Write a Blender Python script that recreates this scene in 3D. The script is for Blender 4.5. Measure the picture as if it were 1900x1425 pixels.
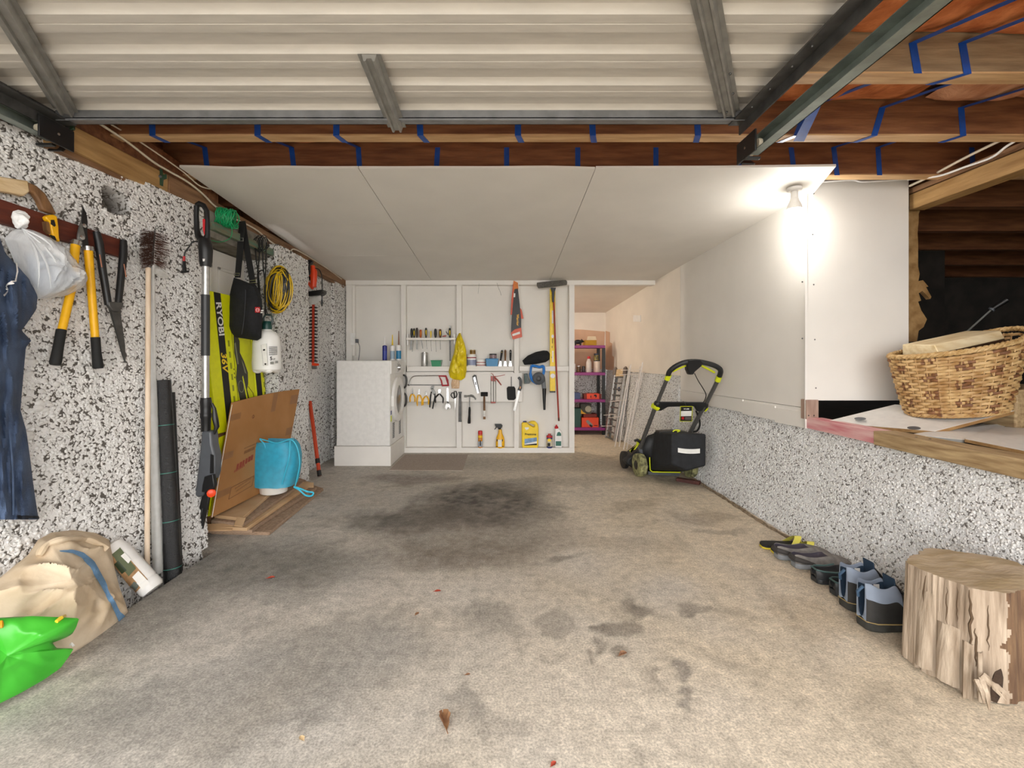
import bpy, math, random
import numpy as np
from mathutils import Vector, Matrix, noise as mnoise
random.seed(11)
rng = np.random.default_rng(5)
for o in list(bpy.data.objects):
    bpy.data.objects.remove(o)
S = bpy.context.scene
COL = S.collection

# ---------------------------------------------------------------- camera
FPX, CU, CV, CAMH = 850.0, 935.0, 665.0, 1.08
cam = bpy.data.cameras.new('camera')
cam.sensor_width = 36.0
cam.lens = 36.0 * FPX / 1900.0
cam.shift_x = (950 - CU) / 1900.0
cam.shift_y = -(712.5 - CV) / 1900.0
cam.clip_start = 0.02
camo = bpy.data.objects.new('camera', cam)
camo.location = (0, 0, CAMH)
camo.rotation_euler = (math.pi / 2, 0, 0)
COL.objects.link(camo)
S.camera = camo

# ---------------------------------------------------------------- sky: even overcast daylight through the open front
wd = bpy.data.worlds.new('overcast_sky')
S.world = wd
wd.use_nodes = True
bgn = wd.node_tree.nodes['Background']
bgn.inputs[0].default_value = (1.0, 0.99, 0.975, 1)
bgn.inputs[1].default_value = 3.9
S.view_settings.view_transform = 'Standard'
S.view_settings.look = 'None'
S.view_settings.gamma = 1.0
S.view_settings.use_curve_mapping = False
S.view_settings.exposure = 0.68
BULB_W = 6.5
ALCOVE_W = 19.0

# ---------------------------------------------------------------- pixel -> place
def W(u, v, d):                       # photo pixel at distance d along the garage
    return Vector(((u - CU) / FPX * d, d, CAMH - (v - CV) / FPX * d))
def Wx(u, v, x):                      # on the plane X = x
    return W(u, v, x * FPX / (u - CU))
def Wz(u, v, z=0.0):                  # on the level Z = z
    return W(u, v, (CAMH - z) * FPX / (v - CV))
def crop(u0, v0, s):                  # enlarged view -> photo pixels
    return lambda pts: [(u0 + x / s, v0 + y / s) for x, y in pts]
def fp(pts, d):
    return [W(u, v, d) for u, v in pts]
def lwx(d, z):                        # near section of the left wall, leaning and splayed
    return -2.13 + 0.164 * d - 0.077 * z
def Wl(u, v, off=0.0):                # pixel on the near left wall, off metres in front of it
    k = (u - CU) / FPX; m = (v - CV) / FPX
    d = (-2.13 - 0.077 * CAMH + off) / (k - 0.164 - 0.077 * m)
    return W(u, v, d)
LN = Vector((1, -0.164, 0.077)).normalized()
def rx_top(d): return 2.255 - 0.1 * max(d, 2.95)
def rx_base(d):
    if d > 4.0: return 1.71 - (d - 4.0) * 0.078
    if d > 2.9: return 1.71
    return 1.71 + (2.9 - d) * 0.075

# ---------------------------------------------------------------- materials
def lin(h):
    if isinstance(h, str):
        h = h.lstrip('#'); c = [int(h[i:i + 2], 16) / 255 for i in (0, 2, 4)]
    else:
        c = h
    return tuple(((x / 12.92) if x <= 0.04045 else ((x + 0.055) / 1.055) ** 2.4) for x in c) + (1.0,)
MATS = {}
def mat(name, c, rough=0.55, metal=0.0, var=0.10, scale=25.0, bump=0.0, bscale=None, c2=None, stretch=None, trans=0.0, alpha=1.0, detail=4, lo=0.35, hi=0.65, emit=None, sheen=0.0):
    if name in MATS: return MATS[name]
    m = bpy.data.materials.new(name); m.use_nodes = True
    nt = m.node_tree; N = nt.nodes; L = nt.links
    b = N['Principled BSDF']
    b.inputs['Roughness'].default_value = rough
    b.inputs['Metallic'].default_value = metal
    tc = N.new('ShaderNodeTexCoord'); mp = N.new('ShaderNodeMapping')
    L.new(tc.outputs['Object'], mp.inputs['Vector'])
    if stretch: mp.inputs['Scale'].default_value = stretch
    nz = N.new('ShaderNodeTexNoise'); nz.inputs['Scale'].default_value = scale; nz.inputs['Detail'].default_value = detail
    L.new(mp.outputs[0], nz.inputs['Vector'])
    a = lin(c)
    if c2 is not None: bb = lin(c2)
    else: bb = tuple(max(0, x * (1 - 2 * var)) for x in a[:3]) + (1,)
    rp = N.new('ShaderNodeValToRGB')
    rp.color_ramp.elements[0].position = lo; rp.color_ramp.elements[0].color = bb
    rp.color_ramp.elements[1].position = hi; rp.color_ramp.elements[1].color = a
    L.new(nz.outputs['Fac'], rp.inputs[0]); L.new(rp.outputs[0], b.inputs['Base Color'])
    if bump:
        bp = N.new('ShaderNodeBump'); bp.inputs['Strength'].default_value = bump; bp.inputs['Distance'].default_value = 0.01
        n2 = N.new('ShaderNodeTexNoise'); n2.inputs['Scale'].default_value = bscale or scale * 2; n2.inputs['Detail'].default_value = 5
        L.new(mp.outputs[0], n2.inputs['Vector']); L.new(n2.outputs['Fac'], bp.inputs['Height'])
        L.new(bp.outputs[0], b.inputs['Normal'])
    if trans: b.inputs['Transmission Weight'].default_value = trans
    if alpha < 1: b.inputs['Alpha'].default_value = alpha
    if sheen: b.inputs['Sheen Weight'].default_value = sheen
    if emit:
        b.inputs['Emission Color'].default_value = lin(emit[0]); b.inputs['Emission Strength'].default_value = emit[1]
    MATS[name] = m
    return m
def P(name, c, rough=0.4, **k): return mat(name, c, rough, var=k.pop('var', 0.04), **k)

m_white = mat('white_paint', '#e9e5df', 0.55, var=0.02, scale=6, bump=0.05, bscale=160)
m_board = mat('plasterboard_white', '#e6e2db', 0.6, var=0.025, scale=3, bump=0.04, bscale=120)
m_alcove = mat('cream_paint', '#ece3d6', 0.6, var=0.03, scale=4)
m_steel = mat('galvanised_steel', '#8e8e8b', 0.42, 0.75, var=0.18, scale=30)
m_steel_dk = mat('dark_steel', '#5d5c5a', 0.45, 0.6, var=0.2, scale=18)
m_door = mat('door_sheet_cream', '#c9c3b9', 0.45, var=0.05, scale=7, stretch=(1, 6, 1), bump=0.03, bscale=40)
m_black = mat('black_plastic', '#19191a', 0.42, var=0.15)
m_black2 = mat('black_rubber', '#161616', 0.75, var=0.15)
m_blackfab = mat('black_fabric', '#17181b', 0.85, var=0.2, scale=60, bump=0.3, bscale=300)
m_chrome = mat('bright_steel', '#c9c9c9', 0.25, 0.9, var=0.1)
m_alu = mat('brushed_aluminium', '#c3c2bf', 0.35, 0.75, var=0.1, scale=40)
m_grey = P('grey_plastic', '#5b5e63')
m_lime = P('lime_plastic', '#d3dc1b')
m_yellow = P('yellow_plastic', '#f2b50a')
m_yel = P('bright_yellow', '#f6d112')
m_red = P('red_plastic', '#c8232a')
m_orange = P('orange_plastic', '#e8471c')
m_blue = P('blue_plastic', '#1c74c8')
m_navyp = P('navy_print', '#23347e')
m_green = P('green_plastic', '#16724f')
m_dkgreen = P('dark_green_plastic', '#12413b')
m_purple = P('purple_plastic', '#8d2a78')
m_whitep = P('white_plastic', '#efedea')
m_paper = P('white_paper', '#f0eee9', 0.8)
m_ink = P('black_ink', '#1b1b1c', 0.7)
m_redink = P('red_ink', '#9a3a30', 0.8)
m_brownink = P('brown_ink', '#7a5236', 0.8)
m_lampw = P('lamp_plastic', '#f2f0ec')
m_clear = mat('clear_plastic', '#f4f4f2', 0.12, var=0.01, trans=0.85)
def wood(name, c, c2, axis='x', rough=0.65, scale=9, bump=0.25):
    st = {'x': (0.12, 1, 1), 'y': (1, 0.12, 1), 'z': (1, 1, 0.12)}[axis]
    return mat(name, c, rough, scale=scale, c2=c2, stretch=tuple(4 * s for s in st), bump=bump, bscale=scale * 3, detail=6, lo=0.3, hi=0.7)
w_joist = wood('joist_timber', '#8f5f3c', '#643a22', 'x')
w_joistlit = wood('joist_lit_edge', '#d8b283', '#b0875a', 'x')  # paler copy of the joist timber: light on undersides put into the colour
w_joistgrey = wood('joist_greyed', '#a58c6c', '#7a644a', 'x')
w_beam = wood('pine_beam', '#bb9560', '#8f6b3c', 'y', scale=7)
w_beam2 = wood('brown_beam', '#987250', '#67482f', 'y', scale=7)
w_sill = wood('weathered_sill', '#c0a67c', '#8a6e4b', 'y', scale=15)
w_redsill = mat('red_washed_timber', '#e6bfbb', 0.6, scale=9, c2='#cf7c83', stretch=(2, 0.4, 3), bump=0.15)
w_rail = wood('red_brown_rail', '#6a2f1c', '#4a1d12', 'y')
w_pale = wood('pale_wood', '#e0c9a4', '#c3a374', 'y')
w_dowel = wood('pale_dowel', '#e6d3bd', '#cdb396', 'z')
w_handle = wood('handle_wood', '#8c6540', '#5f4127', 'z')
w_fire = wood('split_firewood', '#efdfba', '#d6bc8c', 'x')
w_bark = wood('bark_wood', '#6a4c31', '#43301f', 'x')
w_chip = wood('chipboard_edge', '#b58e5c', '#90693c', 'x')

# ---------------------------------------------------------------- mesh building
ORG = {}
def prop(o, label=None, cat=None, group=None, kind=None):
    if label: o['label'] = label
    if cat: o['category'] = cat
    if group: o['group'] = group
    if kind: o['kind'] = kind
    return o
def thing(name, label, cat, loc=(0, 0, 0), group=None, kind=None):
    o = bpy.data.objects.new(name, None)
    o.empty_display_size = 0.05
    o.location = loc; COL.objects.link(o)
    ORG[o.name] = Vector(loc)
    return prop(o, label, cat, group, kind)
def frame_of(n):
    n = Vector(n).normalized()
    a = Vector((0, 0, 1)) if abs(n.z) < 0.9 else Vector((1, 0, 0))
    x = a.cross(n).normalized(); y = n.cross(x)
    return x, y, n
class MB:
    def __init__(s): s.v = []; s.f = []; s.mi = []; s.cm = 0
    def add(s, vs, fs):
        k = len(s.v)
        s.v += [tuple(p) for p in vs]
        s.f += [tuple(i + k for i in f) for f in fs]
        s.mi += [s.cm] * len(fs)
        return s
    def m(s, i): s.cm = i; return s
    def obox(s, c, ax, ay, az):           # centre and three half axes
        c, ax, ay, az = Vector(c), Vector(ax), Vector(ay), Vector(az)
        vs = [c + ax * i + ay * j + az * k for i in (-1, 1) for j in (-1, 1) for k in (-1, 1)]
        fs = [(0, 1, 3, 2), (4, 6, 7, 5), (0, 4, 5, 1), (2, 3, 7, 6), (0, 2, 6, 4), (1, 5, 7, 3)]
        if ax.cross(ay).dot(az) < 0: fs = [f[::-1] for f in fs]
        return s.add(vs, fs)
    def box(s, x0, x1, y0, y1, z0, z1):
        return s.obox(((x0 + x1) / 2, (y0 + y1) / 2, (z0 + z1) / 2), ((x1 - x0) / 2, 0, 0), (0, (y1 - y0) / 2, 0), (0, 0, (z1 - z0) / 2))
    def fbox(s, u0, v0, u1, v1, d0, d1):   # photo rectangle on the plane y=d0, reaching back to y=d1
        a = W(u0, v1, d0); b = W(u1, v0, d0)
        return s.box(a.x, b.x, d0, d1, a.z, b.z)
    def beam(s, a, b, w, h, up=(0, 0, 1)):
        a, b = Vector(a), Vector(b); n = (b - a); l = n.length; n.normalize()
        up = Vector(up); x = n.cross(up).normalized(); z = x.cross(n)
        return s.obox((a + b) / 2, x * w / 2, n * l / 2, z * h / 2)
    def prism(s, pts, vec):
        vec = Vector(vec); pts = [Vector(p) for p in pts]; n = len(pts)
        nm = Vector((0, 0, 0))
        for i in range(n):
            a, b = pts[i], pts[(i + 1) % n]
            nm += a.cross(b)
        if nm.dot(vec) > 0: pts = pts[::-1]
        vs = pts + [p + vec for p in pts]
        fs = [tuple(range(n)), tuple(range(2 * n - 1, n - 1, -1))]
        fs += [(i, i + n, (i + 1) % n + n, (i + 1) % n) for i in range(n)]
        return s.add(vs, fs)
    def fprism(s, pts, d, t):              # photo outline at distance d, thickness t towards the wall
        return s.prism(fp(pts, d), (0, t, 0))
    def tube(s, pts, r, n=8, caps=True, closed=False):
        pts = [Vector(p) for p in pts]; m = len(pts)
        rs = r if isinstance(r, (list, tuple)) else [r] * m
        ring = []; X = None
        for i, p in enumerate(pts):
            if closed: t = pts[(i + 1) % m] - pts[i - 1]
            else: t = pts[min(i + 1, m - 1)] - pts[max(i - 1, 0)]
            if t.length < 1e-9: t = Vector((0, 0, 1))
            t.normalize()
            if X is None: X = frame_of(t)[0]
            X = (X - t * X.dot(t))
            if X.length < 1e-6: X = frame_of(t)[0]
            X.normalize(); Y = t.cross(X)
            ring.append([p + (X * math.cos(2 * math.pi * k / n) + Y * math.sin(2 * math.pi * k / n)) * rs[i] for k in range(n)])
        vs = [q for rg in ring for q in rg]; fs = []
        for i in range(m if closed else m - 1):
            j = (i + 1) % m
            for k in range(n):
                fs.append((i * n + k, i * n + (k + 1) % n, j * n + (k + 1) % n, j * n + k))
        if caps and not closed:
            fs.append(tuple(range(n - 1, -1, -1))); fs.append(tuple((m - 1) * n + k for k in range(n)))
        return s.add(vs, fs)
    def cyl(s, a, b, r0, r1=None, n=16):
        return s.tube([a, b], [r0, r0 if r1 is None else r1], n)
    def lathe(s, c, prof, n=24, axis=(0, 0, 1), sx=1.0, sy=1.0, xdir=None, cap=True):
        x, y, z = frame_of(axis)
        if xdir is not None:
            x = Vector(xdir).normalized(); y = z.cross(x)
        c = Vector(c); m = len(prof); vs = []; fs = []
        for r, h in prof:
            for k in range(n):
                a = 2 * math.pi * k / n
                vs.append(c + z * h + x * (r * sx * math.cos(a)) + y * (r * sy * math.sin(a)))
        for i in range(m - 1):
            for k in range(n):
                fs.append((i * n + k, i * n + (k + 1) % n, (i + 1) * n + (k + 1) % n, (i + 1) * n + k))
        if cap:
            fs.append(tuple(range(n - 1, -1, -1))); fs.append(tuple((m - 1) * n + k for k in range(n)))
        return s.add(vs, fs)
    def ball(s, c, rad, nu=16, nv=10):
        rx, ry, rz = rad if isinstance(rad, (tuple, list)) else (rad,) * 3
        prof = [(math.sin(math.pi * i / nv), -math.cos(math.pi * i / nv)) for i in range(1, nv)]
        c = Vector(c); vs = [c + Vector((0, 0, -rz))]
        for r, h in prof:
            for k in range(nu):
                a = 2 * math.pi * k / nu
                vs.append(c + Vector((rx * r * math.cos(a), ry * r * math.sin(a), rz * h)))
        vs.append(c + Vector((0, 0, rz))); fs = []
        for k in range(nu): fs.append((0, 1 + (k + 1) % nu, 1 + k))
        for i in range(nv - 2):
            for k in range(nu):
                a = 1 + i * nu
                fs.append((a + k, a + (k + 1) % nu, a + nu + (k + 1) % nu, a + nu + k))
        e = len(vs) - 1; a = 1 + (nv - 2) * nu
        for k in range(nu): fs.append((a + k, a + (k + 1) % nu, e))
        return s.add(vs, fs)
    def grid(s, fn, nu, nv):
        vs = [fn(i / nu, j / nv) for j in range(nv + 1) for i in range(nu + 1)]
        fs = [(j * (nu + 1) + i, j * (nu + 1) + i + 1, (j + 1) * (nu + 1) + i + 1, (j + 1) * (nu + 1) + i) for j in range(nv) for i in range(nu)]
        return s.add(vs, fs)
    def pillow(s, pts, nrm, df, db, rings=7, seg=48, wob=0.0, wscale=8.0, power=0.6, centre=None, ridge=0.0, rscale=5.0):
        # a puffed body grown from an outline: df towards nrm, db away from it
        pts = [Vector(p) for p in pts]; nrm = Vector(nrm).normalized()
        L = [0.0]
        for i in range(len(pts)): L.append(L[-1] + (pts[(i + 1) % len(pts)] - pts[i]).length)
        out = []
        for k in range(seg):
            t = L[-1] * k / seg; i = 0
            while L[i + 1] < t: i += 1
            f = (t - L[i]) / max(1e-9, L[i + 1] - L[i])
            out.append(pts[i].lerp(pts[(i + 1) % len(pts)], f))
        c = Vector(centre) if centre is not None else sum(out, Vector()) / seg
        nm = Vector()
        for i in range(seg): nm += (out[i] - c).cross(out[(i + 1) % seg] - c)
        if nm.dot(nrm) < 0: out = out[::-1]
        vs = []; fs = []
        def side(dep, sgn):
            base = len(vs)
            for r in range(1, rings + 1):
                q = 1 - r / rings
                for p in out:
                    h = dep * (max(0, 1 - q * q)) ** power
                    w = c + (p - c) * q + nrm * (h * sgn)
                    if wob and r < rings + 1:
                        w = w + nrm * (sgn * wob * mnoise.noise(w * wscale) * (1 - q ** 4))
                    if ridge and r < rings + 1:
                        e = 1 - abs(mnoise.noise(w * rscale)) * 2.2
                        e2 = 1 - abs(mnoise.noise(w * rscale * 2.3 + Vector((7, 1, 3)))) * 2.2
                        w = w + nrm * (sgn * ridge * (max(0, e) ** 3 + .5 * max(0, e2) ** 3) * (1 - q ** 3))
                    vs.append(w)
            return base
        vs += out
        for dep, sg in ((df, 1), (db, -1)):
            if dep is None: continue
            b = side(dep, sg)
            for r in range(rings - 1 + 0):
                lo = 0 if r == 0 else b + (r - 1) * seg
                hi = b + r * seg
                for k in range(seg):
                    q = (lo + k, lo + (k + 1) % seg, hi + (k + 1) % seg, hi + k)
                    fs.append(q if sg > 0 else q[::-1])
            last = b + (rings - 2) * seg
            ci = b + (rings - 1) * seg
            for k in range(seg):
                q = (last + k, last + (k + 1) % seg, ci)
                fs.append(q if sg > 0 else q[::-1])
        return s.add(vs, fs)
    def build(s, name, mats, parent=None, bevel=0.0, smooth=35, **pr):
        if not isinstance(mats, (list, tuple)): mats = [mats]
        if parent is not None: off = ORG[parent.name]
        else:
            a = np.array(s.v); off = Vector(((a[:, 0].min() + a[:, 0].max()) / 2, (a[:, 1].min() + a[:, 1].max()) / 2, a[:, 2].min()))
        me = bpy.data.meshes.new(name)
        a = np.array(s.v, dtype=float) - np.array(off)
        me.from_pydata(a.tolist(), [], s.f)
        for m in mats: me.materials.append(m)
        if len(mats) > 1: me.polygons.foreach_set('material_index', s.mi)
        if smooth:
            me.shade_smooth(); me.set_sharp_from_angle(angle=math.radians(smooth))
        me.update()
        o = bpy.data.objects.new(name, me); COL.objects.link(o)
        if parent is not None: o.parent = parent
        else: o.location = off
        ORG[o.name] = Vector(off)
        if bevel:
            b = o.modifiers.new('bevel', 'BEVEL'); b.width = bevel; b.segments = 2; b.limit_method = 'ANGLE'
        prop(o, pr.get('label'), pr.get('cat'), pr.get('group'), pr.get('kind'))
        return o
def part(name, mats, parent, fn, bevel=0.0, smooth=35, **pr):
    b = MB(); fn(b)
    return b.build(name, mats, parent, bevel, smooth, **pr)
_fc = {}
def text(body, size, org, xd, yd, m, parent, name='lettering', shear=0.0, weight=0.0):
    cu = bpy.data.curves.new('t', 'FONT'); cu.body = body; cu.size = size; cu.align_x = 'CENTER'; cu.align_y = 'CENTER'; cu.shear = shear; cu.offset = weight
    cu.resolution_u = 3
    o = bpy.data.objects.new('t', cu); COL.objects.link(o)
    dg = bpy.context.evaluated_depsgraph_get(); dg.update()
    me = bpy.data.meshes.new_from_object(o.evaluated_get(dg))
    bpy.data.objects.remove(o)
    xd = Vector(xd).normalized(); yd = Vector(yd).normalized(); zd = xd.cross(yd).normalized()
    org = Vector(org)
    b = MB()
    b.add([org + xd * v.co.x + yd * v.co.y + zd * v.co.z for v in me.vertices], [tuple(p.vertices) for p in me.polygons])
    bpy.data.meshes.remove(me)
    return b.build(name, m, parent, smooth=0)
def arc(c, r, a0, a1, n, ex, ez):
    c = Vector(c); ex = Vector(ex); ez = Vector(ez)
    return [c + ex * (r * math.cos(a0 + (a1 - a0) * i / n)) + ez * (r * math.sin(a0 + (a1 - a0) * i / n)) for i in range(n + 1)]
def smoothpath(pts, n=6):
    pts = [Vector(p) for p in pts]; out = []
    for i in range(len(pts) - 1):
        p0 = pts[max(i - 1, 0)]; p1 = pts[i]; p2 = pts[i + 1]; p3 = pts[min(i + 2, len(pts) - 1)]
        for k in range(n):
            t = k / n
            out.append(0.5 * ((2 * p1) + (p2 - p0) * t + (2 * p0 - 5 * p1 + 4 * p2 - p3) * t * t + (3 * p1 - p0 - 3 * p2 + p3) * t ** 3))
    out.append(pts[-1])
    return out
# ================================================================ floor
def noise_f(x, y, s, o=0.0): return mnoise.noise(Vector((x * s + o, y * s - o, o * 1.7)))
STAINS = [  # photo pixel centre, half sizes in px, strength, colour
    (900, 935, 130, 44, .80, '#4b4641'), (770, 962, 85, 26, .55, '#57524b'), (880, 990, 190, 60, .50, '#6d645a'),
    (960, 905, 80, 16, .45, '#5d5850'), (760, 888, 90, 10, .45, '#6b5a50'), (700, 965, 70, 22, .5, '#5f5b55'), (860, 1035, 130, 30, .40, '#75695c'),
    (430, 1055, 240, 62, .62, '#6a6864'), (250, 1150, 120, 50, .50, '#74726d'), (610, 1050, 120, 35, .40, '#7b766e'),
    (640, 1210, 190, 75, .42, '#7c7974'), (430, 1310, 260, 70, .40, '#84807a'), (200, 1300, 120, 60, .35, '#83807b'),
    (900, 1150, 70, 26, .45, '#77726b'), (1172, 1130, 38, 17, .62, '#6f675d'), (1150, 1160, 32, 14, .58, '#6f675d'),
    (1040, 1150, 40, 15, .4, '#7a7268'), (1240, 1230, 20, 11, .62, '#726c66'), (1256, 1266, 30, 14, .62, '#726c66'), (1270, 1292, 14, 6, .6, '#726c66'),
    (1195, 1235, 18, 9, .4, '#7a7268'), (1095, 1203, 14, 8, .5, '#746c62'), (1155, 1200, 14, 7, .5, '#746c62'), (1125, 1190, 10, 5, .5, '#746c62'),
    (1065, 1036, 46, 7, .55, '#716a60'), (1285, 1128, 15, 8, .5, '#7a7268'), (870, 1305, 30, 16, .4, '#7a7670'), (930, 1320, 60, 20, .3, '#837d75'),
    (580, 1350, 30, 20, .4, '#7a7670'), (1310, 960, 60, 14, .4, '#80705e'), (1180, 940, 60, 10, .35, '#857765'), (1150, 1010, 120, 14, .28, '#8a7d6c'),
    (470, 930, 90, 16, .35, '#7d766c'), (1270, 890, 60, 16, .5, '#776f65'), (1000, 862, 240, 12, .35, '#8f877d'), (1330, 905, 90, 14, .3, '#8a7f72'),
    (1340, 985, 50, 4, .45, '#847a6d'), (1100, 890, 200, 6, .3, '#8b8175'), (1700, 1180, 40, 30, .3, '#7d7163'), (1500, 1150, 60, 60, .25, '#a08c70')]
def floor_cols(xs, ys):
    base = np.array(lin('#d3c9bb')[:3]); warm = np.array(lin('#d5c6ae')[:3]); grey = np.array(lin('#b7b2ab')[:3])
    pre = []
    for u, v, ru, rv, st, c in STAINS:
        p = Wz(u, v); rx = ru / FPX * p.y
        ry = max(0.03, (Wz(u, v - rv).y - Wz(u, v + rv).y) / 2)
        pre.append((p.x, p.y, rx, ry, min(.96, st * 1.3), np.array(lin(c)[:3]) * 1.12))
    tyre = [(Wz(a, b)) for a, b in ((1395, 1055), (1440, 1100), (1500, 1185), (1570, 1270), (1640, 1370), (1700, 1450))]
    out = np.zeros((len(xs), 3))
    for i in range(len(xs)):
        x, y = xs[i], ys[i]
        n1 = noise_f(x, y, 1.1, 3.3); n2 = noise_f(x, y, 3.5, 7.1); n3 = noise_f(x, y, 11.0, 1.9)
        c = base.copy()
        c = c + (warm - base) * min(1, max(0, 0.4 + x * 0.45 + n1 * 0.7))
        c = c + (grey - c) * min(0.85, max(0, 0.35 - x * 0.3 + n1 * 0.5 + n2 * 0.4 - y * 0.03))
        n4 = noise_f(x, y, 27.0, 4.4)
        m2 = n2 * .55 + n3 * .35 + n4 * .25
        c = c * (1 + .16 * m2)
        if m2 < -.18: c = c * (1 + .55 * (m2 + .18))
        wx = x + 0.11 * n2 + 0.055 * n3 + .022 * n4; wy = y + 0.12 * noise_f(x, y, 3.1, 12.7) + 0.06 * noise_f(x, y, 9.7, 2.2) + .025 * noise_f(x, y, 25, 8.8)
        for px, py, rx, ry, st, cc in pre:
            q = ((wx - px) / rx) ** 2 + ((wy - py) / ry) ** 2
            if q < 2.2:
                sh_ = .55 if rx < .12 else 1.0
                k = st * min(1.0, max(0.0, (1.35 - q) / sh_)) * (0.85 + 0.35 * n3 + .25 * n4)
                c = c + (cc - c) * min(1, max(0, k))
        if x > 0.9:
            for k in range(len(tyre) - 1):
                a, b = tyre[k], tyre[k + 1]
                if min(a.y, b.y) <= y <= max(a.y, b.y):
                    tx = a.x + (b.x - a.x) * (y - a.y) / (b.y - a.y)
                    k2 = max(0, 1 - abs(wx - tx) / 0.10) * (0.30 + 0.5 * max(0, noise_f(x, y, 30, 5)))
                    c = c * (1 - 0.45 * k2)
        out[i] = c * (1 + 0.06 * n3)
    return np.clip(out, 0.01, 1)
def make_floor():
    vs = []; fs = []
    def g(x0, x1, y0, y1, st):
        nx = int((x1 - x0) / st); ny = int((y1 - y0) / st); k = len(vs)
        for j in range(ny + 1):
            for i in range(nx + 1): vs.append((x0 + (x1 - x0) * i / nx, y0 + (y1 - y0) * j / ny, 0.0))
        for j in range(ny):
            for i in range(nx):
                a = k + j * (nx + 1) + i; fs.append((a, a + 1, a + nx + 2, a + nx + 1))
    g(-1.62, 1.96, 0.85, 5.2, 0.018); g(-1.62, 1.96, -0.5, 0.85, 0.1); g(-1.62, 1.96, 5.2, 7.1, 0.04); g(-2.05, -1.62, 2.58, 7.1, 0.04)
    a = np.array(vs); nd = len(vs)
    cols = floor_cols(a[:, 0], a[:, 1])
    ex = [(-1.62, -.5, 0), (-1.62, 2.58, 0), (-1.62, 2.58, -.14), (-1.62, -.5, -.14), (-2.05, 2.58, 0), (-2.05, 2.58, -.14)]
    k = len(vs); vs += ex; fs += [(k, k + 1, k + 2, k + 3), (k + 1, k + 4, k + 5, k + 2)]
    me = bpy.data.meshes.new('floor'); me.from_pydata(vs, [], fs)
    at = me.color_attributes.new('stain', 'FLOAT_COLOR', 'POINT')
    full = np.ones((len(vs), 4)); full[:nd, :3] = cols; full[nd:, :3] = lin('#7d7367')[:3]
    at.data.foreach_set('color', full.ravel())
    m = bpy.data.materials.new('stained_concrete'); m.use_nodes = True
    N = m.node_tree.nodes; L = m.node_tree.links; b = N['Principled BSDF']; b.inputs['Roughness'].default_value = 0.8
    ca = N.new('ShaderNodeVertexColor'); ca.layer_name = 'stain'
    tc = N.new('ShaderNodeTexCoord')
    n1 = N.new('ShaderNodeTexNoise'); n1.inputs['Scale'].default_value = 130; n1.inputs['Detail'].default_value = 6; n1.inputs['Roughness'].default_value = .7
    n2 = N.new('ShaderNodeTexNoise'); n2.inputs['Scale'].default_value = 26; n2.inputs['Detail'].default_value = 5; n2.inputs['Roughness'].default_value = .7
    vo = N.new('ShaderNodeTexVoronoi'); vo.inputs['Scale'].default_value = 34
    for q in (n1, n2, vo): L.new(tc.outputs['Object'], q.inputs['Vector'])
    def ramp(src, lo, hi, a, c):
        r = N.new('ShaderNodeValToRGB'); r.color_ramp.elements[0].position = lo; r.color_ramp.elements[1].position = hi
        r.color_ramp.elements[0].color = (a, a, a, 1); r.color_ramp.elements[1].color = (c, c, c, 1); L.new(src, r.inputs[0]); return r.outputs[0]
    def mul(a, c, fac=1.0, ty='MULTIPLY'):
        x = N.new('ShaderNodeMix'); x.data_type = 'RGBA'; x.blend_type = ty; x.inputs[0].default_value = fac
        L.new(a, x.inputs[6]); L.new(c, x.inputs[7]); return x.outputs[2]
    c = mul(ca.outputs[0], ramp(n1.outputs[0], .36, .62, .62, 1.16))
    c = mul(c, ramp(n2.outputs[0], .33, .66, .74, 1.12))
    sp = ramp(vo.outputs['Distance'], .05, .16, .55, 0.0)
    mx = N.new('ShaderNodeMix'); mx.data_type = 'RGBA'; L.new(c, mx.inputs[6]); mx.inputs[7].default_value = lin('#d8d0c4')
    n4 = N.new('ShaderNodeTexNoise'); n4.inputs['Scale'].default_value = 9; L.new(tc.outputs['Object'], n4.inputs['Vector'])
    mm = N.new('ShaderNodeMath'); mm.operation = 'MULTIPLY'; L.new(sp, mm.inputs[0]); L.new(ramp(n4.outputs[0], .48, .6, 0, 1), mm.inputs[1])
    L.new(mm.outputs[0], mx.inputs[0]); L.new(mx.outputs[2], b.inputs['Base Color'])
    bp = N.new('ShaderNodeBump'); bp.inputs['Strength'].default_value = .35; bp.inputs['Distance'].default_value = .006
    L.new(n1.outputs[0], bp.inputs['Height']); L.new(bp.outputs[0], b.inputs['Normal'])
    me.materials.append(m)
    o = bpy.data.objects.new('floor', me); COL.objects.link(o); ORG['floor'] = Vector()
    prop(o, 'stained grey and beige concrete garage floor', None, None, 'structure')
    return o
make_floor()
m_soil = mat('damp_soil', '#5c5245', 0.95, scale=30, c2='#37302a', bump=0.6)
g = part('ground', m_soil, None, lambda b: b.box(-2.3, -1.62, -0.5, 2.60, -0.20, -0.10), kind='structure', label='damp soil gutter between slab and left wall')
m_drive = mat('driveway_concrete', '#b9b2a6', 0.85, scale=12, c2='#948c80')
part('floor_outside', m_drive, None, lambda b: b.box(-9, 9, -12, -0.5, -0.2, -0.005), kind='structure', label='concrete driveway outside the garage')

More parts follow.
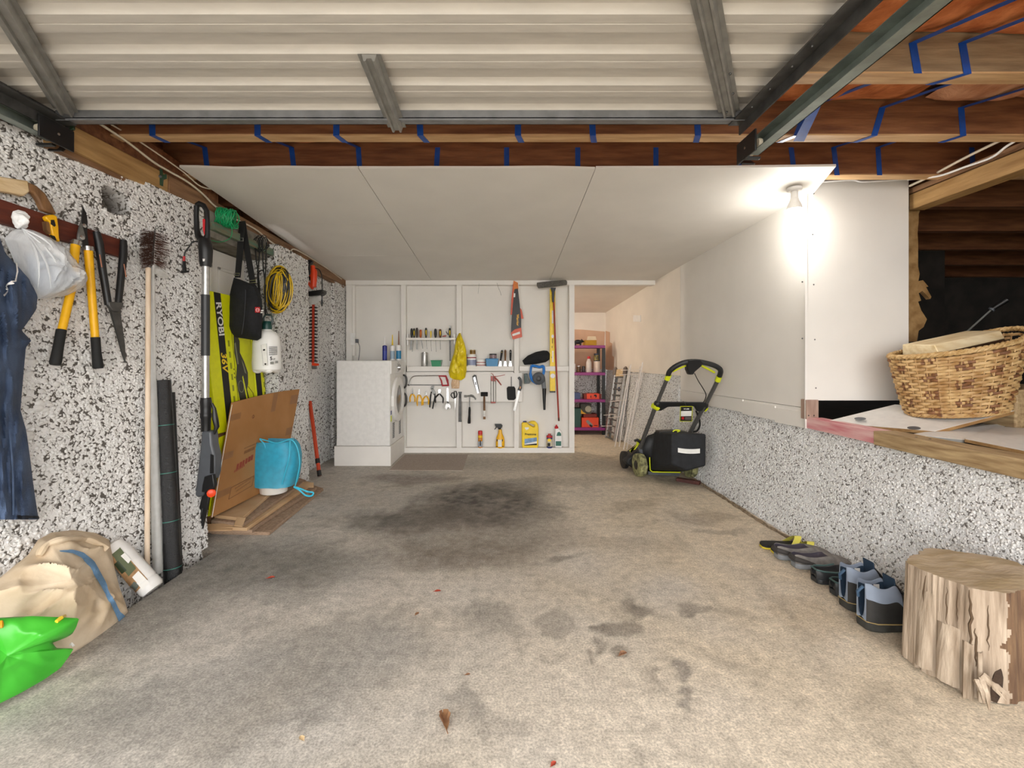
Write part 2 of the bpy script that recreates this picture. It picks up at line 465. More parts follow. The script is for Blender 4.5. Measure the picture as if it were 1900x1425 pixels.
# ================================================================ roughcast walls
def roughcast(name, dark, white, lo, hi, scale=48):
    m = bpy.data.materials.new(name); m.use_nodes = True
    N = m.node_tree.nodes; L = m.node_tree.links; b = N['Principled BSDF']; b.inputs['Roughness'].default_value = .85
    tc = N.new('ShaderNodeTexCoord')
    n1 = N.new('ShaderNodeTexNoise'); n1.inputs['Scale'].default_value = scale; n1.inputs['Detail'].default_value = 3; n1.inputs['Distortion'].default_value = .8
    n2 = N.new('ShaderNodeTexNoise'); n2.inputs['Scale'].default_value = 2.2; n2.inputs['Detail'].default_value = 2
    for q in (n1, n2): L.new(tc.outputs['Object'], q.inputs['Vector'])
    ad = N.new('ShaderNodeMath'); ad.operation = 'MULTIPLY_ADD'; L.new(n2.outputs[0], ad.inputs[0]); ad.inputs[1].default_value = .16; L.new(n1.outputs[0], ad.inputs[2])
    r = N.new('ShaderNodeValToRGB'); r.color_ramp.elements[0].position = lo; r.color_ramp.elements[1].position = hi
    r.color_ramp.elements[0].color = lin(dark); r.color_ramp.elements[1].color = lin(white)
    L.new(ad.outputs[0], r.inputs[0])
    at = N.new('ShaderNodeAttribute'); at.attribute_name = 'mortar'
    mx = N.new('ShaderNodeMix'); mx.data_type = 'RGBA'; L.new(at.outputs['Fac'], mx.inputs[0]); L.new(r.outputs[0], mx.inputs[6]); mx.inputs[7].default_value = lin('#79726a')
    L.new(mx.outputs[2], b.inputs['Base Color'])
    bp = N.new('ShaderNodeBump'); bp.inputs['Strength'].default_value = .6; bp.inputs['Distance'].default_value = .01
    L.new(ad.outputs[0], bp.inputs['Height']); L.new(bp.outputs[0], b.inputs['Normal'])
    return m
m_rough = roughcast('roughcast_left', '#57524c', '#dedcda', .505, .575)
m_rough2 = roughcast('roughcast_right', '#6f6b67', '#dddddd', .49, .56, 70)
m_chip = mat('whitewashed_chip', '#e0dedb', .8, var=.05, scale=14)
def inpoly(u, v, poly):
    c = False; j = len(poly) - 1
    for i in range(len(poly)):
        if (poly[i][1] > v) != (poly[j][1] > v) and u < (poly[j][0] - poly[i][0]) * (v - poly[i][1]) / (poly[j][1] - poly[i][1]) + poly[i][0]: c = not c
        j = i
    return c
NICHE = [(187, 347), (205, 349), (230, 362), (243, 378), (238, 397), (215, 398), (190, 382)]
def wall_grid(name, rows, m, amp, label, niche=None):
    # rows: list over z of lists of Vectors
    A = np.array([[tuple(p) for p in r] for r in rows])
    nz, ns, _ = A.shape
    ds = np.gradient(A, axis=1); dz = np.gradient(A, axis=0)
    Nn = np.cross(ds, dz); Nn /= np.maximum(1e-9, np.linalg.norm(Nn, axis=2, keepdims=True))
    mort = np.zeros((nz, ns))
    for i in range(nz):
        for j in range(ns):
            p = A[i, j]
            h = mnoise.noise(Vector(p) * 6.0) * amp + mnoise.noise(Vector(p) * 26.0) * amp * .45
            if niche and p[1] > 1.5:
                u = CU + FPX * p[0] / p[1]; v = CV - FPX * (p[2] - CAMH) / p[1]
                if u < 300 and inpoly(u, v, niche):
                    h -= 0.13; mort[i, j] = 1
            A[i, j] = p + Nn[i, j] * h
    vs = A.reshape(-1, 3); fs = [(i * ns + j, i * ns + j + 1, (i + 1) * ns + j + 1, (i + 1) * ns + j) for i in range(nz - 1) for j in range(ns - 1)]
    b = MB(); b.add(vs.tolist(), fs)
    o = b.build(name, m, None, smooth=50, kind='structure', label=label)
    at = o.data.attributes.new('mortar', 'FLOAT', 'POINT'); at.data.foreach_set('value', mort.ravel())
    return o, A, Nn, mort
def chips(name, parent, A, Nn, mort, spacing, size, keep, m=m_chip):
    nz, ns, _ = A.shape; V = []; F = []
    for i in range(nz - 1):
        for j in range(ns - 1):
            p = A[i, j]
            if not keep(p) or mort[i:i + 2, j:j + 2].any(): continue
            e1 = A[i, j + 1] - p; e2 = A[i + 1, j] - p
            ar = np.linalg.norm(e1) * np.linalg.norm(e2) / spacing ** 2
            n = int(ar + rng.random())
            for _ in range(n):
                a, c = rng.random(2); q = p + e1 * a + e2 * c; nn = Nn[i, j]
                V.append((q, nn))
    n = len(V)
    if n == 0: return
    Q = np.array([v[0] for v in V]); NN = np.array([v[1] for v in V])
    tg = np.cross(NN, np.array([0, 0, 1.0])); tg /= np.maximum(1e-9, np.linalg.norm(tg, axis=1, keepdims=True)); bt = np.cross(NN, tg)
    NN = NN + tg * rng.normal(0, .22, (n, 1)) + bt * rng.normal(0, .22, (n, 1)); NN /= np.linalg.norm(NN, axis=1, keepdims=True)
    tg = np.cross(NN, bt); tg /= np.linalg.norm(tg, axis=1, keepdims=True); bt = np.cross(NN, tg)
    s = size * rng.uniform(.45, 1.25, n) ** 1.2; asp = rng.uniform(.55, 1, n); rot = rng.uniform(0, 6.28, n)
    vs = np.zeros((n, 10, 3))
    for k in range(5):
        ang = rot + k * 2 * math.pi / 5 + rng.normal(0, .25, n)
        rr = s * rng.uniform(.7, 1.15, n)
        a0 = np.cos(ang) * rr; b0 = np.sin(ang) * rr * asp
        cr, sr = np.cos(rot * 1.7), np.sin(rot * 1.7)
        a1 = a0 * cr - b0 * sr; b1 = a0 * sr + b0 * cr
        low = Q + tg * a1[:, None] + bt * b1[:, None] - NN * 0.003
        top = Q + tg * (a1 * .72)[:, None] + bt * (b1 * .72)[:, None] + NN * (s * rng.uniform(.25, .5, n))[:, None]
        vs[:, k] = low; vs[:, 5 + k] = top
    base = (np.arange(n) * 10)[:, None]
    quads = np.concatenate([base + np.array([[k, (k + 1) % 5, 5 + (k + 1) % 5, 5 + k]]) for k in range(5)])
    pent = base + np.array([[5, 6, 7, 8, 9]])
    off = np.array(ORG[parent.name]); me = bpy.data.meshes.new(name)
    vv = (vs.reshape(-1, 3) - off)
    me.vertices.add(len(vv)); me.vertices.foreach_set('co', vv.ravel())
    idx = np.concatenate([quads.ravel(), pent.ravel()]); nq, npn = len(quads), len(pent)
    me.loops.add(len(idx)); me.loops.foreach_set('vertex_index', idx)
    me.polygons.add(nq + npn)
    st = np.concatenate([np.arange(nq) * 4, nq * 4 + np.arange(npn) * 5]); me.polygons.foreach_set('loop_start', st)
    me.update(calc_edges=True); me.validate()
    me.materials.append(m)
    o = bpy.data.objects.new(name, me); o.parent = parent; COL.objects.link(o); ORG[o.name] = ORG[parent.name]
    prop(o, None, None, None, 'stuff')
    return o
def seglerp(pts, counts):
    out = []
    for (a, b), c in zip(zip(pts[:-1], pts[1:]), counts):
        for k in range(c): out.append((a[0] + (b[0] - a[0]) * k / c, a[1] + (b[1] - a[1]) * k / c))
    out.append(pts[-1]); return out
rows = []
NZ = 150
for i in range(NZ + 1):
    z = -0.15 + (1.98 + 0.15) * i / NZ
    dc = 2.62 + 0.085 * z
    pl = [(lwx(-.5, z), -.5), (lwx(1.5, z), 1.5), (lwx(dc, z), dc), (lwx(dc, z) - .03, dc + .015), (-2.06, dc + .03), (-2.06, 3.54), (-1.75, 3.555), (-1.735, 4.06), (-1.765, 4.09), (-1.87, 4.10), (-1.87, 4.95), (-1.84, 4.965), (-1.825, 5.40)]
    zt = lambda d: -.15 + (z + .15) * ((2.02 if d < 2 else 2.02 - (d - 2) * .034) + .15) / 2.13
    rows.append([Vector((x, d, zt(d))) for x, d in seglerp(pl, [12, 110, 2, 10, 40, 16, 40, 3, 6, 42, 3, 24])])
wl, A, Nn, mo = wall_grid('wall_left', rows, m_rough, .010, 'white painted rough stone wall along the left side of the garage', NICHE)
chips('roughcast_chips', wl, A, Nn, mo, .0145, .0094, lambda p: (1.55 < p[1] < 2.85 and -.12 < p[2] < 2.0))
chips('roughcast_chips', wl, A, Nn, mo, .0175, .0105, lambda p: (3.4 < p[1] < 5.3 and p[2] < 1.95))
# the large smooth stones set low in the render near the jacket
for k in range(26):
    u = random.uniform(42, 110); v = random.uniform(655, 820)
    p = Wl(u, v, 0.004); r = random.uniform(.010, .024)
    b = MB(); b.pillow([p + Vector((0.1 * math.sin(a), math.cos(a), math.sin(a) * random.uniform(.55, .8))) * r * random.uniform(.8, 1.1) for a in [i * .785 for i in range(8)]], LN, r * .5, r * .3, rings=3, seg=10)
    b.build('stone', m_chip, wl)
# lintel over the recess and its white panel door
part('lintel', mat('grey_lintel', '#8f8a80', .8, c2='#6d665c', scale=14), wl, lambda b: b.box(-2.04, -1.83, 2.80, 3.545, 1.84, 2.0))
part('green_batten', wood('green_painted_timber', '#4f8170', '#7d6a50', 'y'), wl, lambda b: b.beam((-1.815, 2.85, 1.905), (-1.79, 3.53, 1.895), .03, .05))
dr = thing('door_1', 'white panelled door leaf standing in the left wall recess', None, (-2.0, 3.2, 0), kind='structure')
part('door_leaf', m_white, dr, lambda b: b.box(-2.035, -2.0, 2.83, 3.53, 0.0, 1.83), .002)
for d0, d1, z0, z1 in ((2.93, 3.13, 1.05, 1.72), (3.20, 3.42, 1.05, 1.72), (2.93, 3.42, .2, .9)):
    def pan(b, d0=d0, d1=d1, z0=z0, z1=z1):
        w = .022
        b.box(-2.0, -1.99, d0, d1, z0, z0 + w); b.box(-2.0, -1.99, d0, d1, z1 - w, z1)
        b.box(-2.0, -1.99, d0, d0 + w, z0, z1); b.box(-2.0, -1.99, d1 - w, d1, z0, z1)
    part('panel_moulding', m_white, dr, pan, .003)
# right wall: battered roughcast below, white sheets above
rows = []
for i in range(41):
    t = i / 40; r = []
    for k in range(300):
        d = 6.95 - (7.2) * k / 299
        top = .92 if d > 4.66 else .655
        xb, xt = rx_base(d), rx_top(d) + .012
        q = t ** 0.8
        r.append(Vector((xb + (xt - xb) * (q if d < 4.66 else t), d, -.03 + (top + .03) * t)))
    rows.append(r)
wr, A, Nn, mo = wall_grid('wall_right', rows, m_rough2, .009, 'low white roughcast stone wall along the right side')
chips('roughcast_chips', wr, A, Nn, mo, .0115, .0072, lambda p: 1.35 < p[1] < 4.6)
chips('roughcast_chips', wr, A, Nn, mo, .018, .0095, lambda p: 4.6 < p[1] < 6.9)
# dirt along the foot of the wall
def dirt(b):
    pts = [Vector((rx_base(d) - .012 - .01 * random.random(), d, .004)) for d in np.linspace(1.7, 4.2, 60)]
    b.tube(pts, [.006 + .009 * random.random() for _ in pts], 6)
part('dirt_line', mat('dry_dirt', '#93826c', .95, scale=40, c2='#6b5c4a'), wr, dirt)
def rpanel(b, d0, d1, z0, z1, t=.014, ztop0=None):
    a = Vector((rx_top(d0), d0, 0)); c = Vector((rx_top(d1), d1, 0)); n = Vector((1, .1, 0)).normalized() * t
    zt0 = z1 if ztop0 is None else ztop0
    pts = [a + Vector((0, 0, z0)), c + Vector((0, 0, z0)), c + Vector((0, 0, z1)), a + Vector((0, 0, zt0))]
    b.prism(pts, n)
def cz(d): return CAMH + 1.2735 - .073 * d          # underside of the sloping ceiling
wu = thing('wall_right_upper', 'smooth white painted upper right wall of sheets', None, (1.9, 4, .64), kind='structure')
part('wall_panel', m_board, wu, lambda b: rpanel(b, 2.953, 4.648, .76, 2.30))
part('wall_panel', m_board, wu, lambda b: rpanel(b, 2.953, 4.648, .665, .757))
part('wall_panel', m_alcove, wu, lambda b: rpanel(b, 4.652, 7.0, .905, 2.15))
def lip(b):
    for d0, d1, z in ((2.955, 3.25, .628), (3.25, 3.62, .642), (3.62, 4.6, .655)):
        a = Vector((rx_top(d0) - .010, d0, 0)); c = Vector((rx_top(d1) - .010, d1, 0))
        b.prism([a + Vector((0, 0, z)), c + Vector((0, 0, z)), c + Vector((0, 0, z + .10)), a + Vector((0, 0, z + .10))], Vector((.010, 0, 0)))
part('skirting_sheet', m_board, wu, lip)
def jog(b): b.fbox(1496, 330, 1686, 743, 2.95, 2.965)
part('wall_panel', m_board, wu, jog)
def screws(b):
    for u, v in ((1510, 359), (1508, 435), (1510, 528), (1512, 630), (1514, 720), (1489, 523), (1489, 628)):
        p = W(u, v, 2.949); b.cyl(p, p + Vector((0, .003, 0)), .005, n=8)
part('screw_head', m_steel, wu, screws)
part('corner_bead', m_white, wu, lambda b: b.fbox(1494, 338, 1498, 795, 2.944, 2.95))
# dark crawl space
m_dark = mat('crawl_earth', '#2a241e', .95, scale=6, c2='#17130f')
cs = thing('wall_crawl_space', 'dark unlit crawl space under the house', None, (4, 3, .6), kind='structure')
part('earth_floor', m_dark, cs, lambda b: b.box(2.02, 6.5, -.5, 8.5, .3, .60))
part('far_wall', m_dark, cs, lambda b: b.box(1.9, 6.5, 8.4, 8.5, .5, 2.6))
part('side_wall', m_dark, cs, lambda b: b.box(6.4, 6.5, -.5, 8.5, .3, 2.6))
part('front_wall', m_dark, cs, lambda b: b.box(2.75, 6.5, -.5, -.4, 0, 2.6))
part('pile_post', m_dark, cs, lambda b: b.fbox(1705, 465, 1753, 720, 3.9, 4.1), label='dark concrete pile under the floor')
# alcove behind the tool partition
wb = part('wall_back', [m_alcove, m_rough2], None, lambda b: (b.box(-2.1, 1.7, 7.0, 7.06, .92, 2.2), b.m(1).box(-2.1, 1.7, 6.98, 7.06, 0, .92)), kind='structure', label='cream wall of the alcove behind the purple shelves')
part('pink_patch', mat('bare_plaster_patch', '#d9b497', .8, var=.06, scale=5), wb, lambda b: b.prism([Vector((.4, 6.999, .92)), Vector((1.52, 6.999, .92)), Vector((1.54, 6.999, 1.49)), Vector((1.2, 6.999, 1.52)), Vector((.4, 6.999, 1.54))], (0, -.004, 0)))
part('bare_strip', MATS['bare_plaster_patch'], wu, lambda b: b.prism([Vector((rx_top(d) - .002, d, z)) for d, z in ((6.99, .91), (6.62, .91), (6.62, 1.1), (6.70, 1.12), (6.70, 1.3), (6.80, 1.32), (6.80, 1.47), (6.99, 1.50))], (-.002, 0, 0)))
# ================================================================ ceiling
ce = thing('ceiling', 'white sheet ceiling and open timber joists of the garage', None, (0, 4, 2.1), kind='structure')
def csheet(b, x0, x1, d0, d1, wob=0.0, n=10):
    lo = []; 
    for i in range(n + 1):
        x = x0 + (x1 - x0) * i / n
        w = wob * mnoise.noise(Vector((x * 3, 1, 2)))
        lo.append(Vector((x, d0 + w, cz(d0 + w) + (.008 * mnoise.noise(Vector((x * 2.5, 4, 0))) if wob else 0))))
    hi = [Vector((x1, d1, cz(d1))), Vector((x0, d1, cz(d1)))]
    b.prism(lo + hi, (0, 0, .013))
G = .0022
for x0, x1, d0, d1, w in ((-1.845, -.829 - G, 2.61, 3.47 - G, .012), (-1.845, -.829 - G, 3.47 + G, 4.29 - G, 0), (-1.845, -.829 - G, 4.29 + G, 5.30, 0),
                       (-.829 + G, .522 - G, 2.61, 5.30, .018), ):
    part('ceiling_panel', m_board, ce, lambda b, a=(x0, x1, d0, d1, w): csheet(b, *a))
def rightsheet(b):
    lo = [Vector((.522 + G, 2.61, cz(2.61))), Vector((1.2, 2.605, cz(2.61))), Vector((1.885, 2.60, cz(2.6) + .006)), Vector((1.99, 2.95, cz(2.95))), Vector((1.735, 5.30, cz(5.3))), Vector((.522 + G, 5.30, cz(5.3)))]
    b.prism(lo, (0, 0, .013))
part('ceiling_panel', m_board, ce, rightsheet)
part('alcove_ceiling', m_alcove, ce, lambda b: b.prism([Vector((-1.9, 5.30, 1.955)), Vector((1.78, 5.30, 1.955)), Vector((1.62, 7.05, 1.775)), Vector((-1.9, 7.05, 1.775))], (0, 0, .02)))
m_deck = mat('floorboards_above', '#6b4630', .8, scale=6, c2='#4a2e1e', stretch=(1, 6, 1))
part('deck', m_deck, ce, lambda b: b.box(-2.4, 6.5, -.6, 8.6, 2.395, 2.42))
JZ = 2.168
m_batt = mat('glass_wool_orange', '#e08a52', .95, scale=10, c2='#b5602f', bump=.8, bscale=30)
m_battp = mat('glass_wool_pink', '#e0a882', .95, scale=9, c2='#bf7d55', bump=.8, bscale=30)
m_strap = mat('blue_strap', '#1d50a6', .4, var=.12)
joists = []
for k, dj in enumerate((1.28, 1.78, 2.265, 2.75, 3.235, 3.72, 4.2, 4.7, 5.18)):
    x1 = 6.3
    z0 = max(JZ, cz(dj) + .016) if dj > 2.6 else JZ
    if dj > 2.6: z0 = JZ if dj < 2.8 else cz(dj) + .02
    def jj(b, dj=dj, z0=z0): b.box(-2.2, 6.3, dj - .034, dj + .034, z0 + .004, 2.395)
    j = part('joist', w_joistgrey if dj == 1.78 else w_joist, ce, jj, .003)
    joists.append(j)
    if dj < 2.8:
        part('joist_lit_edge', w_joistlit, j, lambda b, dj=dj, z0=z0: b.box(-2.2, 6.3, dj - .0345, dj + .0345, z0 - .002, z0 + .005))
def batt(b, x0, x1, d0, d1, z, sag, seed):
    def f(s, t):
        x = x0 + (x1 - x0) * s; d = d0 + (d1 - d0) * t
        e = min(1, min(s, 1 - s) * 9); q = (1 - (2 * t - 1) ** 4)
        return Vector((x, d, z - (sag * (.55 + .45 * mnoise.noise(Vector((x * 2.2, d * 3, seed)))) + .02 * mnoise.noise(Vector((x * 9, d * 9, seed)))) * (.25 + .75 * q) * e))
    b.grid(f, 46, 12)
for i, (x0, x1, d0, d1, z, sag, mm_) in enumerate(((-1.95, -.70, 2.31, 2.71, 2.37, .07, m_batt), (-.6, .9, 2.31, 2.71, 2.385, .03, m_batt), (.95, 2.4, 2.31, 2.71, 2.375, .05, m_battp), (2.5, 5.5, 2.31, 2.71, 2.375, .05, m_battp),
        (-1.95, .8, 1.82, 2.22, 2.37, .05, m_batt), (.85, 1.98, 1.82, 2.22, 2.345, .09, m_batt), (2.04, 2.45, 1.82, 2.22, 2.345, .10, m_battp), (2.47, 3.6, 1.82, 2.22, 2.35, .09, m_battp), (3.7, 6.2, 1.82, 2.22, 2.35, .09, m_battp),
        (1.0, 2.2, 1.32, 1.74, 2.33, .08, m_batt), (2.2, 4.0, 1.32, 1.74, 2.33, .09, m_batt), (.9, 3.5, .3, 1.24, 2.33, .09, m_batt))):
    part('insulation_batt', mm_, ce, lambda b, a=(x0, x1, d0, d1, z, sag, i * 3.1): batt(b, *a))
# blue straps: up the near face of a joist, under its edge, and across the wool
def strap(u, dj, lean=0.0, under=True, w=.030, wool=None, z1=2.33, name='blue_strap', slant=0.04):
    df = dj - .0355
    pt = W(u, 0, df); x = pt.x
    def f(b):
        b.prism([Vector((x - w / 2 + lean, df, z1)), Vector((x + w / 2 + lean, df, z1)), Vector((x + w / 2, df, JZ - .003)), Vector((x - w / 2, df, JZ - .003))], (0, -.0012, 0))
        if under: b.prism([Vector((x - w / 2, df, JZ - .0032)), Vector((x + w / 2, df, JZ - .0032)), Vector((x + w / 2 + slant, df + .072, JZ - .0032)), Vector((x - w / 2 + slant, df + .072, JZ - .0032))], (0, 0, -.0012))
        if wool is not None:
            a = Vector((x + lean, df, z1)); e = Vector((x + lean + wool[0], df - wool[1], z1 + wool[2]))
            b.prism([a - Vector((w / 2, 0, 0)), a + Vector((w / 2, 0, 0)), e + Vector((w / 2, 0, 0)), e - Vector((w / 2, 0, 0))], (0, 0, -.0015))
    part(name, m_strap, ce, f)
for u in (283, 478, 624, 780, 961, 1100, 1295): strap(u, 2.265, lean=random.uniform(-.01, .01), slant=.02)
for u, ln, wl_ in ((386, -.02, (-.06, .18, -.02)), (547, -.02, (-.05, .15, -.02)), (668, -.01, (-.06, .15, -.02)), (809, .01, None), (940, .0, None), (1072, 0, None), (1217, 0, None), (1372, 0, None), (1474, -.02, None), (1553, -.02, (.08, .2, -.02)), (1632, -.01, (.10, .25, -.01)), (1806, -.01, None)):
    strap(u, 2.75, ln, under=False, wool=wl_, slant=0)
for u, ln, wl_ in ((1478, .05, (.22, .36, -.02)), (1622, .04, (.20, .36, -.02)), (1787, -.01, (.22, .36, -.02))):
    strap(u, 2.265, ln, wool=wl_, z1=2.30, slant=-.04)
for u, ln, wl_ in ((1703, -.02, (.20, .36, -.02)), (1795, -.02, (.22, .36, -.02))):
    strap(u, 1.78, ln, wool=wl_, z1=2.28, under=(u > 1750), slant=-.08)
part('blue_strap', m_strap, ce, lambda b: b.prism([W(1472, 262, 2.23), W(1492, 262, 2.23), W(1552, 135, 1.80), W(1538, 135, 1.80)], (0, 0, -.0015)))
# bearer on the right carrying the joists
tr = thing('trim_1', 'rough timber bearer with clipped cables under the joists at right', None, (2.67, 2.2, 2.06), kind='structure')
part('bearer', w_beam, tr, lambda b: b.beam((2.69, 2.985, 2.095), (2.69, 1.2, 2.095), .10, .10), .004)
part('blocking', w_beam2, tr, lambda b: b.beam((2.66, 2.985, 2.165), (2.66, 1.2, 2.165), .05, .03))
# left wall plate
A0 = W(110, 265, 1.95); B0 = W(642, 531, 5.25)
tl = thing('trim_2', 'long timber wall plate along the top of the left wall', None, (-1.9, 3.5, 1.95), kind='structure')
dirv = (B0 - A0)
def lp(t): return A0 + dirv * t
Am = lp(.185)
def plate(b, a, c, h0, h1, t=.10):
    n = Vector((-t, 0, 0))
    b.prism([a, c, c + Vector((0, 0, h1)), a + Vector((0, 0, h0))], n)
part('wall_plate', w_beam, tl, lambda b: plate(b, A0, Am, .105, .125), .003)
part('wall_plate', w_beam2, tl, lambda b: plate(b, Am + Vector((.004, .004, 0)), B0, .125, .11), .003)
part('packing_strip', w_beam2, tl, lambda b: b.prism([A0 + Vector((-.02, 0, -.022)), B0 + Vector((-.02, 0, -.022)), B0 + Vector((-.02, 0, 0)), A0 + Vector((-.02, 0, 0))], (-.08, 0, 0)))
part('wall_plate', w_joist, tl, lambda b: b.prism([A0 + Vector((-.03, .05, .12)), lp(.33) + Vector((-.03, 0, .13)), lp(.33) + Vector((-.03, 0, .24)), A0 + Vector((-.03, .05, .28))], (-.1, 0, 0)))

part('wall_left_top', w_joist, None, lambda b: (b.box(-2.4, -2.02, -.6, 3.55, 1.9, 2.42), b.box(-2.4, -1.93, 3.55, 7.1, 1.86, 2.42), b.box(-2.5, -2.3, -.6, 7.1, -.2, 2.42)), kind='structure', label='dark timber closing the top of the left wall')
part('wall_left_alcove', m_alcove, None, lambda b: b.box(-1.98, -1.90, 5.30, 7.06, 0, 2.2), kind='structure', label='hidden left wall of the rear alcove')
# ================================================================ overhead garage door
DZ = 2.08
gd = thing('garage_door', 'open overhead garage door of ribbed cream metal with steel frame', 'door', (-.45, 1.0, DZ))
def ribs(b):
    # profile along y (far edge first): high flat, slope, low flat with centre groove
    per = .178; ys = [(1.953, DZ + .028), (1.903, DZ + .028)]; d = 1.887
    while d > -.30:
        ys += [(d, DZ + .050), (d - .070, DZ + .050), (d - .086, DZ + .028), (d - .120, DZ + .028), (d - .124, DZ + .034), (d - .128, DZ + .028), (d - .162, DZ + .028)]
        d -= per
    x0, x1 = -1.96, 1.05
    vs = [Vector((x, y, z)) for y, z in ys for x in (x0, x1)]
    fs = [(2 * i, 2 * i + 1, 2 * i + 3, 2 * i + 2) for i in range(len(ys) - 1)]
    b.add(vs, fs)
    vs2 = [Vector((x, y, z + .003)) for y, z in ys for x in (x0, x1)]
    b.add(vs2, [f[::-1] for f in fs])
part('ribbed_sheet', m_door, gd, ribs, smooth=20)
m_frame = mat('door_frame_steel', '#8e8f91', .36, .45, var=.12, scale=14)
part('frame_rail', m_frame, gd, lambda b: (b.box(-1.86, 1.0, 1.90, 1.952, DZ - .004, DZ), b.box(-1.86, 1.0, 1.948, 1.952, DZ - .004, DZ + .05), b.box(-1.86, 1.0, 1.90, 1.904, DZ - .012, DZ + .03)), smooth=0)
part('side_frame', m_steel_dk, gd, lambda b: (b.box(.955, 1.005, -.3, 1.95, DZ - .010, DZ - .004), b.box(1.0, 1.006, -.3, 1.95, DZ - .05, DZ + .03)), smooth=0)
part('side_frame', m_steel_dk, gd, lambda b: (b.box(-1.87, -1.82, -.3, 1.95, DZ - .010, DZ - .004), b.box(-1.876, -1.87, -.3, 1.95, DZ - .05, DZ + .03)), smooth=0)
m_chan = mat('channel_steel', '#97958f', .42, .35, var=.12, scale=20)
def channel(a, c, w=.05, h=.022):
    def f(b):
        a_, c_ = Vector(a), Vector(c); n = (c_ - a_).normalized(); x = n.cross(Vector((0, 0, 1))).normalized()
        prof = [(-w / 2 - .014, .0), (-w / 2, .0), (-w / 2 + .006, -h), (-.012, -h), (-.008, -h + .009), (.008, -h + .009), (.012, -h), (w / 2 - .006, -h), (w / 2, 0), (w / 2 + .014, 0)]
        vs = [p + x * q + Vector((0, 0, r)) for p in (a_, c_) for q, r in prof]; m = len(prof)
        fs = [(i, i + 1, m + i + 1, m + i) for i in range(m - 1)]
        b.add(vs, fs); b.add([v + Vector((0, 0, .002)) for v in vs], [q[::-1] for q in fs])
        b.add([vs[i] for i in range(m)], [tuple(range(m))]); b.add([vs[m + i] for i in range(m)], [tuple(range(m - 1, -1, -1))])
    return f
zc = DZ + .018
part('stiffener', m_chan, gd, channel(W(716, 112, 1.55) * 1 if False else (-.452, 1.535, zc), (-.460, 1.972, DZ - .006)), smooth=15)
part('stiffener', m_chan, gd, channel((.50, 1.18, zc), (.935, 1.90, zc)), smooth=15)
part('stiffener', m_chan, gd, channel((-1.40, 1.25, zc), (-1.80, 1.885, zc)), smooth=15)
def rivets(b):
    for x, y in ((.79, 1.60), (.86, 1.72), (.90, 1.85), (-.47, 1.93), (-.455, 1.90)):
        b.ball((x, y, zc - .024), .005, 8, 5)
    for y in (1.45, 1.55, 1.68, 1.8): b.ball((.975, y, DZ - .012), .005, 8, 5)
part('rivet', m_steel_dk, gd, rivets)
def track(sx, x, label, end):
    t = thing('door_track', label, 'door track', (x, 1.0, 1.98), group='garage door tracks')
    s = sx
    def f(b):
        a = W(1385, 292, 1.99).z if s > 0 else 2.0
        z0, z1 = (1.962, 2.0) if s > 0 else (1.995, 2.03)
        for (x0, x1, za, zb) in ((x - .022, x + .022, z0, z0 + .003), (x + .020 * s - .002, x + .020 * s + .002, z0, z1 + .02), (x - .022, x + .022, z1 + .018, z1 + .021)):
            b.prism([Vector((x0, end, za)), Vector((x1, end, za)), Vector((x1, end, zb)), Vector((x0, end, zb))], (0, -end - .3, 0))
    part('rail', mat('track_steel', '#9aa49c', .4, .65, var=.15, scale=16), t, f, smooth=0)
    z = 1.985 if s > 0 else 2.015
    part('roller', P('nylon_roller', '#e2d6bd'), t, lambda b: b.lathe((x - .012 * s, end - .06, z), [(.006, -.008), (.020, -.008), (.022, 0), (.020, .008), (.006, .008)], 18, (1, 0, 0)))
    part('roller', P('nylon_roller', '#e2d6bd'), t, lambda b: b.lathe((x - .012 * s, end + .0, z - .01), [(.004, -.008), (.015, -.008), (.015, .008), (.004, .008)], 16, (1, 0, 0)))
    part('bracket', m_black, t, lambda b: (b.box(x - .045 * s - .004, x - .045 * s + .004, end - .10, end + .05, z - .045, z + .045), b.prism([Vector((x - .04, end + .02, z - .05)), Vector((x + .02, end + .02, z - .05)), Vector((x + .01, end + .05, z - .02)), Vector((x - .03, end + .05, z + .03))], (0, .012, 0)), b.box(x - .05, x + .02, end - .02, end + .0, z - .045, z - .035)), .002)
    part('guide_bolt', m_chrome, t, lambda b: b.cyl((x - .05 * s, end - .02, z), (x + .01 * s, end - .02, z), .006, n=8))
    return t
track(1, 1.085, 'galvanised door track hanging at the right of the ribbed door', 1.99)
track(-1, -1.905, 'galvanised door track above the left stone wall', 1.93)

# ================================================================ tool partition
D = 5.25
wt = thing('wall_tool_partition', 'white framed partition wall covered in hand tools', None, (-.4, D, 0), kind='structure')
DP = D + .07
part('backing_sheet', m_board, wt, lambda b: b.fbox(640, 526, 1062, 838, DP, DP + .012))
def mem(name, u0, v0, u1, v1, d0=D, d1=None):
    return part(name, m_white, wt, lambda b: b.fbox(u0, v0, u1, v1, d0, d1 or DP), .002)
mem('top_plate', 636, 519.5, 1216, 528.5, D - .01, DP + .03)
mem('stud', 642, 528.5, 653, 843)
mem('stud', 744, 528.5, 753, 831)
mem('stud', 847, 528.5, 856.5, 831)
mem('stud', 954, 528.5, 963, 831)
mem('stud', 1056, 528.5, 1066, 843, D - .006)
mem('bottom_plate', 750, 831, 1066, 842, D - .012)
sh = []
for u0, u1, v0 in ((755, 846, 680), (866 - 9, 953.5, 679.5), (963.5, 1055.5, 679.5)):
    mem('shelf_nog', u0, v0, u1, v0 + 9, D - .035, DP)
part('tool_board', m_white, wt, lambda b: b.fbox(753.5, 692, 969, 745.5, D - .014, D - .001), .002)
part('tool_board', m_white, wt, lambda b: b.fbox(753.5, 690, 953, 696, D - .010, D - .001), .001)
mem('conduit', 653, 528.5, 658.5, 660, D + .02)
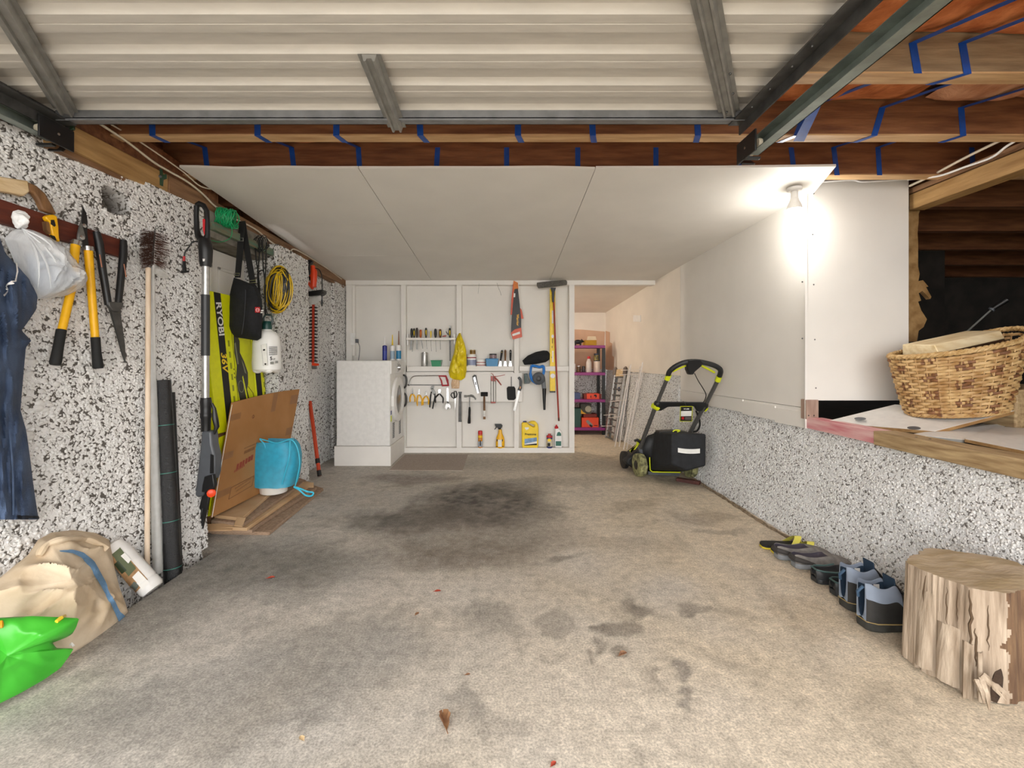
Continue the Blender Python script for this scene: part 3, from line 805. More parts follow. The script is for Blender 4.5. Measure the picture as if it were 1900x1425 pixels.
part('screwdriver_rack', m_white, wt, lambda b: b.fbox(754, 626.8, 845.5, 631, D - .05, DP), .0015)
def rackbracket(b):
    for u in (756, 843): b.fbox(u - 1, 620, u + 1.4, 640, D - .02, D + .0)
part('rack_bracket', m_whitep, wt, rackbracket)
def hookmarks(b):
    b.tube([W(922, 525, D - .012), W(924, 532, D - .02), W(928, 541, D - .012), W(930, 548, D - .01)], .0018, 5)
    b.tube([W(889, 526, D - .012), W(887, 545, D - .012)], .0012, 5)
part('wire_hook', m_steel_dk, wt, hookmarks)
part('shadow_gap', mat('gap_black', '#191613', .9), wt, lambda b: b.fbox(752, 842, 1062, 844.4, D + .03, DP))

# ---- dryer on its plinth
dn = 4.60
a = W(624, 827, dn); c = W(724, 669, dn)
X0, X1, Z0, Z1 = a.x, c.x, a.z, c.z
pl = thing('plinth', 'low white plywood plinth under the dryer', 'plinth', ((X0 + X1) / 2, 4.88, 0))
part('box', m_white, pl, lambda b: b.box(X0 - .02, X1 + .006, dn - .005, 5.235, 0, Z0 - .006), .003)
part('front_batten', m_white, pl, lambda b: b.box(X1 - .02, X1 + .008, dn - .009, dn - .005, .002, Z0 - .01), .001)
dy = thing('dryer', 'white front loading clothes dryer on plinth beside the tool wall', 'dryer', ((X0 + X1) / 2, 4.88, Z0 - .005))
m_app = P('appliance_enamel', '#eae8e4', .3)
part('cabinet', m_app, dy, lambda b: b.box(X0, X1, dn, 5.19, Z0 - .004, Z1), .008)
def flutes(b):
    for k in range(3):
        u0 = 635 + k * 31; u1 = u0 + 16
        for (p0, p1) in (((u0, 690), (u0, 806)), ((u1, 690), (u1, 806))):
            q0 = W(*p0, dn); q1 = W(*p1, dn); b.tube([q0, q1], .0022, 6)
        cx = (u0 + u1) / 2
        for vv, sg in ((690, -1), (806, 1)):
            pts = [W(cx + 8 * math.cos(t), vv + sg * 10 * math.sin(t), dn) for t in np.linspace(0, math.pi, 9)]
            b.tube(pts, .0022, 6)
part('pressed_panel', m_app, dy, flutes)
fx = X1
cpan_ = part('control_panel', m_whitep, dy, lambda b: b.box(fx - .002, fx + .012, dn + .005, 5.185, Z1 - .135, Z1 - .004), .004)
dcn = Vector((fx, 4.89, .645))
ring_ = part('door_ring', m_whitep, dy, lambda b: b.lathe(dcn, [(.235, .0), (.235, .022), (.215, .034), (.165, .036), (.15, .02), (.15, .0)], 48, (1, 0, 0)))
part('door_glass', mat('smoked_glass', '#6d6a66', .12, var=.05), ring_, lambda b: b.lathe(dcn, [(.152, .012), (.12, .022), (.05, .028), (.001, .03)], 40, (1, 0, 0)))
part('door_catch', m_whitep, ring_, lambda b: b.box(fx, fx + .03, 4.64, 4.66, .59, .70), .003)
part('knob', m_chrome, cpan_, lambda b: b.lathe((fx + .012, 4.90, Z1 - .075), [(.034, 0), (.034, .012), (.026, .028), (.001, .029)], 24, (1, 0, 0)))
for t in (0.3, .9, 1.6, 2.3, 2.9, 4.2, 5.3): part('dial_mark', m_ink, cpan_, lambda b: b.box(fx + .0125, fx + .0135, 4.90 + .055 * math.cos(t) - .007, 4.90 + .055 * math.cos(t) + .007, Z1 - .075 + .05 * math.sin(t) - .004, Z1 - .075 + .05 * math.sin(t) + .004))
for y0, y1 in ((4.70, 4.77), (4.98, 5.06)):
    part('vent_grille', m_grey, dy, lambda b, y0=y0, y1=y1: [b.box(fx + .001, fx + .004, y0, y1, .26 + .018 * k, .272 + .018 * k) for k in range(9)])
part('energy_label', m_lime, dy, lambda b: b.box(fx + .0005, fx + .002, 4.615, 4.66, .44, .50))
part('energy_label', m_navyp, dy, lambda b: b.box(fx + .0005, fx + .002, 4.615, 4.66, .51, .55))

def socket():
    t = thing('power_socket', 'white power socket with grey plug on the left stud', 'socket', W(656, 636, D - .02))
    part('faceplate', m_whitep, t, lambda b: b.fbox(650, 618, 659, 640, D - .018, D), .002)
    part('switch', m_whitep, t, lambda b: b.fbox(653, 620, 656, 624, D - .024, D - .018), .001)
    part('plug', m_grey, t, lambda b: b.fbox(659, 629, 664, 636, D - .05, D - .015), .003)
    part('cord', m_grey, t, lambda b: b.tube(smoothpath([W(663, 634, D - .04), W(667, 642, D - .05), W(667, 655, D - .05), W(665, 668.5, D - .045)]), .0035, 6))
socket()

# ---- small builders for standing things
def can(b, u0, u1, v0, v1, d, n=20, top=None):
    p = W((u0 + u1) / 2, v1, d); r = (u1 - u0) / 2 / FPX * d; h = (v1 - v0) / FPX * d
    b.lathe(p, [(r * .96, 0), (r, .004), (r, h - .003), (r * .97, h)], n)
    return p, r, h
def standing(name, label, cat, u0, u1, v0, v1, d, m, bands=(), group=None, cap=None, n=20):
    p = W((u0 + u1) / 2, v1, d); r = (u1 - u0) / 2 / FPX * d; h = (v1 - v0) / FPX * d
    t = thing(name, label, cat, p, group)
    part('body', m, t, lambda b: b.lathe(p, [(r * .96, 0), (r, .004), (r, h - .003), (r * .97, h)], n))
    for nm, a0, a1, mm in bands:
        part(nm, mm, t, lambda b: b.lathe(p + Vector((0, 0, h * a0)), [(r * 1.012, 0), (r * 1.012, h * (a1 - a0))], n, cap=False))
    if cap:
        nm, cr, ch, mm = cap
        part(nm, mm, t, lambda b: b.lathe(p + Vector((0, 0, h)), [(r * cr, 0), (r * cr, ch * .8), (r * cr * .85, ch), (.0005, ch)], n))
    return t, p, r, h
# sealant tubes on the dryer
K = crop(610, 500, 7.124)
def sealant(u0, u1, top, noz, label, m, mb, nozm, d=5.08):
    (ua, va), (ub, vb), (un, vn) = K([(u0, top), (u1, 1210), ((u0 + u1) / 2, noz)])
    z = Z1; p = Vector((((ua + ub) / 2 - CU) / FPX * d, d, z)); r = (ub - ua) / 2 / FPX * d; h = W(0, va, d).z - z; hn = W(0, vn, d).z - z - h
    t = thing('sealant_cartridge', label, 'sealant tube', p, 'sealant cartridges on the dryer')
    part('cartridge', m, t, lambda b: b.lathe(p, [(r, 0), (r, h), (r * .4, h + .008), (.0005, h + .008)], 18))
    part('print_band', mb, t, lambda b: b.lathe(p + Vector((0, 0, h * .1)), [(r * 1.01, 0), (r * 1.01, h * .55)], 18, cap=False))
    part('nozzle', nozm, t, lambda b: b.lathe(p + Vector((0, 0, h + .006)), [(.009, 0), (.007, hn * .4), (.004, hn)], 12))
sealant(710, 770, 1010, 890, 'blue sealant cartridge with clear nozzle on the dryer', P('deep_blue', '#2a2f86'), P('deep_blue2', '#34429c'), m_whitep)
sealant(812, 872, 1010, 870, 'white sealant cartridge with yellow tip on the dryer', m_whitep, P('pale_print', '#9fb4c4'), m_yel)
sealant(892, 957, 1005, 820, 'white and blue sealant cartridge with brown nozzle on the dryer', m_whitep, P('teal_print', '#1f7fae'), P('brown_nozzle', '#8a5f4a'))

# ---- screwdrivers and chisels in the little rack
C8 = crop(740, 590, 8.636)
def driver(hx0, hx1, top, sx, sy, sw, label, m, m2=None, nm='screwdriver', d=5.245, r2=None):
    (u0, v0), (u1, v1), (us, vs) = C8([(hx0, top), (hx1, 312), (sx, sy)])
    p = W((u0 + u1) / 2, v1, d); r = (u1 - u0) / 2 / FPX * d * .92; h = (v1 - v0) / FPX * d
    t = thing(nm, label, 'screwdriver' if nm == 'screwdriver' else nm.split('_')[-1], p, 'hand tools in the small white rack')
    part('handle', m, t, lambda b: b.lathe(p, [(r * .6, -.004), (r * .75, h * .1), (r, h * .35), (r * .95, h * .8), (r * .7, h * .97), (.0005, h)], 12))
    if m2: part('grip_inlay', m2, t, lambda b: b.lathe(p + Vector((r * .15, -r * .55, h * .18)), [(r * .3, 0), (r * .55, h * .2), (r * .5, h * .55), (.0005, h * .62)], 8))
    e = W(us, vs, d)
    if sw > .006: part('blade', m_steel, t, lambda b: b.prism([p + Vector((-sw * .45, 0, 0)), p + Vector((sw * .45, 0, 0)), e + Vector((sw * .6, 0, 0)), e + Vector((-sw * .6, 0, 0))], (0, .004, 0)))
    else: part('shaft', m_steel, t, lambda b: (b.tube([p, e.lerp(p, .12)], .0025, 6), b.prism([e.lerp(p, .12) + Vector((-.002, 0, 0)), e.lerp(p, .12) + Vector((.002, 0, 0)), e + Vector((.004, 0, 0)), e + Vector((-.004, 0, 0))], (0, .002, 0))))
m_hbr = P('dark_brown_plastic', '#2c1c16', .35); m_amber = P('amber_plastic', '#b4561f', .3)
driver(183, 226, 165, 193, 510, .020, 'leftmost wood chisel with black handle in the rack', m_black, None, 'wood_chisel')
driver(226, 262, 165, 215, 540, .004, 'black and yellow screwdriver beside the leftmost chisel', m_black, m_yel)
driver(270, 312, 155, 292, 505, .016, 'wide chisel with dark brown handle in the rack', m_hbr, None, 'wood_chisel')
driver(328, 374, 185, 385, 495, .010, 'chisel with translucent amber handle in the rack', m_amber, P('amber_light', '#e08a35'), 'wood_chisel')
driver(415, 456, 155, 452, 495, .004, 'tall black screwdriver with broad yellow inlay in the rack', m_black, m_yel)
driver(500, 527, 205, 522, 530, .004, 'short slim all yellow screwdriver in the rack', m_yel)
driver(563, 611, 170, 600, 540, .004, 'plump plain black screwdriver in the rack', m_black)
driver(638, 686, 175, 668, 505, .004, 'brown screwdriver with yellow band in the rack', P('brown_grip', '#5c2c18'), m_yel)
driver(796, 836, 160, 815, 420, .004, 'rightmost screwdriver, black with yellow stripe, in the rack', m_black, m_yel)
def rest(name, label, cat, fn, m, loc, group=None, bevel=0):
    t = MB(); fn(t); return t.build(name, m, None, bevel, label=label, cat=cat, group=group)
def snips():
    pts = C8([(690, 300), (705, 285), (750, 272), (762, 285), (750, 300)])
    t = thing('small_pliers', 'small red handled pliers lying on the rack', 'pliers', W(824, 626.8, 5.23), 'hand tools in the small white rack')
    part('handle', P('dull_red', '#9c2f22'), t, lambda b: b.fprism(pts, 5.225, .015), .002)
    part('jaw', m_black, t, lambda b: b.fprism(C8([(750, 220), (760, 212), (795, 262), (782, 272)]), 5.225, .008), .001)
    f = thing('flat_file', 'long grey flat file hanging through the right end of the rack', 'file', W(834, 671, 5.19), 'hand tools in the small white rack')
    part('blade', m_steel_dk, f, lambda b: b.fprism(C8([(806, 360), (836, 360), (836, 690), (810, 690)]), 5.195, .004))
    part('tang', m_steel, f, lambda b: b.fprism(C8([(806, 122), (836, 122), (836, 360), (806, 360)]), 5.26, .003))
snips()
# ---- left shelf
ds = 5.25
(q0, q1) = C8([(360, 555), (465, 760)])
t, p, r, h = standing('steel_tumbler', 'tall brushed steel tumbler on the left shelf', 'tumbler', q0[0], q1[0], q0[1], 680, ds, m_alu, cap=('lid', .8, .006, m_chrome))
def tub(name, label, u0, u1, v0, v1, d, m, taper=.86, dep=.055, lid=None):
    a, c = W(u0, v1, d), W(u1, v0, d); cx = (a.x + c.x) / 2; w = (c.x - a.x) / 2
    t = thing(name, label, 'tub', Vector((cx, d, a.z)))
    def f(b):
        def sec(z, k, i): return [Vector((cx - w * k + i, d - dep * k + i, z)), Vector((cx + w * k - i, d - dep * k + i, z)), Vector((cx + w * k - i, d + dep * k - i, z)), Vector((cx - w * k + i, d + dep * k - i, z))]
        s0, s1, s2, s3 = sec(a.z, taper, 0), sec(c.z, .97, 0), sec(c.z, .97, .004), sec(a.z + .004, taper, .004)
        vs = s0 + s1 + s2 + s3; fs = [(3, 2, 1, 0)]
        for k in range(3):
            for i in range(4): fs.append((4 * k + i, 4 * k + (i + 1) % 4, 4 * k + 4 + (i + 1) % 4, 4 * k + 4 + i))
        fs.append((12, 13, 14, 15)); b.add(vs, fs)
    part('tray', m, t, f)
    part('rim', m, t, lambda b: b.tube([Vector((cx - w, d - dep, c.z)), Vector((cx + w, d - dep, c.z)), Vector((cx + w, d + dep, c.z)), Vector((cx - w, d + dep, c.z))], .004, 6, closed=True))
    return t
(a0, a1) = C8([(522, 682), (690, 755)])
tub('plastic_tub', 'small green open plastic tub on the left shelf', a0[0], a1[0], a0[1], 680, 5.255, P('green_tub', '#2f8f63', .3), .8, .05)
# ---- middle shelf
def K8(x, y): return C8([(x, y)])[0]
zs = 679.5
t, p, r, h = standing('paint_tub', 'white paint tub with red rimmed lid on the middle shelf', 'paint tub', K8(1088, 0)[0], K8(1240, 0)[0], K8(0, 600)[1], zs, 5.255, m_whitep, [('label_band', .1, .6, P('grey_blue_print', '#8b93b0')), ('red_band', .74, .84, P('dark_red_print', '#9c2f3c'))], cap=('lid', 1.03, .012, m_whitep))
z2 = CV - (p.z + h + .012 - CAMH) / 5.255 * FPX
standing('small_tin', 'small brown and yellow tin standing on the paint tub lid', 'tin', K8(1140, 0)[0], K8(1230, 0)[0], K8(0, 510)[1], z2, 5.255, P('tin_cream', '#d9c9a0'), [('label_band', .1, .9, P('tin_brown', '#7c5a1d'))], cap=('lid', .9, .003, m_chrome))
standing('filler_tub', 'low white filler tub with pink stripes on the middle shelf', 'tub', K8(1242, 0)[0], K8(1392, 0)[0], K8(0, 675)[1], zs, 5.255, m_whitep, [('stripe', .12, .28, P('pink_print', '#b5736f')), ('stripe', .55, .7, P('pink_print', '#b5736f'))], cap=('lid', 1.03, .008, m_whitep))
bx = tub('plastic_tub', 'bright blue plastic tub on the middle shelf', K8(1395, 0)[0], K8(1595, 0)[0], K8(0, 655)[1], zs, 5.25, P('cyan_blue', '#2180b4', .35), .88, .05)
part('lid', P('cyan_blue', '#2180b4', .35), bx, lambda b: b.fbox(K8(1397, 0)[0], K8(0, 653)[1], K8(1593, 0)[0], K8(0, 661)[1], 5.205, 5.295), .002)
standing('screw_jar', 'small clear jar of screws with black lid on the blue tub', 'jar', K8(1453, 0)[0], K8(1568, 0)[0], K8(0, 592)[1], K8(0, 652)[1], 5.25, P('jar_contents', '#a98f95', .2, var=.3, scale=90), cap=('lid', 1.03, .014, m_black))
def scraper(x, top, lean, label, m, m2):
    d = 5.235; (u0, v0) = K8(x + lean, top); (u1, v1) = K8(x, 690); (u2, v2) = K8(x - lean * .3, 762)
    a, c, e = W(u0, v0, d), W(u1, v1, d), W(u2, zs, d)
    t = thing('scraper', label, 'scraper', e, 'scrapers and knives on the middle shelf')
    part('handle', m, t, lambda b: b.tube([a, a.lerp(c, .1), a.lerp(c, .5), a.lerp(c, .85), c], [.004, .0135, .013, .0105, .008], 10))
    part('blade', m_chrome, t, lambda b: b.prism([c + Vector((-.008, 0, .006)), c + Vector((.008, 0, .006)), e + Vector((.02, 0, 0)), e + Vector((-.02, 0, 0))], (0, .002, 0)))
    part('hole', m2, t, lambda b: b.cyl(a.lerp(c, .2) + Vector((0, -.0145, 0)), a.lerp(c, .2) + Vector((0, -.012, 0)), .004, n=10))
scraper(1630, 512, 26, 'leaning scraper with black and yellow handle by the blue tub', m_black, m_yel)
scraper(1705, 507, 2, 'scraper with brown wooden handle between the black ones', w_handle, m_ink)
scraper(1788, 508, 3, 'scraper with black handle nearest the middle stud', m_black, m_whitep)

# ---- tools on the board
A7 = crop(740, 690, 7.917)
dt = D - .03
def A1(x, y, d=None): return W(*A7([(x, y)])[0], dt if d is None else d)
def AP(pts, d=None): return [A1(x, y, d) for x, y in pts]
GB = 'tools hung on the white tool board'
t = thing('hacksaw', 'hacksaw with red handle hung on the tool board', 'saw', A1(400, 130), GB)
part('frame', m_chrome, t, lambda b: b.tube(smoothpath(AP([(155, 205), (165, 130), (190, 85), (235, 62), (330, 58), (590, 56)])), .0065, 8))
part('blade', m_steel_dk, t, lambda b: b.prism(AP([(140, 186), (630, 188), (630, 200), (140, 198)]), (0, .002, 0)))
part('wing_nut', m_steel_dk, t, lambda b: b.ball(A1(140, 192), .009, 8, 6))
part('handle', P('red_grip', '#b02a35'), t, lambda b: b.tube(AP([(590, 60), (690, 62), (712, 120), (728, 198), (640, 200), (625, 130)]), [.011, .012, .013, .013, .011, .009], 8, closed=True))
for ys, lb in ((0, 'upper dark steel clamp hung beside the dryer door'), (268, 'lower dark steel clamp hung beside the dryer door')):
    t = thing('g_clamp', lb, 'clamp', A1(90, 240 + ys), 'clamps beside the dryer')
    part('frame', m_steel_dk, t, lambda b: b.tube(smoothpath(AP([(50, 48 + ys), (85, 52 + ys), (108, 85 + ys), (112, 150 + ys), (98, 215 + ys), (60, 245 + ys)])), .011, 8))
    part('screw', m_steel, t, lambda b: (b.tube(AP([(55, 60 + ys), (55, 225 + ys)]), .005, 8), b.tube(AP([(40, 225 + ys), (75, 232 + ys)]), .003, 6)))
def pliers(cx, top, piv, hl, hr, label, mh, mt=None, wide=12, nose='long', bulge=1.0, nm='pliers'):
    t = thing(nm, label, 'pliers', A1(cx, max(hl[1], hr[1])), GB)
    def jaws(b):
        if nose == 'long':
            b.prism(AP([(cx - 2, top), (cx - wide, top + 35), (cx - wide - 3, piv - 5), (cx, piv + 10), (cx - 1, piv - 25)]), (0, .008, 0))
            b.prism(AP([(cx + 2, top), (cx + wide, top + 35), (cx + wide + 3, piv - 5), (cx, piv + 10), (cx + 1, piv - 25)]), (0, .008, 0))
        else:
            b.prism(AP([(cx - 22, top + 12), (cx - 12, top), (cx + 22, top), (cx + 28, top + 14), (cx + 14, piv), (cx, piv + 14), (cx - 16, piv)]), (0, .010, 0))
    part('jaw', m_chrome, t, jaws, .001)
    part('pivot', m_steel_dk, t, lambda b: b.cyl(A1(cx, piv, dt - .003), A1(cx, piv, dt + .008), .006, n=10))
    for s, e in ((-1, hl), (1, hr)):
        mx = cx + s * (abs(e[0] - cx) * .95 * bulge + 4)
        pts = AP([(cx + s * 4, piv + 5), (cx + s * 18, piv + 18), (mx, piv + (e[1] - piv) * .45), (e[0] + s * 2, piv + (e[1] - piv) * .75), e])
        part('handle', mh, t, lambda b: b.tube(smoothpath(pts), [.005] * 4 + [.0085] * 17 + [.006] * 4, 8), label=None)
        if mt: part('grip_end', mt, t, lambda b: b.tube(smoothpath(pts)[-9:], [.0092] * 8 + [.006], 8))
    return t
pliers(200, 230, 322, (168, 443), (236, 443), 'leftmost yellow handled long nose pliers on the tool board', m_yellow, None, 8)
pliers(298, 238, 335, (272, 500), (338, 495), 'middle of the three yellow handled pliers, its grips hanging lowest', m_yellow, None, 12)
pliers(400, 278, 350, (358, 487), (436, 483), 'rightmost yellow handled pliers with the shortest jaws', m_yellow, None, 9)
pliers(595, 255, 318, (540, 458), (648, 460), 'end nippers with black handles spread wide on the tool board', m_black, None, 10, 'end', 1.0)
t = thing('water_pump_pliers', 'slip joint pliers with black legs beside the nippers', 'pliers', A1(480, 540), GB)
part('jaw', m_steel, t, lambda b: (b.prism(AP([(480, 208), (515, 205), (520, 228), (498, 250), (478, 258), (462, 240)]), (0, .010, 0)), b.prism(AP([(474, 240), (500, 240), (535, 290), (540, 330), (515, 345), (480, 300)]), (0, .010, 0))), .001)
part('handle', m_black, t, lambda b: b.tube(smoothpath(AP([(480, 290), (468, 350), (460, 440), (455, 522)])), [.006] * 5 + [.008] * 14, 8))
part('handle', m_black, t, lambda b: b.tube(smoothpath(AP([(528, 320), (530, 370), (512, 460), (496, 542)])), [.006] * 5 + [.008] * 14, 8))
t = thing('adjustable_wrench', 'chrome adjustable wrench hanging jaws down', 'wrench', A1(720, 555), GB)
part('handle', m_chrome, t, lambda b: b.prism(AP([(700, 240), (715, 230), (732, 240), (738, 390), (730, 470), (705, 470), (698, 390)]), (0, .007, 0)), .001)
part('jaw', m_chrome, t, lambda b: b.prism(AP([(700, 460), (735, 460), (762, 500), (760, 535), (740, 555), (745, 525), (718, 520), (702, 555), (680, 540), (680, 500)]), (0, .009, 0)), .001)
part('worm_screw', m_steel_dk, t, lambda b: b.cyl(A1(705, 440), A1(730, 452), .008, n=8))
t = thing('scissors', 'black handled scissors hanging blades down on the tool board', 'scissors', A1(828, 565), GB)
part('handle', m_black, t, lambda b: b.tube(AP([(780, 310), (805, 305), (815, 350), (810, 395), (780, 370), (765, 340)]), .006, 8, closed=True))
part('handle', m_black, t, lambda b: b.tube(AP([(815, 285), (840, 285), (854, 325), (845, 370), (825, 385), (815, 330)]), .006, 8, closed=True))
part('blade', m_chrome, t, lambda b: b.prism(AP([(815, 390), (840, 390), (836, 500), (828, 565), (820, 490)]), (0, .003, 0)))
t = thing('pry_bar', 'flat black pry bar between scissors and claw hammer', 'pry bar', A1(895, 735), GB)
part('bar', m_steel_dk, t, lambda b: b.prism(AP([(872, 292), (928, 292), (918, 330), (920, 690), (924, 735), (876, 735), (880, 400), (880, 330)]), (0, .012, 0)), .002)
part('nail_slot', m_ink, t, lambda b: b.prism(AP([(894, 320), (904, 320), (906, 390), (892, 390)], dt - .001), (0, .001, 0)))
t = thing('claw_hammer', 'claw hammer with black rubber grip on the tool board', 'hammer', A1(1038, 760), GB)
part('head', m_steel, t, lambda b: (b.cyl(A1(960, 358), A1(1000, 358), .013, n=14), b.tube(smoothpath(AP([(995, 358), (1035, 352), (1075, 352), (1108, 375), (1132, 408)])), [.009] * 8 + [.013] * 8 + [.009] * 8 + [.003], 10)))
part('shaft', m_chrome, t, lambda b: b.tube(AP([(1040, 362), (1040, 525)]), .0075, 10))
part('grip', m_black2, t, lambda b: b.tube(AP([(1040, 515), (1040, 560), (1037, 640), (1033, 740), (1033, 758)]), [.010, .014, .013, .018, .016], 12))
t = thing('utility_knife', 'silver utility knife with dark edges slanting on the tool board', 'knife', A1(1168, 322), GB)
part('body', m_black, t, lambda b: b.prism(AP([(1080, 65), (1108, 40), (1138, 48), (1142, 80), (1187, 300), (1150, 318), (1085, 110)]), (0, .010, 0)), .002)
part('face_plate', m_chrome, t, lambda b: b.prism(AP([(1092, 85), (1122, 70), (1180, 310), (1152, 322)], dt - .002), (0, .003, 0)))
part('slider', m_ink, t, lambda b: b.prism(AP([(1118, 150), (1132, 147), (1140, 192), (1126, 195)], dt - .004), (0, .003, 0)))
t = thing('rubber_mallet', 'black rubber mallet with wooden handle on the tool board', 'mallet', A1(1255, 695), GB)
part('head', m_black2, t, lambda b: b.lathe(A1(1204, 328), [(.022, 0), (.025, .004), (.025, .076), (.022, .080)], 18, (1, 0, 0)))
part('handle', w_handle, t, lambda b: b.tube(AP([(1255, 350), (1255, 420), (1256, 560), (1256, 695)]), [.010, .012, .013, .014], 12))
part('paper_sleeve', m_paper, t, lambda b: b.lathe(A1(1256, 655), [(.0145, 0), (.0145, .068)], 14, cap=False))
t = thing('caulking_gun', 'red and grey skeleton caulking gun on the tool board', 'caulking gun', A1(1390, 460), GB)
m_cred = P('caulk_red', '#a9483f')
part('rod', m_chrome, t, lambda b: (b.tube(AP([(1353, 120), (1353, 450)]), .0035, 6), b.tube(AP([(1424, 130), (1424, 450)]), .0035, 6)))
part('plunger', m_steel, t, lambda b: b.tube(AP([(1390, 60), (1390, 440)]), .004, 6))
part('end_plate', m_cred, t, lambda b: (b.prism(AP([(1346, 440), (1430, 440), (1424, 462), (1352, 462)]), (0, .02, 0)), b.prism(AP([(1350, 60), (1420, 70), (1426, 140), (1350, 135)]), (0, .004, 0))), .001)
part('trigger', m_cred, t, lambda b: b.tube(AP([(1400, 75), (1450, 120), (1505, 195)]), [.008, .008, .006], 8))
part('hook', m_cred, t, lambda b: (b.tube(smoothpath(AP([(1352, 18), (1380, 35), (1400, 65), (1470, 62), (1560, 42)])), .0035, 6)))
t = thing('rubber_paddle', 'black rounded rubber paddle on a thin stem', 'paddle', A1(1650, 418), GB)
part('blade', m_black2, t, lambda b: b.prism(AP([(1585, 240), (1605, 215), (1695, 215), (1712, 240), (1720, 390), (1690, 415), (1610, 415), (1592, 395)]), (0, .012, 0)), .004)
part('stem', m_black, t, lambda b: b.tube(AP([(1653, 70), (1653, 220)]), .004, 6))
t = thing('pruning_saw', 'folding pruning saw with curved black handle and pale blade', 'saw', A1(1700, 575), GB)
part('handle', m_black, t, lambda b: b.prism(AP([(1742, 90), (1770, 68), (1800, 95), (1812, 150), (1808, 240), (1790, 285), (1745, 265), (1772, 210), (1770, 130), (1755, 105)], dt - .006), (0, .016, 0)), .003)
part('inlay', P('amber_inlay', '#c98a4a'), t, lambda b: b.prism(AP([(1778, 215), (1795, 215), (1788, 250), (1772, 248)], dt - .008), (0, .003, 0)))
part('blade', m_alu, t, lambda b: b.prism(AP([(1750, 268), (1785, 280), (1715, 575), (1680, 568)]), (0, .003, 0)))
part('bolt', m_ink, t, lambda b: b.cyl(A1(1702, 558, dt - .002), A1(1702, 558, dt + .001), .003, n=8))

# ---- hanging yellow net bag
pts = C8([(962, 245), (985, 235), (1010, 300), (1050, 400), (1080, 520), (1085, 700), (1085, 850), (1060, 960), (1000, 1000), (880, 985), (820, 950), (795, 860), (830, 720), (880, 560), (905, 400), (935, 300)])
t = thing('hanging_bag', 'yellow plastic bag hanging from the middle stud with a brush sticking out below', 'bag', W(848, 712, D - .06))
part('bag', mat('yellow_film', '#ecd510', .35, scale=14, c2='#c9ad14', stretch=(3, 3, .6), bump=.5, bscale=20), t, lambda b: b.pillow(fp(pts, D - .055), (0, -1, 0), .055, .035, wob=.03, wscale=26, seg=60, rings=10))
part('brush', mat('bristle_pale', '#e9cfae', .8, scale=60, c2='#c49a72', stretch=(3, 3, .3)), t, lambda b: b.pillow(fp([(839, 703), (852, 703), (853, 712), (852, 721), (838, 721), (837, 712)], D - .045), (0, -1, 0), .02, .015, seg=24, rings=4))
# ---- saw in sleeve
B5 = crop(840, 500, 7.124)
t = thing('handsaw', 'handsaw in a black and orange sleeve hanging from the top plate', 'saw', W(958, 628, D - .02))
slv_ = part('sleeve', m_black, t, lambda b: b.fprism(B5([(800, 400), (815, 260), (862, 250), (888, 480), (905, 650), (905, 770), (770, 835), (782, 600)]), D - .025, .012), .002)
part('handle', P('saw_orange', '#d5761d'), t, lambda b: b.fprism(B5([(805, 147), (862, 175), (868, 262), (838, 262), (808, 300), (800, 260)]), D - .024, .011), .002)
part('edge_guard', P('guard_orange', '#cf4a1e'), t, lambda b: (b.fprism(B5([(800, 160), (806, 300), (790, 600), (765, 598), (775, 400)]), D - .0245, .010), b.fprism(B5([(888, 505), (910, 530), (936, 650), (905, 650), (890, 580)]), D - .0245, .010)), .001)
part('sleeve_end', P('guard_orange', '#cf4a1e'), t, lambda b: b.fprism(B5([(905, 768), (918, 892), (795, 925), (768, 838), (820, 790)]), D - .0262, .013), .002)
part('sticker', m_paper, t, lambda b: (b.fprism(B5([(785, 855), (888, 820), (890, 850), (792, 882)]), D - .0275, .001), b.fprism(B5([(805, 315), (828, 315), (826, 365), (803, 368)]), D - .0265, .001)))
text('Warrior', .038, W(*B5([(858, 668)])[0], D - .027), (0, 0, -1), (1, 0, 0), m_yellow, slv_, weight=.001)
# ---- broom and level
t = thing('broom', 'soft grey headed broom with long red handle hung head up', 'broom', W(1037, 780, D - .05))
m_bristle = mat('grey_bristles', '#77756f', .95, scale=90, c2='#55534e', bump=1.0, bscale=160)
part('head', m_bristle, t, lambda b: b.pillow(fp(B5([(1112, 175), (1300, 150), (1500, 140), (1515, 165), (1508, 205), (1330, 230), (1130, 250), (1110, 215)]), D - .07), (0, -1, 0), .035, .03, wob=.012, wscale=60, seg=60))
part('socket', m_black, t, lambda b: b.fprism(B5([(1295, 240), (1365, 240), (1350, 290), (1342, 430), (1315, 430), (1312, 300)]), D - .075, .02), .003)
part('handle', P('red_handle', '#9c3019', .35), t, lambda b: b.tube([W(1026.8, 540, D - .065), W(1029, 600, D - .06), W(1032, 680, D - .05), W(1036.8, 780, D - .04)], .0095, 10))
part('tip', P('tip_brown', '#5a2a1a'), t, lambda b: b.tube([W(1036.6, 775, D - .041), W(1036.9, 781, D - .04)], .0105, 10))
t = thing('spirit_level', 'long yellow spirit level hung upright beside the broom handle', 'level', W(1026, 728, D - .02))
part('bar', m_yel, t, lambda b: b.fbox(1020.3, 536, 1030.5, 727, D - .028, D - .004), .003)
part('end_cap', m_black, t, lambda b: b.fbox(1020.2, 725.5, 1030.6, 728.5, D - .029, D - .003), .001)
part('vial', m_whitep, t, lambda b: b.lathe(W(1025.5, 697.5, D - .029), [(.027, 0), (.027, .003), (.018, .003), (.0005, .0015)], 20, (0, -1, 0)))
part('vial', m_whitep, t, lambda b: b.lathe(W(1025.5, 624, D - .029), [(.02, 0), (.02, .002), (.0005, .002)], 16, (0, -1, 0), sx=.7))
part('slot', m_whitep, t, lambda b: b.fbox(1024, 576, 1026.8, 600, D - .0295, D - .027), .001)
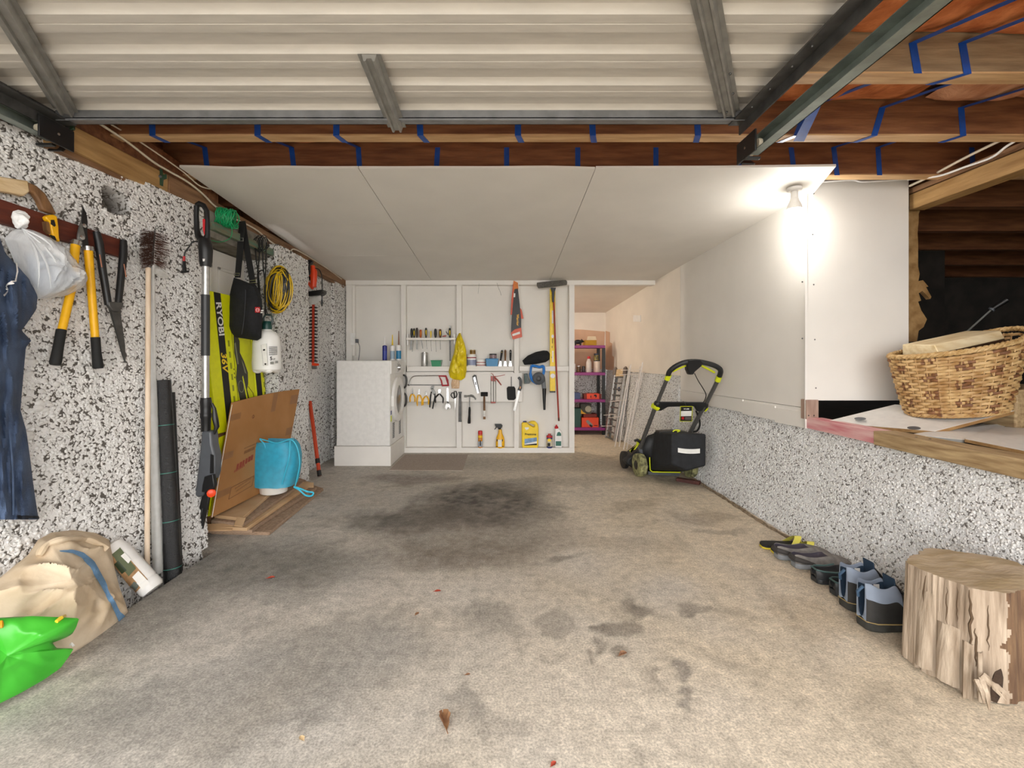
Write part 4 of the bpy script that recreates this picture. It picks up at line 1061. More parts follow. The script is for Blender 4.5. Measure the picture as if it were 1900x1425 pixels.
part('slot', m_whitep, t, lambda b: b.fbox(1024.5, 651, 1027, 672, D - .0295, D - .027), .001)
part('print', m_ink, t, lambda b: (b.fbox(1024.5, 628, 1025.6, 637, D - .029, D - .028), b.fbox(1024, 642, 1024.9, 646, D - .029, D - .028), b.fbox(1023.2, 662, 1024.2, 664, D - .029, D - .028)))
# ---- blower with its bag
B6 = crop(840, 660, 7.124)
def b6(x, y, d): return W(*B6([(x, y)])[0], d)
t = thing('blower_bag', 'black fabric collection bag lying on the right shelf', 'bag', W(996, 679, D - .01))
part('bag', m_blackfab, t, lambda b: b.pillow(fp(B5([(920, 1205), (990, 1140), (1100, 1090), (1200, 1070), (1255, 1075), (1285, 1115), (1280, 1190), (1230, 1225), (1100, 1250), (945, 1262)]), D - .03), (0, -1, 0), .05, .04, wob=.012, wscale=14, seg=50))
t = thing('leaf_blower', 'blue and grey cordless blower hung nozzle down below its bag', 'blower', b6(1210, 718, D - .05))
db = D - .075
part('handle', m_blue, t, lambda b: (b.tube(smoothpath([b6(x, y, db) for x, y in ((1040, 125), (1032, 190), (1030, 260), (1060, 330), (1120, 370))]), [.012] * 10 + [.017] * 15, 10), b.tube(smoothpath([b6(x, y, db) for x, y in ((1045, 130), (1100, 140), (1150, 150), (1195, 140), (1205, 200), (1190, 260))]), .016, 10)))
part('latch', m_black, t, lambda b: b.prism([b6(x, y, db - .012) for x, y in ((1065, 128), (1128, 135), (1120, 160), (1075, 158))], (0, .02, 0)), .002)
part('fan_housing', P('housing_grey', '#4d5055'), t, lambda b: b.lathe(b6(1135, 300, db + .03), [(.068, 0), (.072, .01), (.070, .05), (.05, .062), (.0005, .064)], 32, (0, -1, 0)))
part('fan_cover', m_black, t, lambda b: b.lathe(b6(1135, 300, db - .032), [(.034, 0), (.034, .008), (.022, .010), (.018, .004), (.0005, .004)], 24, (0, -1, 0)))
part('outlet', P('housing_grey', '#4d5055'), t, lambda b: b.prism([b6(x, y, db - .02) for x, y in ((1180, 250), (1222, 290), (1236, 440), (1183, 440), (1178, 370), (1130, 370))], (0, .05, 0)), .006)
part('nozzle', m_black, t, lambda b: b.tube([b6(1209, 430, db), b6(1209, 500, db), b6(1212, 716, db)], [.0235, .021, .0125], 14))
t = thing('battery_pack', 'dark green grey battery pack hung left of the blower', 'battery', b6(985, 375, D - .03))
part('shell', P('battery_grey', '#3d4a49'), t, lambda b: b.prism([b6(x, y, D - .05) for x, y in ((942, 240), (990, 236), (1002, 300), (1030, 340), (1015, 368), (945, 372))], (0, .045, 0)), .004)
part('charge_panel', m_dkgreen, t, lambda b: b.prism([b6(x, y, D - .053) for x, y in ((950, 260), (972, 258), (972, 350), (952, 352))], (0, .004, 0)), .001)

# ---- bottles on the bottom plate
zb = 831.0
t, p, r, h = standing('foam_can', 'tall orange aerosol can with red cap on the bottom plate', 'can', 887.0, 895.2, 806, zb, 5.262, P('can_orange', '#d58a25'), [('label', .1, .5, P('can_label', '#a9b0bd')), ('stripe', .78, .9, m_yel)], cap=('cap', 1.0, .042, m_red))
part('print', m_ink, t, lambda b: b.fbox(890.2, 817, 892.2, 827, p.y - r - .002, p.y - r))
t = thing('spray_bottle', 'orange trigger spray bottle with black head on the bottom plate', 'spray bottle', W(928, zb, 5.265))
dsb = 5.265
part('bottle', m_yellow, t, lambda b: b.lathe(W(928.2, zb, dsb), [(.046, 0), (.050, .006), (.051, .07), (.044, .12), (.024, .165), (.018, .205), (.016, .212)], 28, sx=1, sy=.62, xdir=(1, 0, 0)))
part('trigger_head', m_black, t, lambda b: (b.lathe(W(927, 796.5, dsb), [(.016, 0), (.017, .018), (.013, .02)], 16), b.prism(fp([(918, 787), (930, 787), (932.5, 790), (931, 794), (922, 793.5), (919, 791)], dsb - .015), (0, .03, 0)), b.tube([W(921.5, 791, dsb), W(919.5, 795, dsb), W(917.5, 797, dsb)], [.006, .005, .003], 8)), .002)
part('label', m_paper, t, lambda b: b.prism(fp([(924, 816), (931, 816), (931, 829), (924, 829)], dsb - .0325), (0, .002, 0)))
part('print', m_ink, t, lambda b: (b.fbox(920.5, 828, 924.5, 829, dsb - .031, dsb - .028), b.fbox(930.5, 828, 934.5, 829, dsb - .031, dsb - .028), b.fbox(921.5, 815, 923, 819, dsb - .031, dsb - .028), b.fbox(931.5, 815, 933, 819, dsb - .031, dsb - .028)))
t = thing('coolant_jug', 'large yellow coolant jug with blue cap on the bottom plate', 'jug', W(984, zb, 5.26))
dj = 5.235
jug_ = part('jug', m_yel, t, lambda b: b.fprism(B6([(912, 900), (935, 882), (985, 885), (1000, 905), (1060, 945), (1085, 945), (1080, 915), (1020, 895), (1000, 888), (1040, 868), (1090, 870), (1125, 905), (1135, 960), (1130, 1200), (1118, 1220), (925, 1220), (915, 1190)]), dj, .075), .008)
part('cap', P('cap_blue', '#283a7c'), t, lambda b: b.lathe(b6(953, 888, dj + .035), [(.021, 0), (.021, .02), (.018, .022)], 18))
part('label', P('jug_label', '#7fa6cf', var=.2, scale=30), jug_, lambda b: b.fprism(B6([(950, 1100), (1112, 1080), (1112, 1150), (950, 1165)]), dj - .002, .002))
part('label_stripe', m_paper, jug_, lambda b: (b.fprism(B6([(950, 1165), (1112, 1130), (1112, 1165), (950, 1185)]), dj - .0025, .002), b.fprism(B6([(950, 950), (1005, 945), (1005, 970), (970, 985)]), dj - .0025, .002)))
part('label_base', m_ink, jug_, lambda b: b.fprism(B6([(945, 1178), (1112, 1160), (1112, 1182), (945, 1186)]), dj - .003, .002))
text('Prestone', .036, b6(1027, 1040, dj - .003), (1, 0, 0), (0, 0, 1), m_ink, jug_, weight=.0006)
t, p, r, h = standing('lubricant_can', 'blue and yellow aerosol can with red top on the bottom plate', 'can', 1014.1, 1025.0, 808, zb, 5.262, P('can_blue', '#27306e'), [('label', .15, .72, P('can_white_label', '#d7cfb6')), ('shoulder', .86, 1.0, m_red)], cap=('cap', .55, .02, P('cap_red', '#b23b2c')))
part('print', m_yel, t, lambda b: b.fbox(1016.5, 814, 1022, 819, p.y - r - .003, p.y - r + .002))
part('print', m_ink, t, lambda b: b.fbox(1016, 822, 1021, 828, p.y - r - .003, p.y - r + .002))
t = thing('cleaner_bottle', 'white angle necked cleaner bottle with red cap and green label', 'bottle', W(1036, zb, 5.262))
part('bottle', m_whitep, t, lambda b: b.fprism(B6([(1352, 965), (1395, 962), (1440, 1005), (1448, 1190), (1440, 1216), (1356, 1216), (1350, 1190)]), 5.24, .05), .006)
part('cap', m_red, t, lambda b: b.lathe(b6(1371, 962, 5.262), [(.021, 0), (.022, .02), (.010, .03), (.010, .042), (.0005, .043)], 16))
part('label', P('bottle_green', '#2e6b5c'), t, lambda b: (b.fprism(B6([(1362, 1130), (1434, 1130), (1434, 1192), (1362, 1192)]), 5.2385, .002), b.fprism(B6([(1372, 1060), (1385, 1015), (1410, 1005), (1432, 1030), (1434, 1060)]), 5.2385, .002)))
from mathutils.bvhtree import BVHTree
CAMP = Vector((0, 0, CAMH))
def bvh_of(o):
    off = ORG[o.name]
    return BVHTree.FromPolygons([v.co + off for v in o.data.vertices], [tuple(p.vertices) for p in o.data.polygons])
def onto(bv, u, v, lift=.002, dflt=2.0):         # printed marks laid on a curved surface
    dr_ = (W(u, v, 1.0) - CAMP).normalized()
    h = bv.ray_cast(CAMP, dr_)
    if h[0] is None: return W(u, v, dflt)
    n = h[1] if h[1].dot(dr_) < 0 else -h[1]
    return h[0] + n * lift
def ribbon(name, m, parent, bv, left, right, n=24, lift=.002, across=3):
    def lerp(pl, t):
        k = t * (len(pl) - 1); i = min(int(k), len(pl) - 2); f = k - i
        return (pl[i][0] + (pl[i + 1][0] - pl[i][0]) * f, pl[i][1] + (pl[i + 1][1] - pl[i][1]) * f)
    b = MB()
    def fn(s, t):
        a = lerp(left, t); c = lerp(right, t)
        return onto(bv, a[0] + (c[0] - a[0]) * s, a[1] + (c[1] - a[1]) * s, lift)
    b.grid(fn, across, n)
    return b.build(name, m, parent, smooth=60)
def hang(b, rows, off0, bulge, back, nu=28, nv=60, wob=.02, wsc=7.0, seed=0.0):
    # hanging cloth on the left wall: rows of (v, u_left, u_right)
    def row(t):
        k = t * (len(rows) - 1); i = min(int(k), len(rows) - 2); f = k - i
        return [rows[i][j] + (rows[i + 1][j] - rows[i][j]) * f for j in range(3)]
    def fn(s, t):
        v, a, c = row(t)
        u = a + (c - a) * s
        q = 1 - (2 * s - 1) ** 2
        h = off0 + bulge * q ** .6 + wob * mnoise.noise(Vector((u * .016 * wsc, v * .003 * wsc, seed))) + wob * .7 * mnoise.noise(Vector((u * .05, v * .02, seed + 4)))
        return Wl(u, v, max(.012, h))
    b.grid(fn, nu, nv)
    def fb(s, t):
        v, a, c = row(t); return Wl(c + (a - c) * s, v, off0 * .6 - 0.0 + .003 * q0)
    q0 = 0
    b.grid(fb, 6, nv)
# ---- tool rail
rl = MB(); rl.prism([Wl(u, v, .012) for u, v in ((-160, 320), (222, 447), (222, 479), (-160, 372))], LN * .024)
rl = rl.build('tool_rail', w_rail, None, .003, label='red brown timber rail fixed to the left wall carrying garden tools', cat='rail')
G_L = 'garden tools on the left wall rail'
t = thing('curved_tool_handle', 'curved wooden tool handle with pale end resting above the rail', 'tool handle', Wl(60, 395, .03))
part('pale_grip', w_pale, t, lambda b: b.prism([Wl(u, v, .03) for u, v in ((-40, 322), (-5, 330), (42, 337), (45, 358), (34, 366), (22, 362), (-5, 357), (-40, 350))], LN * .03), .006)
part('curved_shaft', w_handle, t, lambda b: b.prism([Wl(u, v, .03) for u, v in ((42, 339), (58, 345), (75, 360), (88, 382), (97, 400), (84, 396), (70, 391), (62, 372), (54, 360), (44, 357))], LN * .026), .006)
t = thing('hand_saw_grip', 'small saw with yellow and black grip stuck behind the rail', 'saw', Wl(98, 450, .05), G_L)
C5 = crop(0, 150, 4.317)
part('grip', m_yellow, t, lambda b: b.prism([Wl(u, v, .045) for u, v in C5([(330, 1095), (350, 1080), (395, 1075), (425, 1090), (438, 1180), (442, 1260), (450, 1295), (425, 1285), (385, 1230), (372, 1140), (345, 1120)])], LN * .022), .004)
part('rubber_pad', m_black, t, lambda b: (b.prism([Wl(u, v, .064) for u, v in C5([(400, 1115), (425, 1115), (438, 1160), (428, 1170), (405, 1150)])], LN * .006), ))
part('rubber_pad', m_black, t, lambda b: b.prism([Wl(u, v, .064) for u, v in C5([(395, 1235), (430, 1245), (445, 1280), (420, 1270)])], LN * .006))
part('blade_guard', w_handle, t, lambda b: b.prism([Wl(u, v, .04) for u, v in C5([(335, 1130), (365, 1140), (375, 1230), (345, 1200)])], LN * .02))
# ---- loppers
t = thing('loppers', 'long bypass loppers with two yellow handles and black grips', 'loppers', Wl(140, 680, .03), G_L)
o_ = .055
part('handle', m_yellow, t, lambda b: b.tube([Wl(*q, o_) for q in ((140, 455), (132, 539), (113, 620))], [.0165, .0155, .015], 14))
part('handle', m_yellow, t, lambda b: b.tube([Wl(*q, o_) for q in ((164, 465), (170, 545), (177, 632))], [.0165, .0155, .015], 14))
part('grip', m_black2, t, lambda b: b.tube([Wl(*q, o_) for q in ((114, 612), (108, 645), (103, 672), (102, 677))], [.0175, .0175, .020, .017], 14))
part('grip', m_black2, t, lambda b: b.tube([Wl(*q, o_) for q in ((177, 626), (179, 655), (182, 680), (182.5, 684))], [.0175, .0175, .020, .017], 14))
part('collar', m_chrome, t, lambda b: b.tube([Wl(*q, o_) for q in ((142, 448), (140, 456))], .021, 14))
part('collar', m_chrome, t, lambda b: b.tube([Wl(*q, o_) for q in ((163.5, 458), (164.2, 466))], .021, 14))
part('cutting_blade', m_black, t, lambda b: b.prism([Wl(u, v, .055) for u, v in ((152, 383), (158, 395), (161, 412), (160, 430), (163, 455), (152, 458), (150, 430), (150, 410))], LN * .006), .001)
part('hook_blade', m_steel, t, lambda b: b.prism([Wl(u, v, .062) for u, v in ((148, 412), (152, 425), (156, 440), (150, 447), (141, 448), (143, 430))], LN * .008), .001)
part('pivot_bolt', m_chrome, t, lambda b: (b.lathe(Wl(155, 419, .064), [(.009, 0), (.009, .006), (.0005, .007)], 12, LN)))
part('pivot_bolt', m_chrome, t, lambda b: (b.lathe(Wl(151, 441, .068), [(.010, 0), (.010, .006), (.0005, .007)], 12, LN)))
# ---- hedge shears
t = thing('hedge_shears', 'black hedge shears hanging blades down beside the loppers', 'shears', Wl(228, 673, .03), G_L)
for pts, rr in ((((179, 430), (184, 452), (190, 500), (201, 566)), None), (((229, 446), (229, 470), (225, 510), (219, 568)), None)):
    part('handle', m_black, t, lambda b: b.tube([Wl(*q, .06) for q in pts], [.014, .017, .0155, .0145], 12))
    part('trim_line', P('copper_line', '#9a5a35'), t, lambda b: b.tube([Wl(pts[1][0] + 1, pts[1][1] + 20, .079), Wl(pts[1][0] + 5, pts[1][1] + 44, .079)], .0025, 6))
part('pivot', m_steel_dk, t, lambda b: b.prism([Wl(u, v, .055) for u, v in ((195, 560), (224, 562), (222, 571), (214, 580), (204, 578), (196, 568))], LN * .02), .004)
part('blade', m_steel_dk, t, lambda b: b.prism([Wl(u, v, .055) for u, v in ((200, 570), (214, 574), (222, 600), (230, 640), (232.5, 662), (231, 673), (226, 660), (212, 610))], LN * .004))
part('blade', m_steel_dk, t, lambda b: b.prism([Wl(u, v, .061) for u, v in ((206, 576), (222, 570), (224, 590), (231, 640), (232, 672), (222, 640))], LN * .004))
# ---- chimney brush
t = thing('chimney_brush', 'brown wire chimney brush standing on plastic wrapped rods', 'brush', Wl(285, 1060, .05))
def bristles(b):
    for k in range(330):
        f = random.random(); v = 430 + f * 62; u = 287 - (v - 430) * .03
        if random.random() < .6: e = (random.uniform(258, 266), v + random.uniform(-6, 10))
        else:
            v = 432 + int(f * 13) * 4.6; e = (random.uniform(300, 316), v + random.uniform(3, 13))
        p0 = Wl(u, v, .06); p1 = Wl(e[0], e[1], .05 + random.uniform(-.02, .03))
        b.tube([p0, p1], [.0012, .0008], 3, caps=False)
part('bristles', P('rust_bristle', '#4a2c20', .8), t, bristles, kind='stuff', smooth=0)
def twist(b):
    for ph in (0, math.pi):
        b.tube([Wl(288 - i * .12 + 1.3 * math.cos(i * .9 + ph), 424 + i * 1.15, .06 + .003 * math.sin(i * .9 + ph)) for i in range(64)], .0018, 5)
part('twisted_wire', m_steel_dk, t, twist)
part('loop', m_steel_dk, t, lambda b: b.tube([Wl(291 + 2.5 * math.cos(a), 422 + 2.5 * math.sin(a), .06) for a in np.linspace(0, 6.28, 10)], .0015, 5))
part('rod', m_steel_dk, t, lambda b: b.tube([Wl(281, 495, .055), Wl(283, 700, .05), Wl(287, 1055, .05)], .005, 8))
m_film = mat('clear_film', '#e8e6e2', .18, var=.05, alpha=.38, bump=.6, bscale=30)
part('plastic_wrap', m_film, t, lambda b: b.tube([Wl(u, v, .055) for u, v in ((283, 492), (282, 560), (283, 700), (287, 850), (291, 980), (293, 1063))], [.010, .014, .017, .020, .024, .022], 12))
part('wrap_tail', m_film, t, lambda b: b.pillow([Wl(u, v, .05) for u, v in ((284, 497), (300, 500), (318, 512), (300, 514), (286, 508))], LN, .006, .004, rings=3, seg=20))
rod = MB(); rod.tube([Wl(275, 497, .055), Wl(274.5, 700, .05), Wl(273, 1058, .04)], .0115, 12)
rod.build('wooden_dowel', w_dowel, None, label='long pale wooden dowel leaning beside the chimney brush rods', cat='dowel')
# ---- weed mat rolls
m_mat = mat('woven_black_mat', '#202123', .26, scale=70, c2='#0f0f10', bump=.5, bscale=260)
def matroll(name, label, a, c, r, stripes):
    t = thing(name, label, 'mat roll', c)
    part('roll', m_mat, t, lambda b: b.lathe(c, [(r * .5, .002), (r, 0), (r * 1.02, (a - c).length * .4), (r * .98, (a - c).length), (r * .55, (a - c).length - .004)], 26, (a - c)))
    for f in stripes:
        q = c.lerp(a, f); n = (a - c).normalized()
        part('green_thread', P('green_thread', '#2f7a6b'), t, lambda b: b.lathe(q, [(r * 1.03, -.0015), (r * 1.035, .0), (r * 1.03, .0015)], 26, n, cap=False))
    return t
matroll('weed_mat_roll', 'black woven weed mat roll with green threads leaning on the left wall', Wl(301, 706, .05), Wl(322, 1092, .09), .039, (.10, .32, .55, .78))
matroll('weed_mat_roll', 'thinner black mat roll half hidden behind the larger weed mat roll', Wl(316, 728, .035), Wl(330, 1060, .04), .022, ())
# ---- pole saw / trimmer
dT = 2.60
C6 = crop(340, 640, 3.5625); C4 = crop(340, 360, 4.453)
def T4(pts, d=dT): return fp(C4(pts), d)
def T6(pts, d=dT): return fp(C6(pts), d)
t = thing('pole_saw', 'long electric pole saw with grey head hung upright at the wall corner', 'pole saw', W(372, 1003, dT))
part('rear_handle', m_black, t, lambda b: (b.tube(T4([(110, 100), (108, 180), (112, 290), (125, 350), (165, 385)]), [.014, .013, .014, .018, .024], 12), b.tube(T4([(112, 95), (135, 80), (168, 95), (195, 140), (200, 220), (200, 340), (185, 400)]), [.014, .016, .015, .013, .012, .014, .022], 12)))
part('motor_housing', m_black, t, lambda b: b.tube(T4([(175, 375), (182, 420), (186, 470), (186, 560), (186, 600)]), [.030, .036, .036, .033, .026], 16))
part('trigger', m_red, t, lambda b: b.prism(T4([(158, 205), (186, 205), (188, 350), (172, 340), (160, 290)], dT - .01), (0, .02, 0)), .002)
part('badge', m_whitep, t, lambda b: b.prism(T4([(160, 535), (178, 535), (176, 555), (162, 555)], dT - .036), (0, .002, 0)))
part('upper_tube', m_alu, t, lambda b: b.tube([W(382, 494, dT), W(381.5, 550, dT)], .0195, 16))
part('sleeve', P('sleeve_grey', '#2d2e30'), t, lambda b: b.tube([W(381.3, 547, dT), W(381.3, 660, dT)], .0225, 16))
part('middle_tube', m_alu, t, lambda b: b.tube([W(381.3, 658, dT), W(381.3, 742, dT)], .0195, 16))
part('lock_collar', m_black, t, lambda b: b.lathe(W(382, 800, dT), [(.024, 0), (.025, .07), (.029, .08), (.029, .10), (.026, .105), (.028, .14), (.030, .165), (.026, .19)], 18))
part('strap_buckle', m_black, t, lambda b: b.tube(T6([(190, 385), (205, 420), (212, 490), (222, 540), (205, 590)]), [.006, .010, .016, .014, .006], 8))
part('saw_head', P('head_grey', '#55585d'), t, lambda b: b.prism(T6([(118, 572), (182, 572), (188, 660), (208, 740), (205, 850), (190, 900), (150, 880), (128, 1000), (95, 1012), (64, 985), (84, 930), (98, 800), (112, 660)], dT - .03), (0, .07, 0)), .010)
part('head_label', m_black, t, lambda b: b.prism(T6([(180, 720), (200, 730), (200, 850), (176, 850)], dT - .032), (0, .004, 0)))
part('chain_cover', m_black, t, lambda b: b.prism(T6([(140, 870), (195, 855), (205, 935), (190, 965), (120, 975), (125, 930)], dT - .04), (0, .03, 0)), .004)
part('adjust_knob', m_orange, t, lambda b: b.lathe(T6([(186, 975)], dT - .03)[0], [(.020, 0), (.023, .006), (.022, .022), (.012, .028), (.0005, .028)], 18, (.5, -.8, 0)))
part('guide_bar', m_black, t, lambda b: b.prism(T6([(128, 970), (176, 975), (160, 1060), (118, 1255), (106, 1285), (88, 1290), (74, 1245), (74, 1210), (100, 1090)], dT - .01), (0, .016, 0)), .004)
part('bar_slot', m_steel_dk, t, lambda b: b.tube(T6([(128, 1080), (112, 1150)], dT - .0115), .0025, 6))
part('power_cord', m_black, t, lambda b: b.tube(smoothpath(T4([(120, 395), (80, 395), (45, 440), (15, 480), (8, 520)])), .004, 8))
part('plug_sleeve', m_red, t, lambda b: b.tube(T4([(8, 515), (5, 560)]), .0065, 8))
part('plug', m_black, t, lambda b: (b.tube(T4([(5, 555), (8, 600), (12, 640)]), [.007, .010, .011], 10), b.tube(T4([(-15, 645), (45, 640)]), .006, 8)))
# ---- jacket, plastic bag
m_navy = mat('navy_cloth', '#4a5c7a', .8, scale=9, c2='#33425c', bump=.35, bscale=260)
t = thing('work_overalls', 'navy work overalls with white piping hanging at the left edge', 'clothing', Wl(10, 985, .03))
jrows = [(430, -90, -4), (470, -90, 10), (495, -95, 34), (520, -95, 56), (550, -95, 70), (575, -95, 67), (600, -95, 50), (613, -95, 40), (632, -95, 58), (645, -95, 48), (690, -95, 44), (760, -95, 38), (800, -95, 49), (850, -95, 56), (900, -95, 62), (940, -95, 68), (964, -95, 72)]
jk = MB(); hang(jk, jrows, .10, .12, .0, nu=40, nv=90, wob=.032, seed=2.0); jo = jk.build('cloth', m_navy, t, smooth=60)
jb = bvh_of(jo)
ribbon('piping', m_whitep, t, jb, [(24.5, 480), (27.5, 505), (24, 520), (12, 535), (1, 548)], [(27, 479), (30.5, 506), (26, 522), (14, 537), (3, 550)], n=40, lift=.007)
def seam(b):
    pts = [onto(jb, u, v, .003) for u, v in ((16, 800), (20, 850), (22, 900), (27, 955))]
    b.tube(pts, .003, 6)
part('seam', mat('seam_blue', '#4d5f7d', .8), t, seam)
ribbon('hem_fold', mat('navy_dark', '#141a26', .9), t, jb, [(30, 956), (50, 957), (71, 958)], [(31, 963), (50, 964), (71, 965)], lift=.003)
m_pbag = mat('white_film_bag', '#f3f5f7', .25, var=.04, alpha=.5, bump=.9, bscale=18, stretch=(2, 2, .5))
t = thing('plastic_bag', 'knotted white plastic bag with pale blue contents hung on the rail', 'bag', Wl(90, 555, .08))
bagpts = [(32, 424), (48, 424), (64, 430), (85, 442), (105, 456), (130, 482), (150, 505), (157, 522), (150, 536), (125, 548), (95, 553), (70, 555), (52, 540), (34, 505), (20, 470), (8, 442), (20, 430)]
part('film', m_pbag, t, lambda b: b.pillow([Wl(u, v, .07) for u, v in bagpts], LN, .10, .03, wob=.012, wscale=18, seg=120, rings=18, centre=Wl(82, 500, .07), ridge=.02, rscale=9))
part('contents', mat('pale_blue_cloth', '#aab9cc', .85, scale=12, c2='#8497b0'), t, lambda b: b.pillow([Wl(u, v, .07) for u, v in ((50, 470), (85, 465), (120, 490), (145, 520), (120, 540), (75, 545), (55, 520))], LN, .075, .02, seg=40, wob=.015, wscale=14))
part('knot', mat('white_film_solid', '#f1f1f0', .4, var=.05, bump=.8, bscale=40), t, lambda b: (b.pillow([Wl(u, v, .085) for u, v in ((24, 392), (34, 389), (44, 392), (50, 402), (48, 412), (50, 424), (30, 424), (27, 412), (22, 402))], LN, .025, .02, seg=30, wob=.018, wscale=50)))
def creases(b):
    for e in ((70, 535), (95, 535), (115, 515), (105, 475)):
        p0 = Wl(41, 424, .11); p1 = Wl(e[0], e[1], .155)
        pts = [p0.lerp(p1, k / 5) + LN * (.035 * math.sin(math.pi * k / 5)) for k in range(6)]
        b.tube(pts, [.002, .0045, .005, .004, .003, .001], 5)
part('crease', m_pbag, t, creases)
# ---- sack, bottle, green bag
m_sack = mat('canvas_sack', '#dccbb2', .9, scale=7, c2='#c4ae90', bump=1.0, bscale=9)
t = thing('canvas_sack', 'beige canvas sack with a blue stripe slumped against the left wall', 'sack', Vector((-1.75, 1.8, -.05)))
def SP(lst): return [Wx(u, v, x) for u, v, x in lst]
sp = SP([(238, 1136, -1.60), (212, 1164, -1.59), (170, 1192, -1.58), (130, 1215, -1.57), (80, 1238, -1.62), (20, 1245, -1.70), (-70, 1240, -1.78), (-70, 1120, -1.80), (-20, 1088, -1.80), (20, 1055, -1.80), (52, 1030, -1.82), (70, 1002, -1.84), (95, 988, -1.85), (135, 983, -1.85), (175, 988, -1.84), (203, 1003, -1.80), (208, 1030, -1.77), (214, 1060, -1.72), (222, 1090, -1.67)])
sn = Vector((.70, -.45, .55))
sb_ = MB(); sb_.pillow(sp, sn, .13, .10, wob=.03, wscale=6.0, seg=140, rings=26, power=.7, ridge=.045, rscale=4.5)
so = sb_.build('sack_cloth', m_sack, t, smooth=60); sbv = bvh_of(so)
ribbon('blue_stripe', mat('blue_weave', '#6a90b4', .9, var=.08, scale=80), t, sbv, [(108, 1024), (130, 1020), (152, 1026), (172, 1043), (190, 1075), (208, 1108), (220, 1135), (230, 1143)], [(110, 1026), (132, 1028), (148, 1036), (164, 1052), (182, 1085), (202, 1120), (214, 1145), (219, 1156)], n=60, lift=.006)
part('sack_neck', m_sack, t, lambda b: b.tube(smoothpath([onto(sbv, u, v, .008) for u, v in ((72, 1035), (90, 1012), (120, 1004), (150, 1003), (175, 1010), (195, 1020))]), [.010 + .004 * abs(math.sin(k * .5)) for k in range(31)], 8))
t = thing('weedkiller_bottle', 'white plastic bottle with green and tan label tipped beside the sack', 'bottle', Vector((-1.64, 2.12, -.02)))
ba = Wx(205, 1008, -1.80); be = W(284, 1094, 2.10)
bn = (be - ba); bl = bn.length
xb = Vector((1, -.1, .6)).cross(bn).normalized()
part('bottle', m_whitep, t, lambda b: b.lathe(ba, [(.02, 0), (.045, .012), (.056, .05), (.056, bl * .80), (.052, bl * .82), (.056, bl * .84), (.056, bl - .012), (.048, bl)], 28, bn, sx=.95, sy=.75, xdir=xb))
bo = bpy.data.objects[t.children[0].name] if t.children else None
bov = bvh_of([o for o in bpy.data.objects if o.parent == t][0])
m_olive = P('olive_print', '#5c6446', .7); m_tan = P('tan_print', '#b58c60', .7, var=.2, scale=40)
ribbon('label', m_tan, t, bov, [(200, 1035), (252, 1100)], [(222, 1017), (274, 1076)], lift=.003, across=14)
ribbon('label_panel', m_olive, t, bov, [(208, 1029), (240, 1069)], [(222, 1017), (252, 1055)], lift=.0055, across=10)
ribbon('label_print', m_paper, t, bov, [(246, 1071), (266, 1094)], [(256, 1060), (276, 1081)], lift=.0075, across=6)
ribbon('label_print', m_paper, t, bov, [(224, 1032), (238, 1046)], [(230, 1027), (242, 1040)], lift=.008, across=5)
ribbon('label_print', P('dark_print', '#33402a'), t, bov, [(214, 1046), (228, 1064)], [(220, 1040), (236, 1058)], lift=.0065, across=5)
ribbon('label_print', P('grey_print', '#69716a'), t, bov, [(243, 1088), (254, 1094)], [(250, 1078), (260, 1085)], lift=.0065, across=5)
m_gbag = mat('green_woven_plastic', '#48b636', .35, scale=5, c2='#359a26', bump=.35, bscale=10)
t = thing('green_bag', 'shiny bright green plastic sack in the bottom left corner', 'bag', Vector((-1.6, 1.45, 0)))
gp = [(-70, 1148, 1.42), (0, 1146, 1.44), (60, 1143, 1.48), (108, 1145, 1.52), (147, 1147, 1.55), (141, 1165, 1.55), (133, 1178, 1.55), (112, 1184, 1.54), (96, 1190, 1.53), (104, 1202, 1.54), (137, 1203, 1.58), (128, 1218, 1.57), (112, 1240, 1.55), (80, 1262, 1.50), (40, 1285, 1.45), (0, 1305, 1.41), (-70, 1345, 1.33)]
gb = MB(); gb.pillow([W(u, v, d) for u, v, d in gp], (.45, -.75, .45), .06, .05, wob=.02, wscale=7, seg=120, rings=20, power=.75, centre=W(30, 1215, 1.48), ridge=.03, rscale=5)
go = gb.build('sack_film', m_gbag, t, smooth=50); gbv = bvh_of(go)
def tie(b, pts): b.tube([onto(gbv, u, v, .004, 1.6) for u, v in pts], [.006, .007, .005], 6)
part('yellow_tie', P('yellow_tie', '#e3c233'), t, lambda b: tie(b, ((104, 1155), (112, 1149), (120, 1143))))
part('orange_tie', P('orange_tie', '#e9961c'), t, lambda b: tie(b, ((1, 1166), (1, 1160), (1, 1154))))
part('white_knot', m_whitep, t, lambda b: b.tube([onto(gbv, u, v, .006, 1.65) for u, v in ((124, 1200), (133, 1194), (137, 1199))], .004, 6))
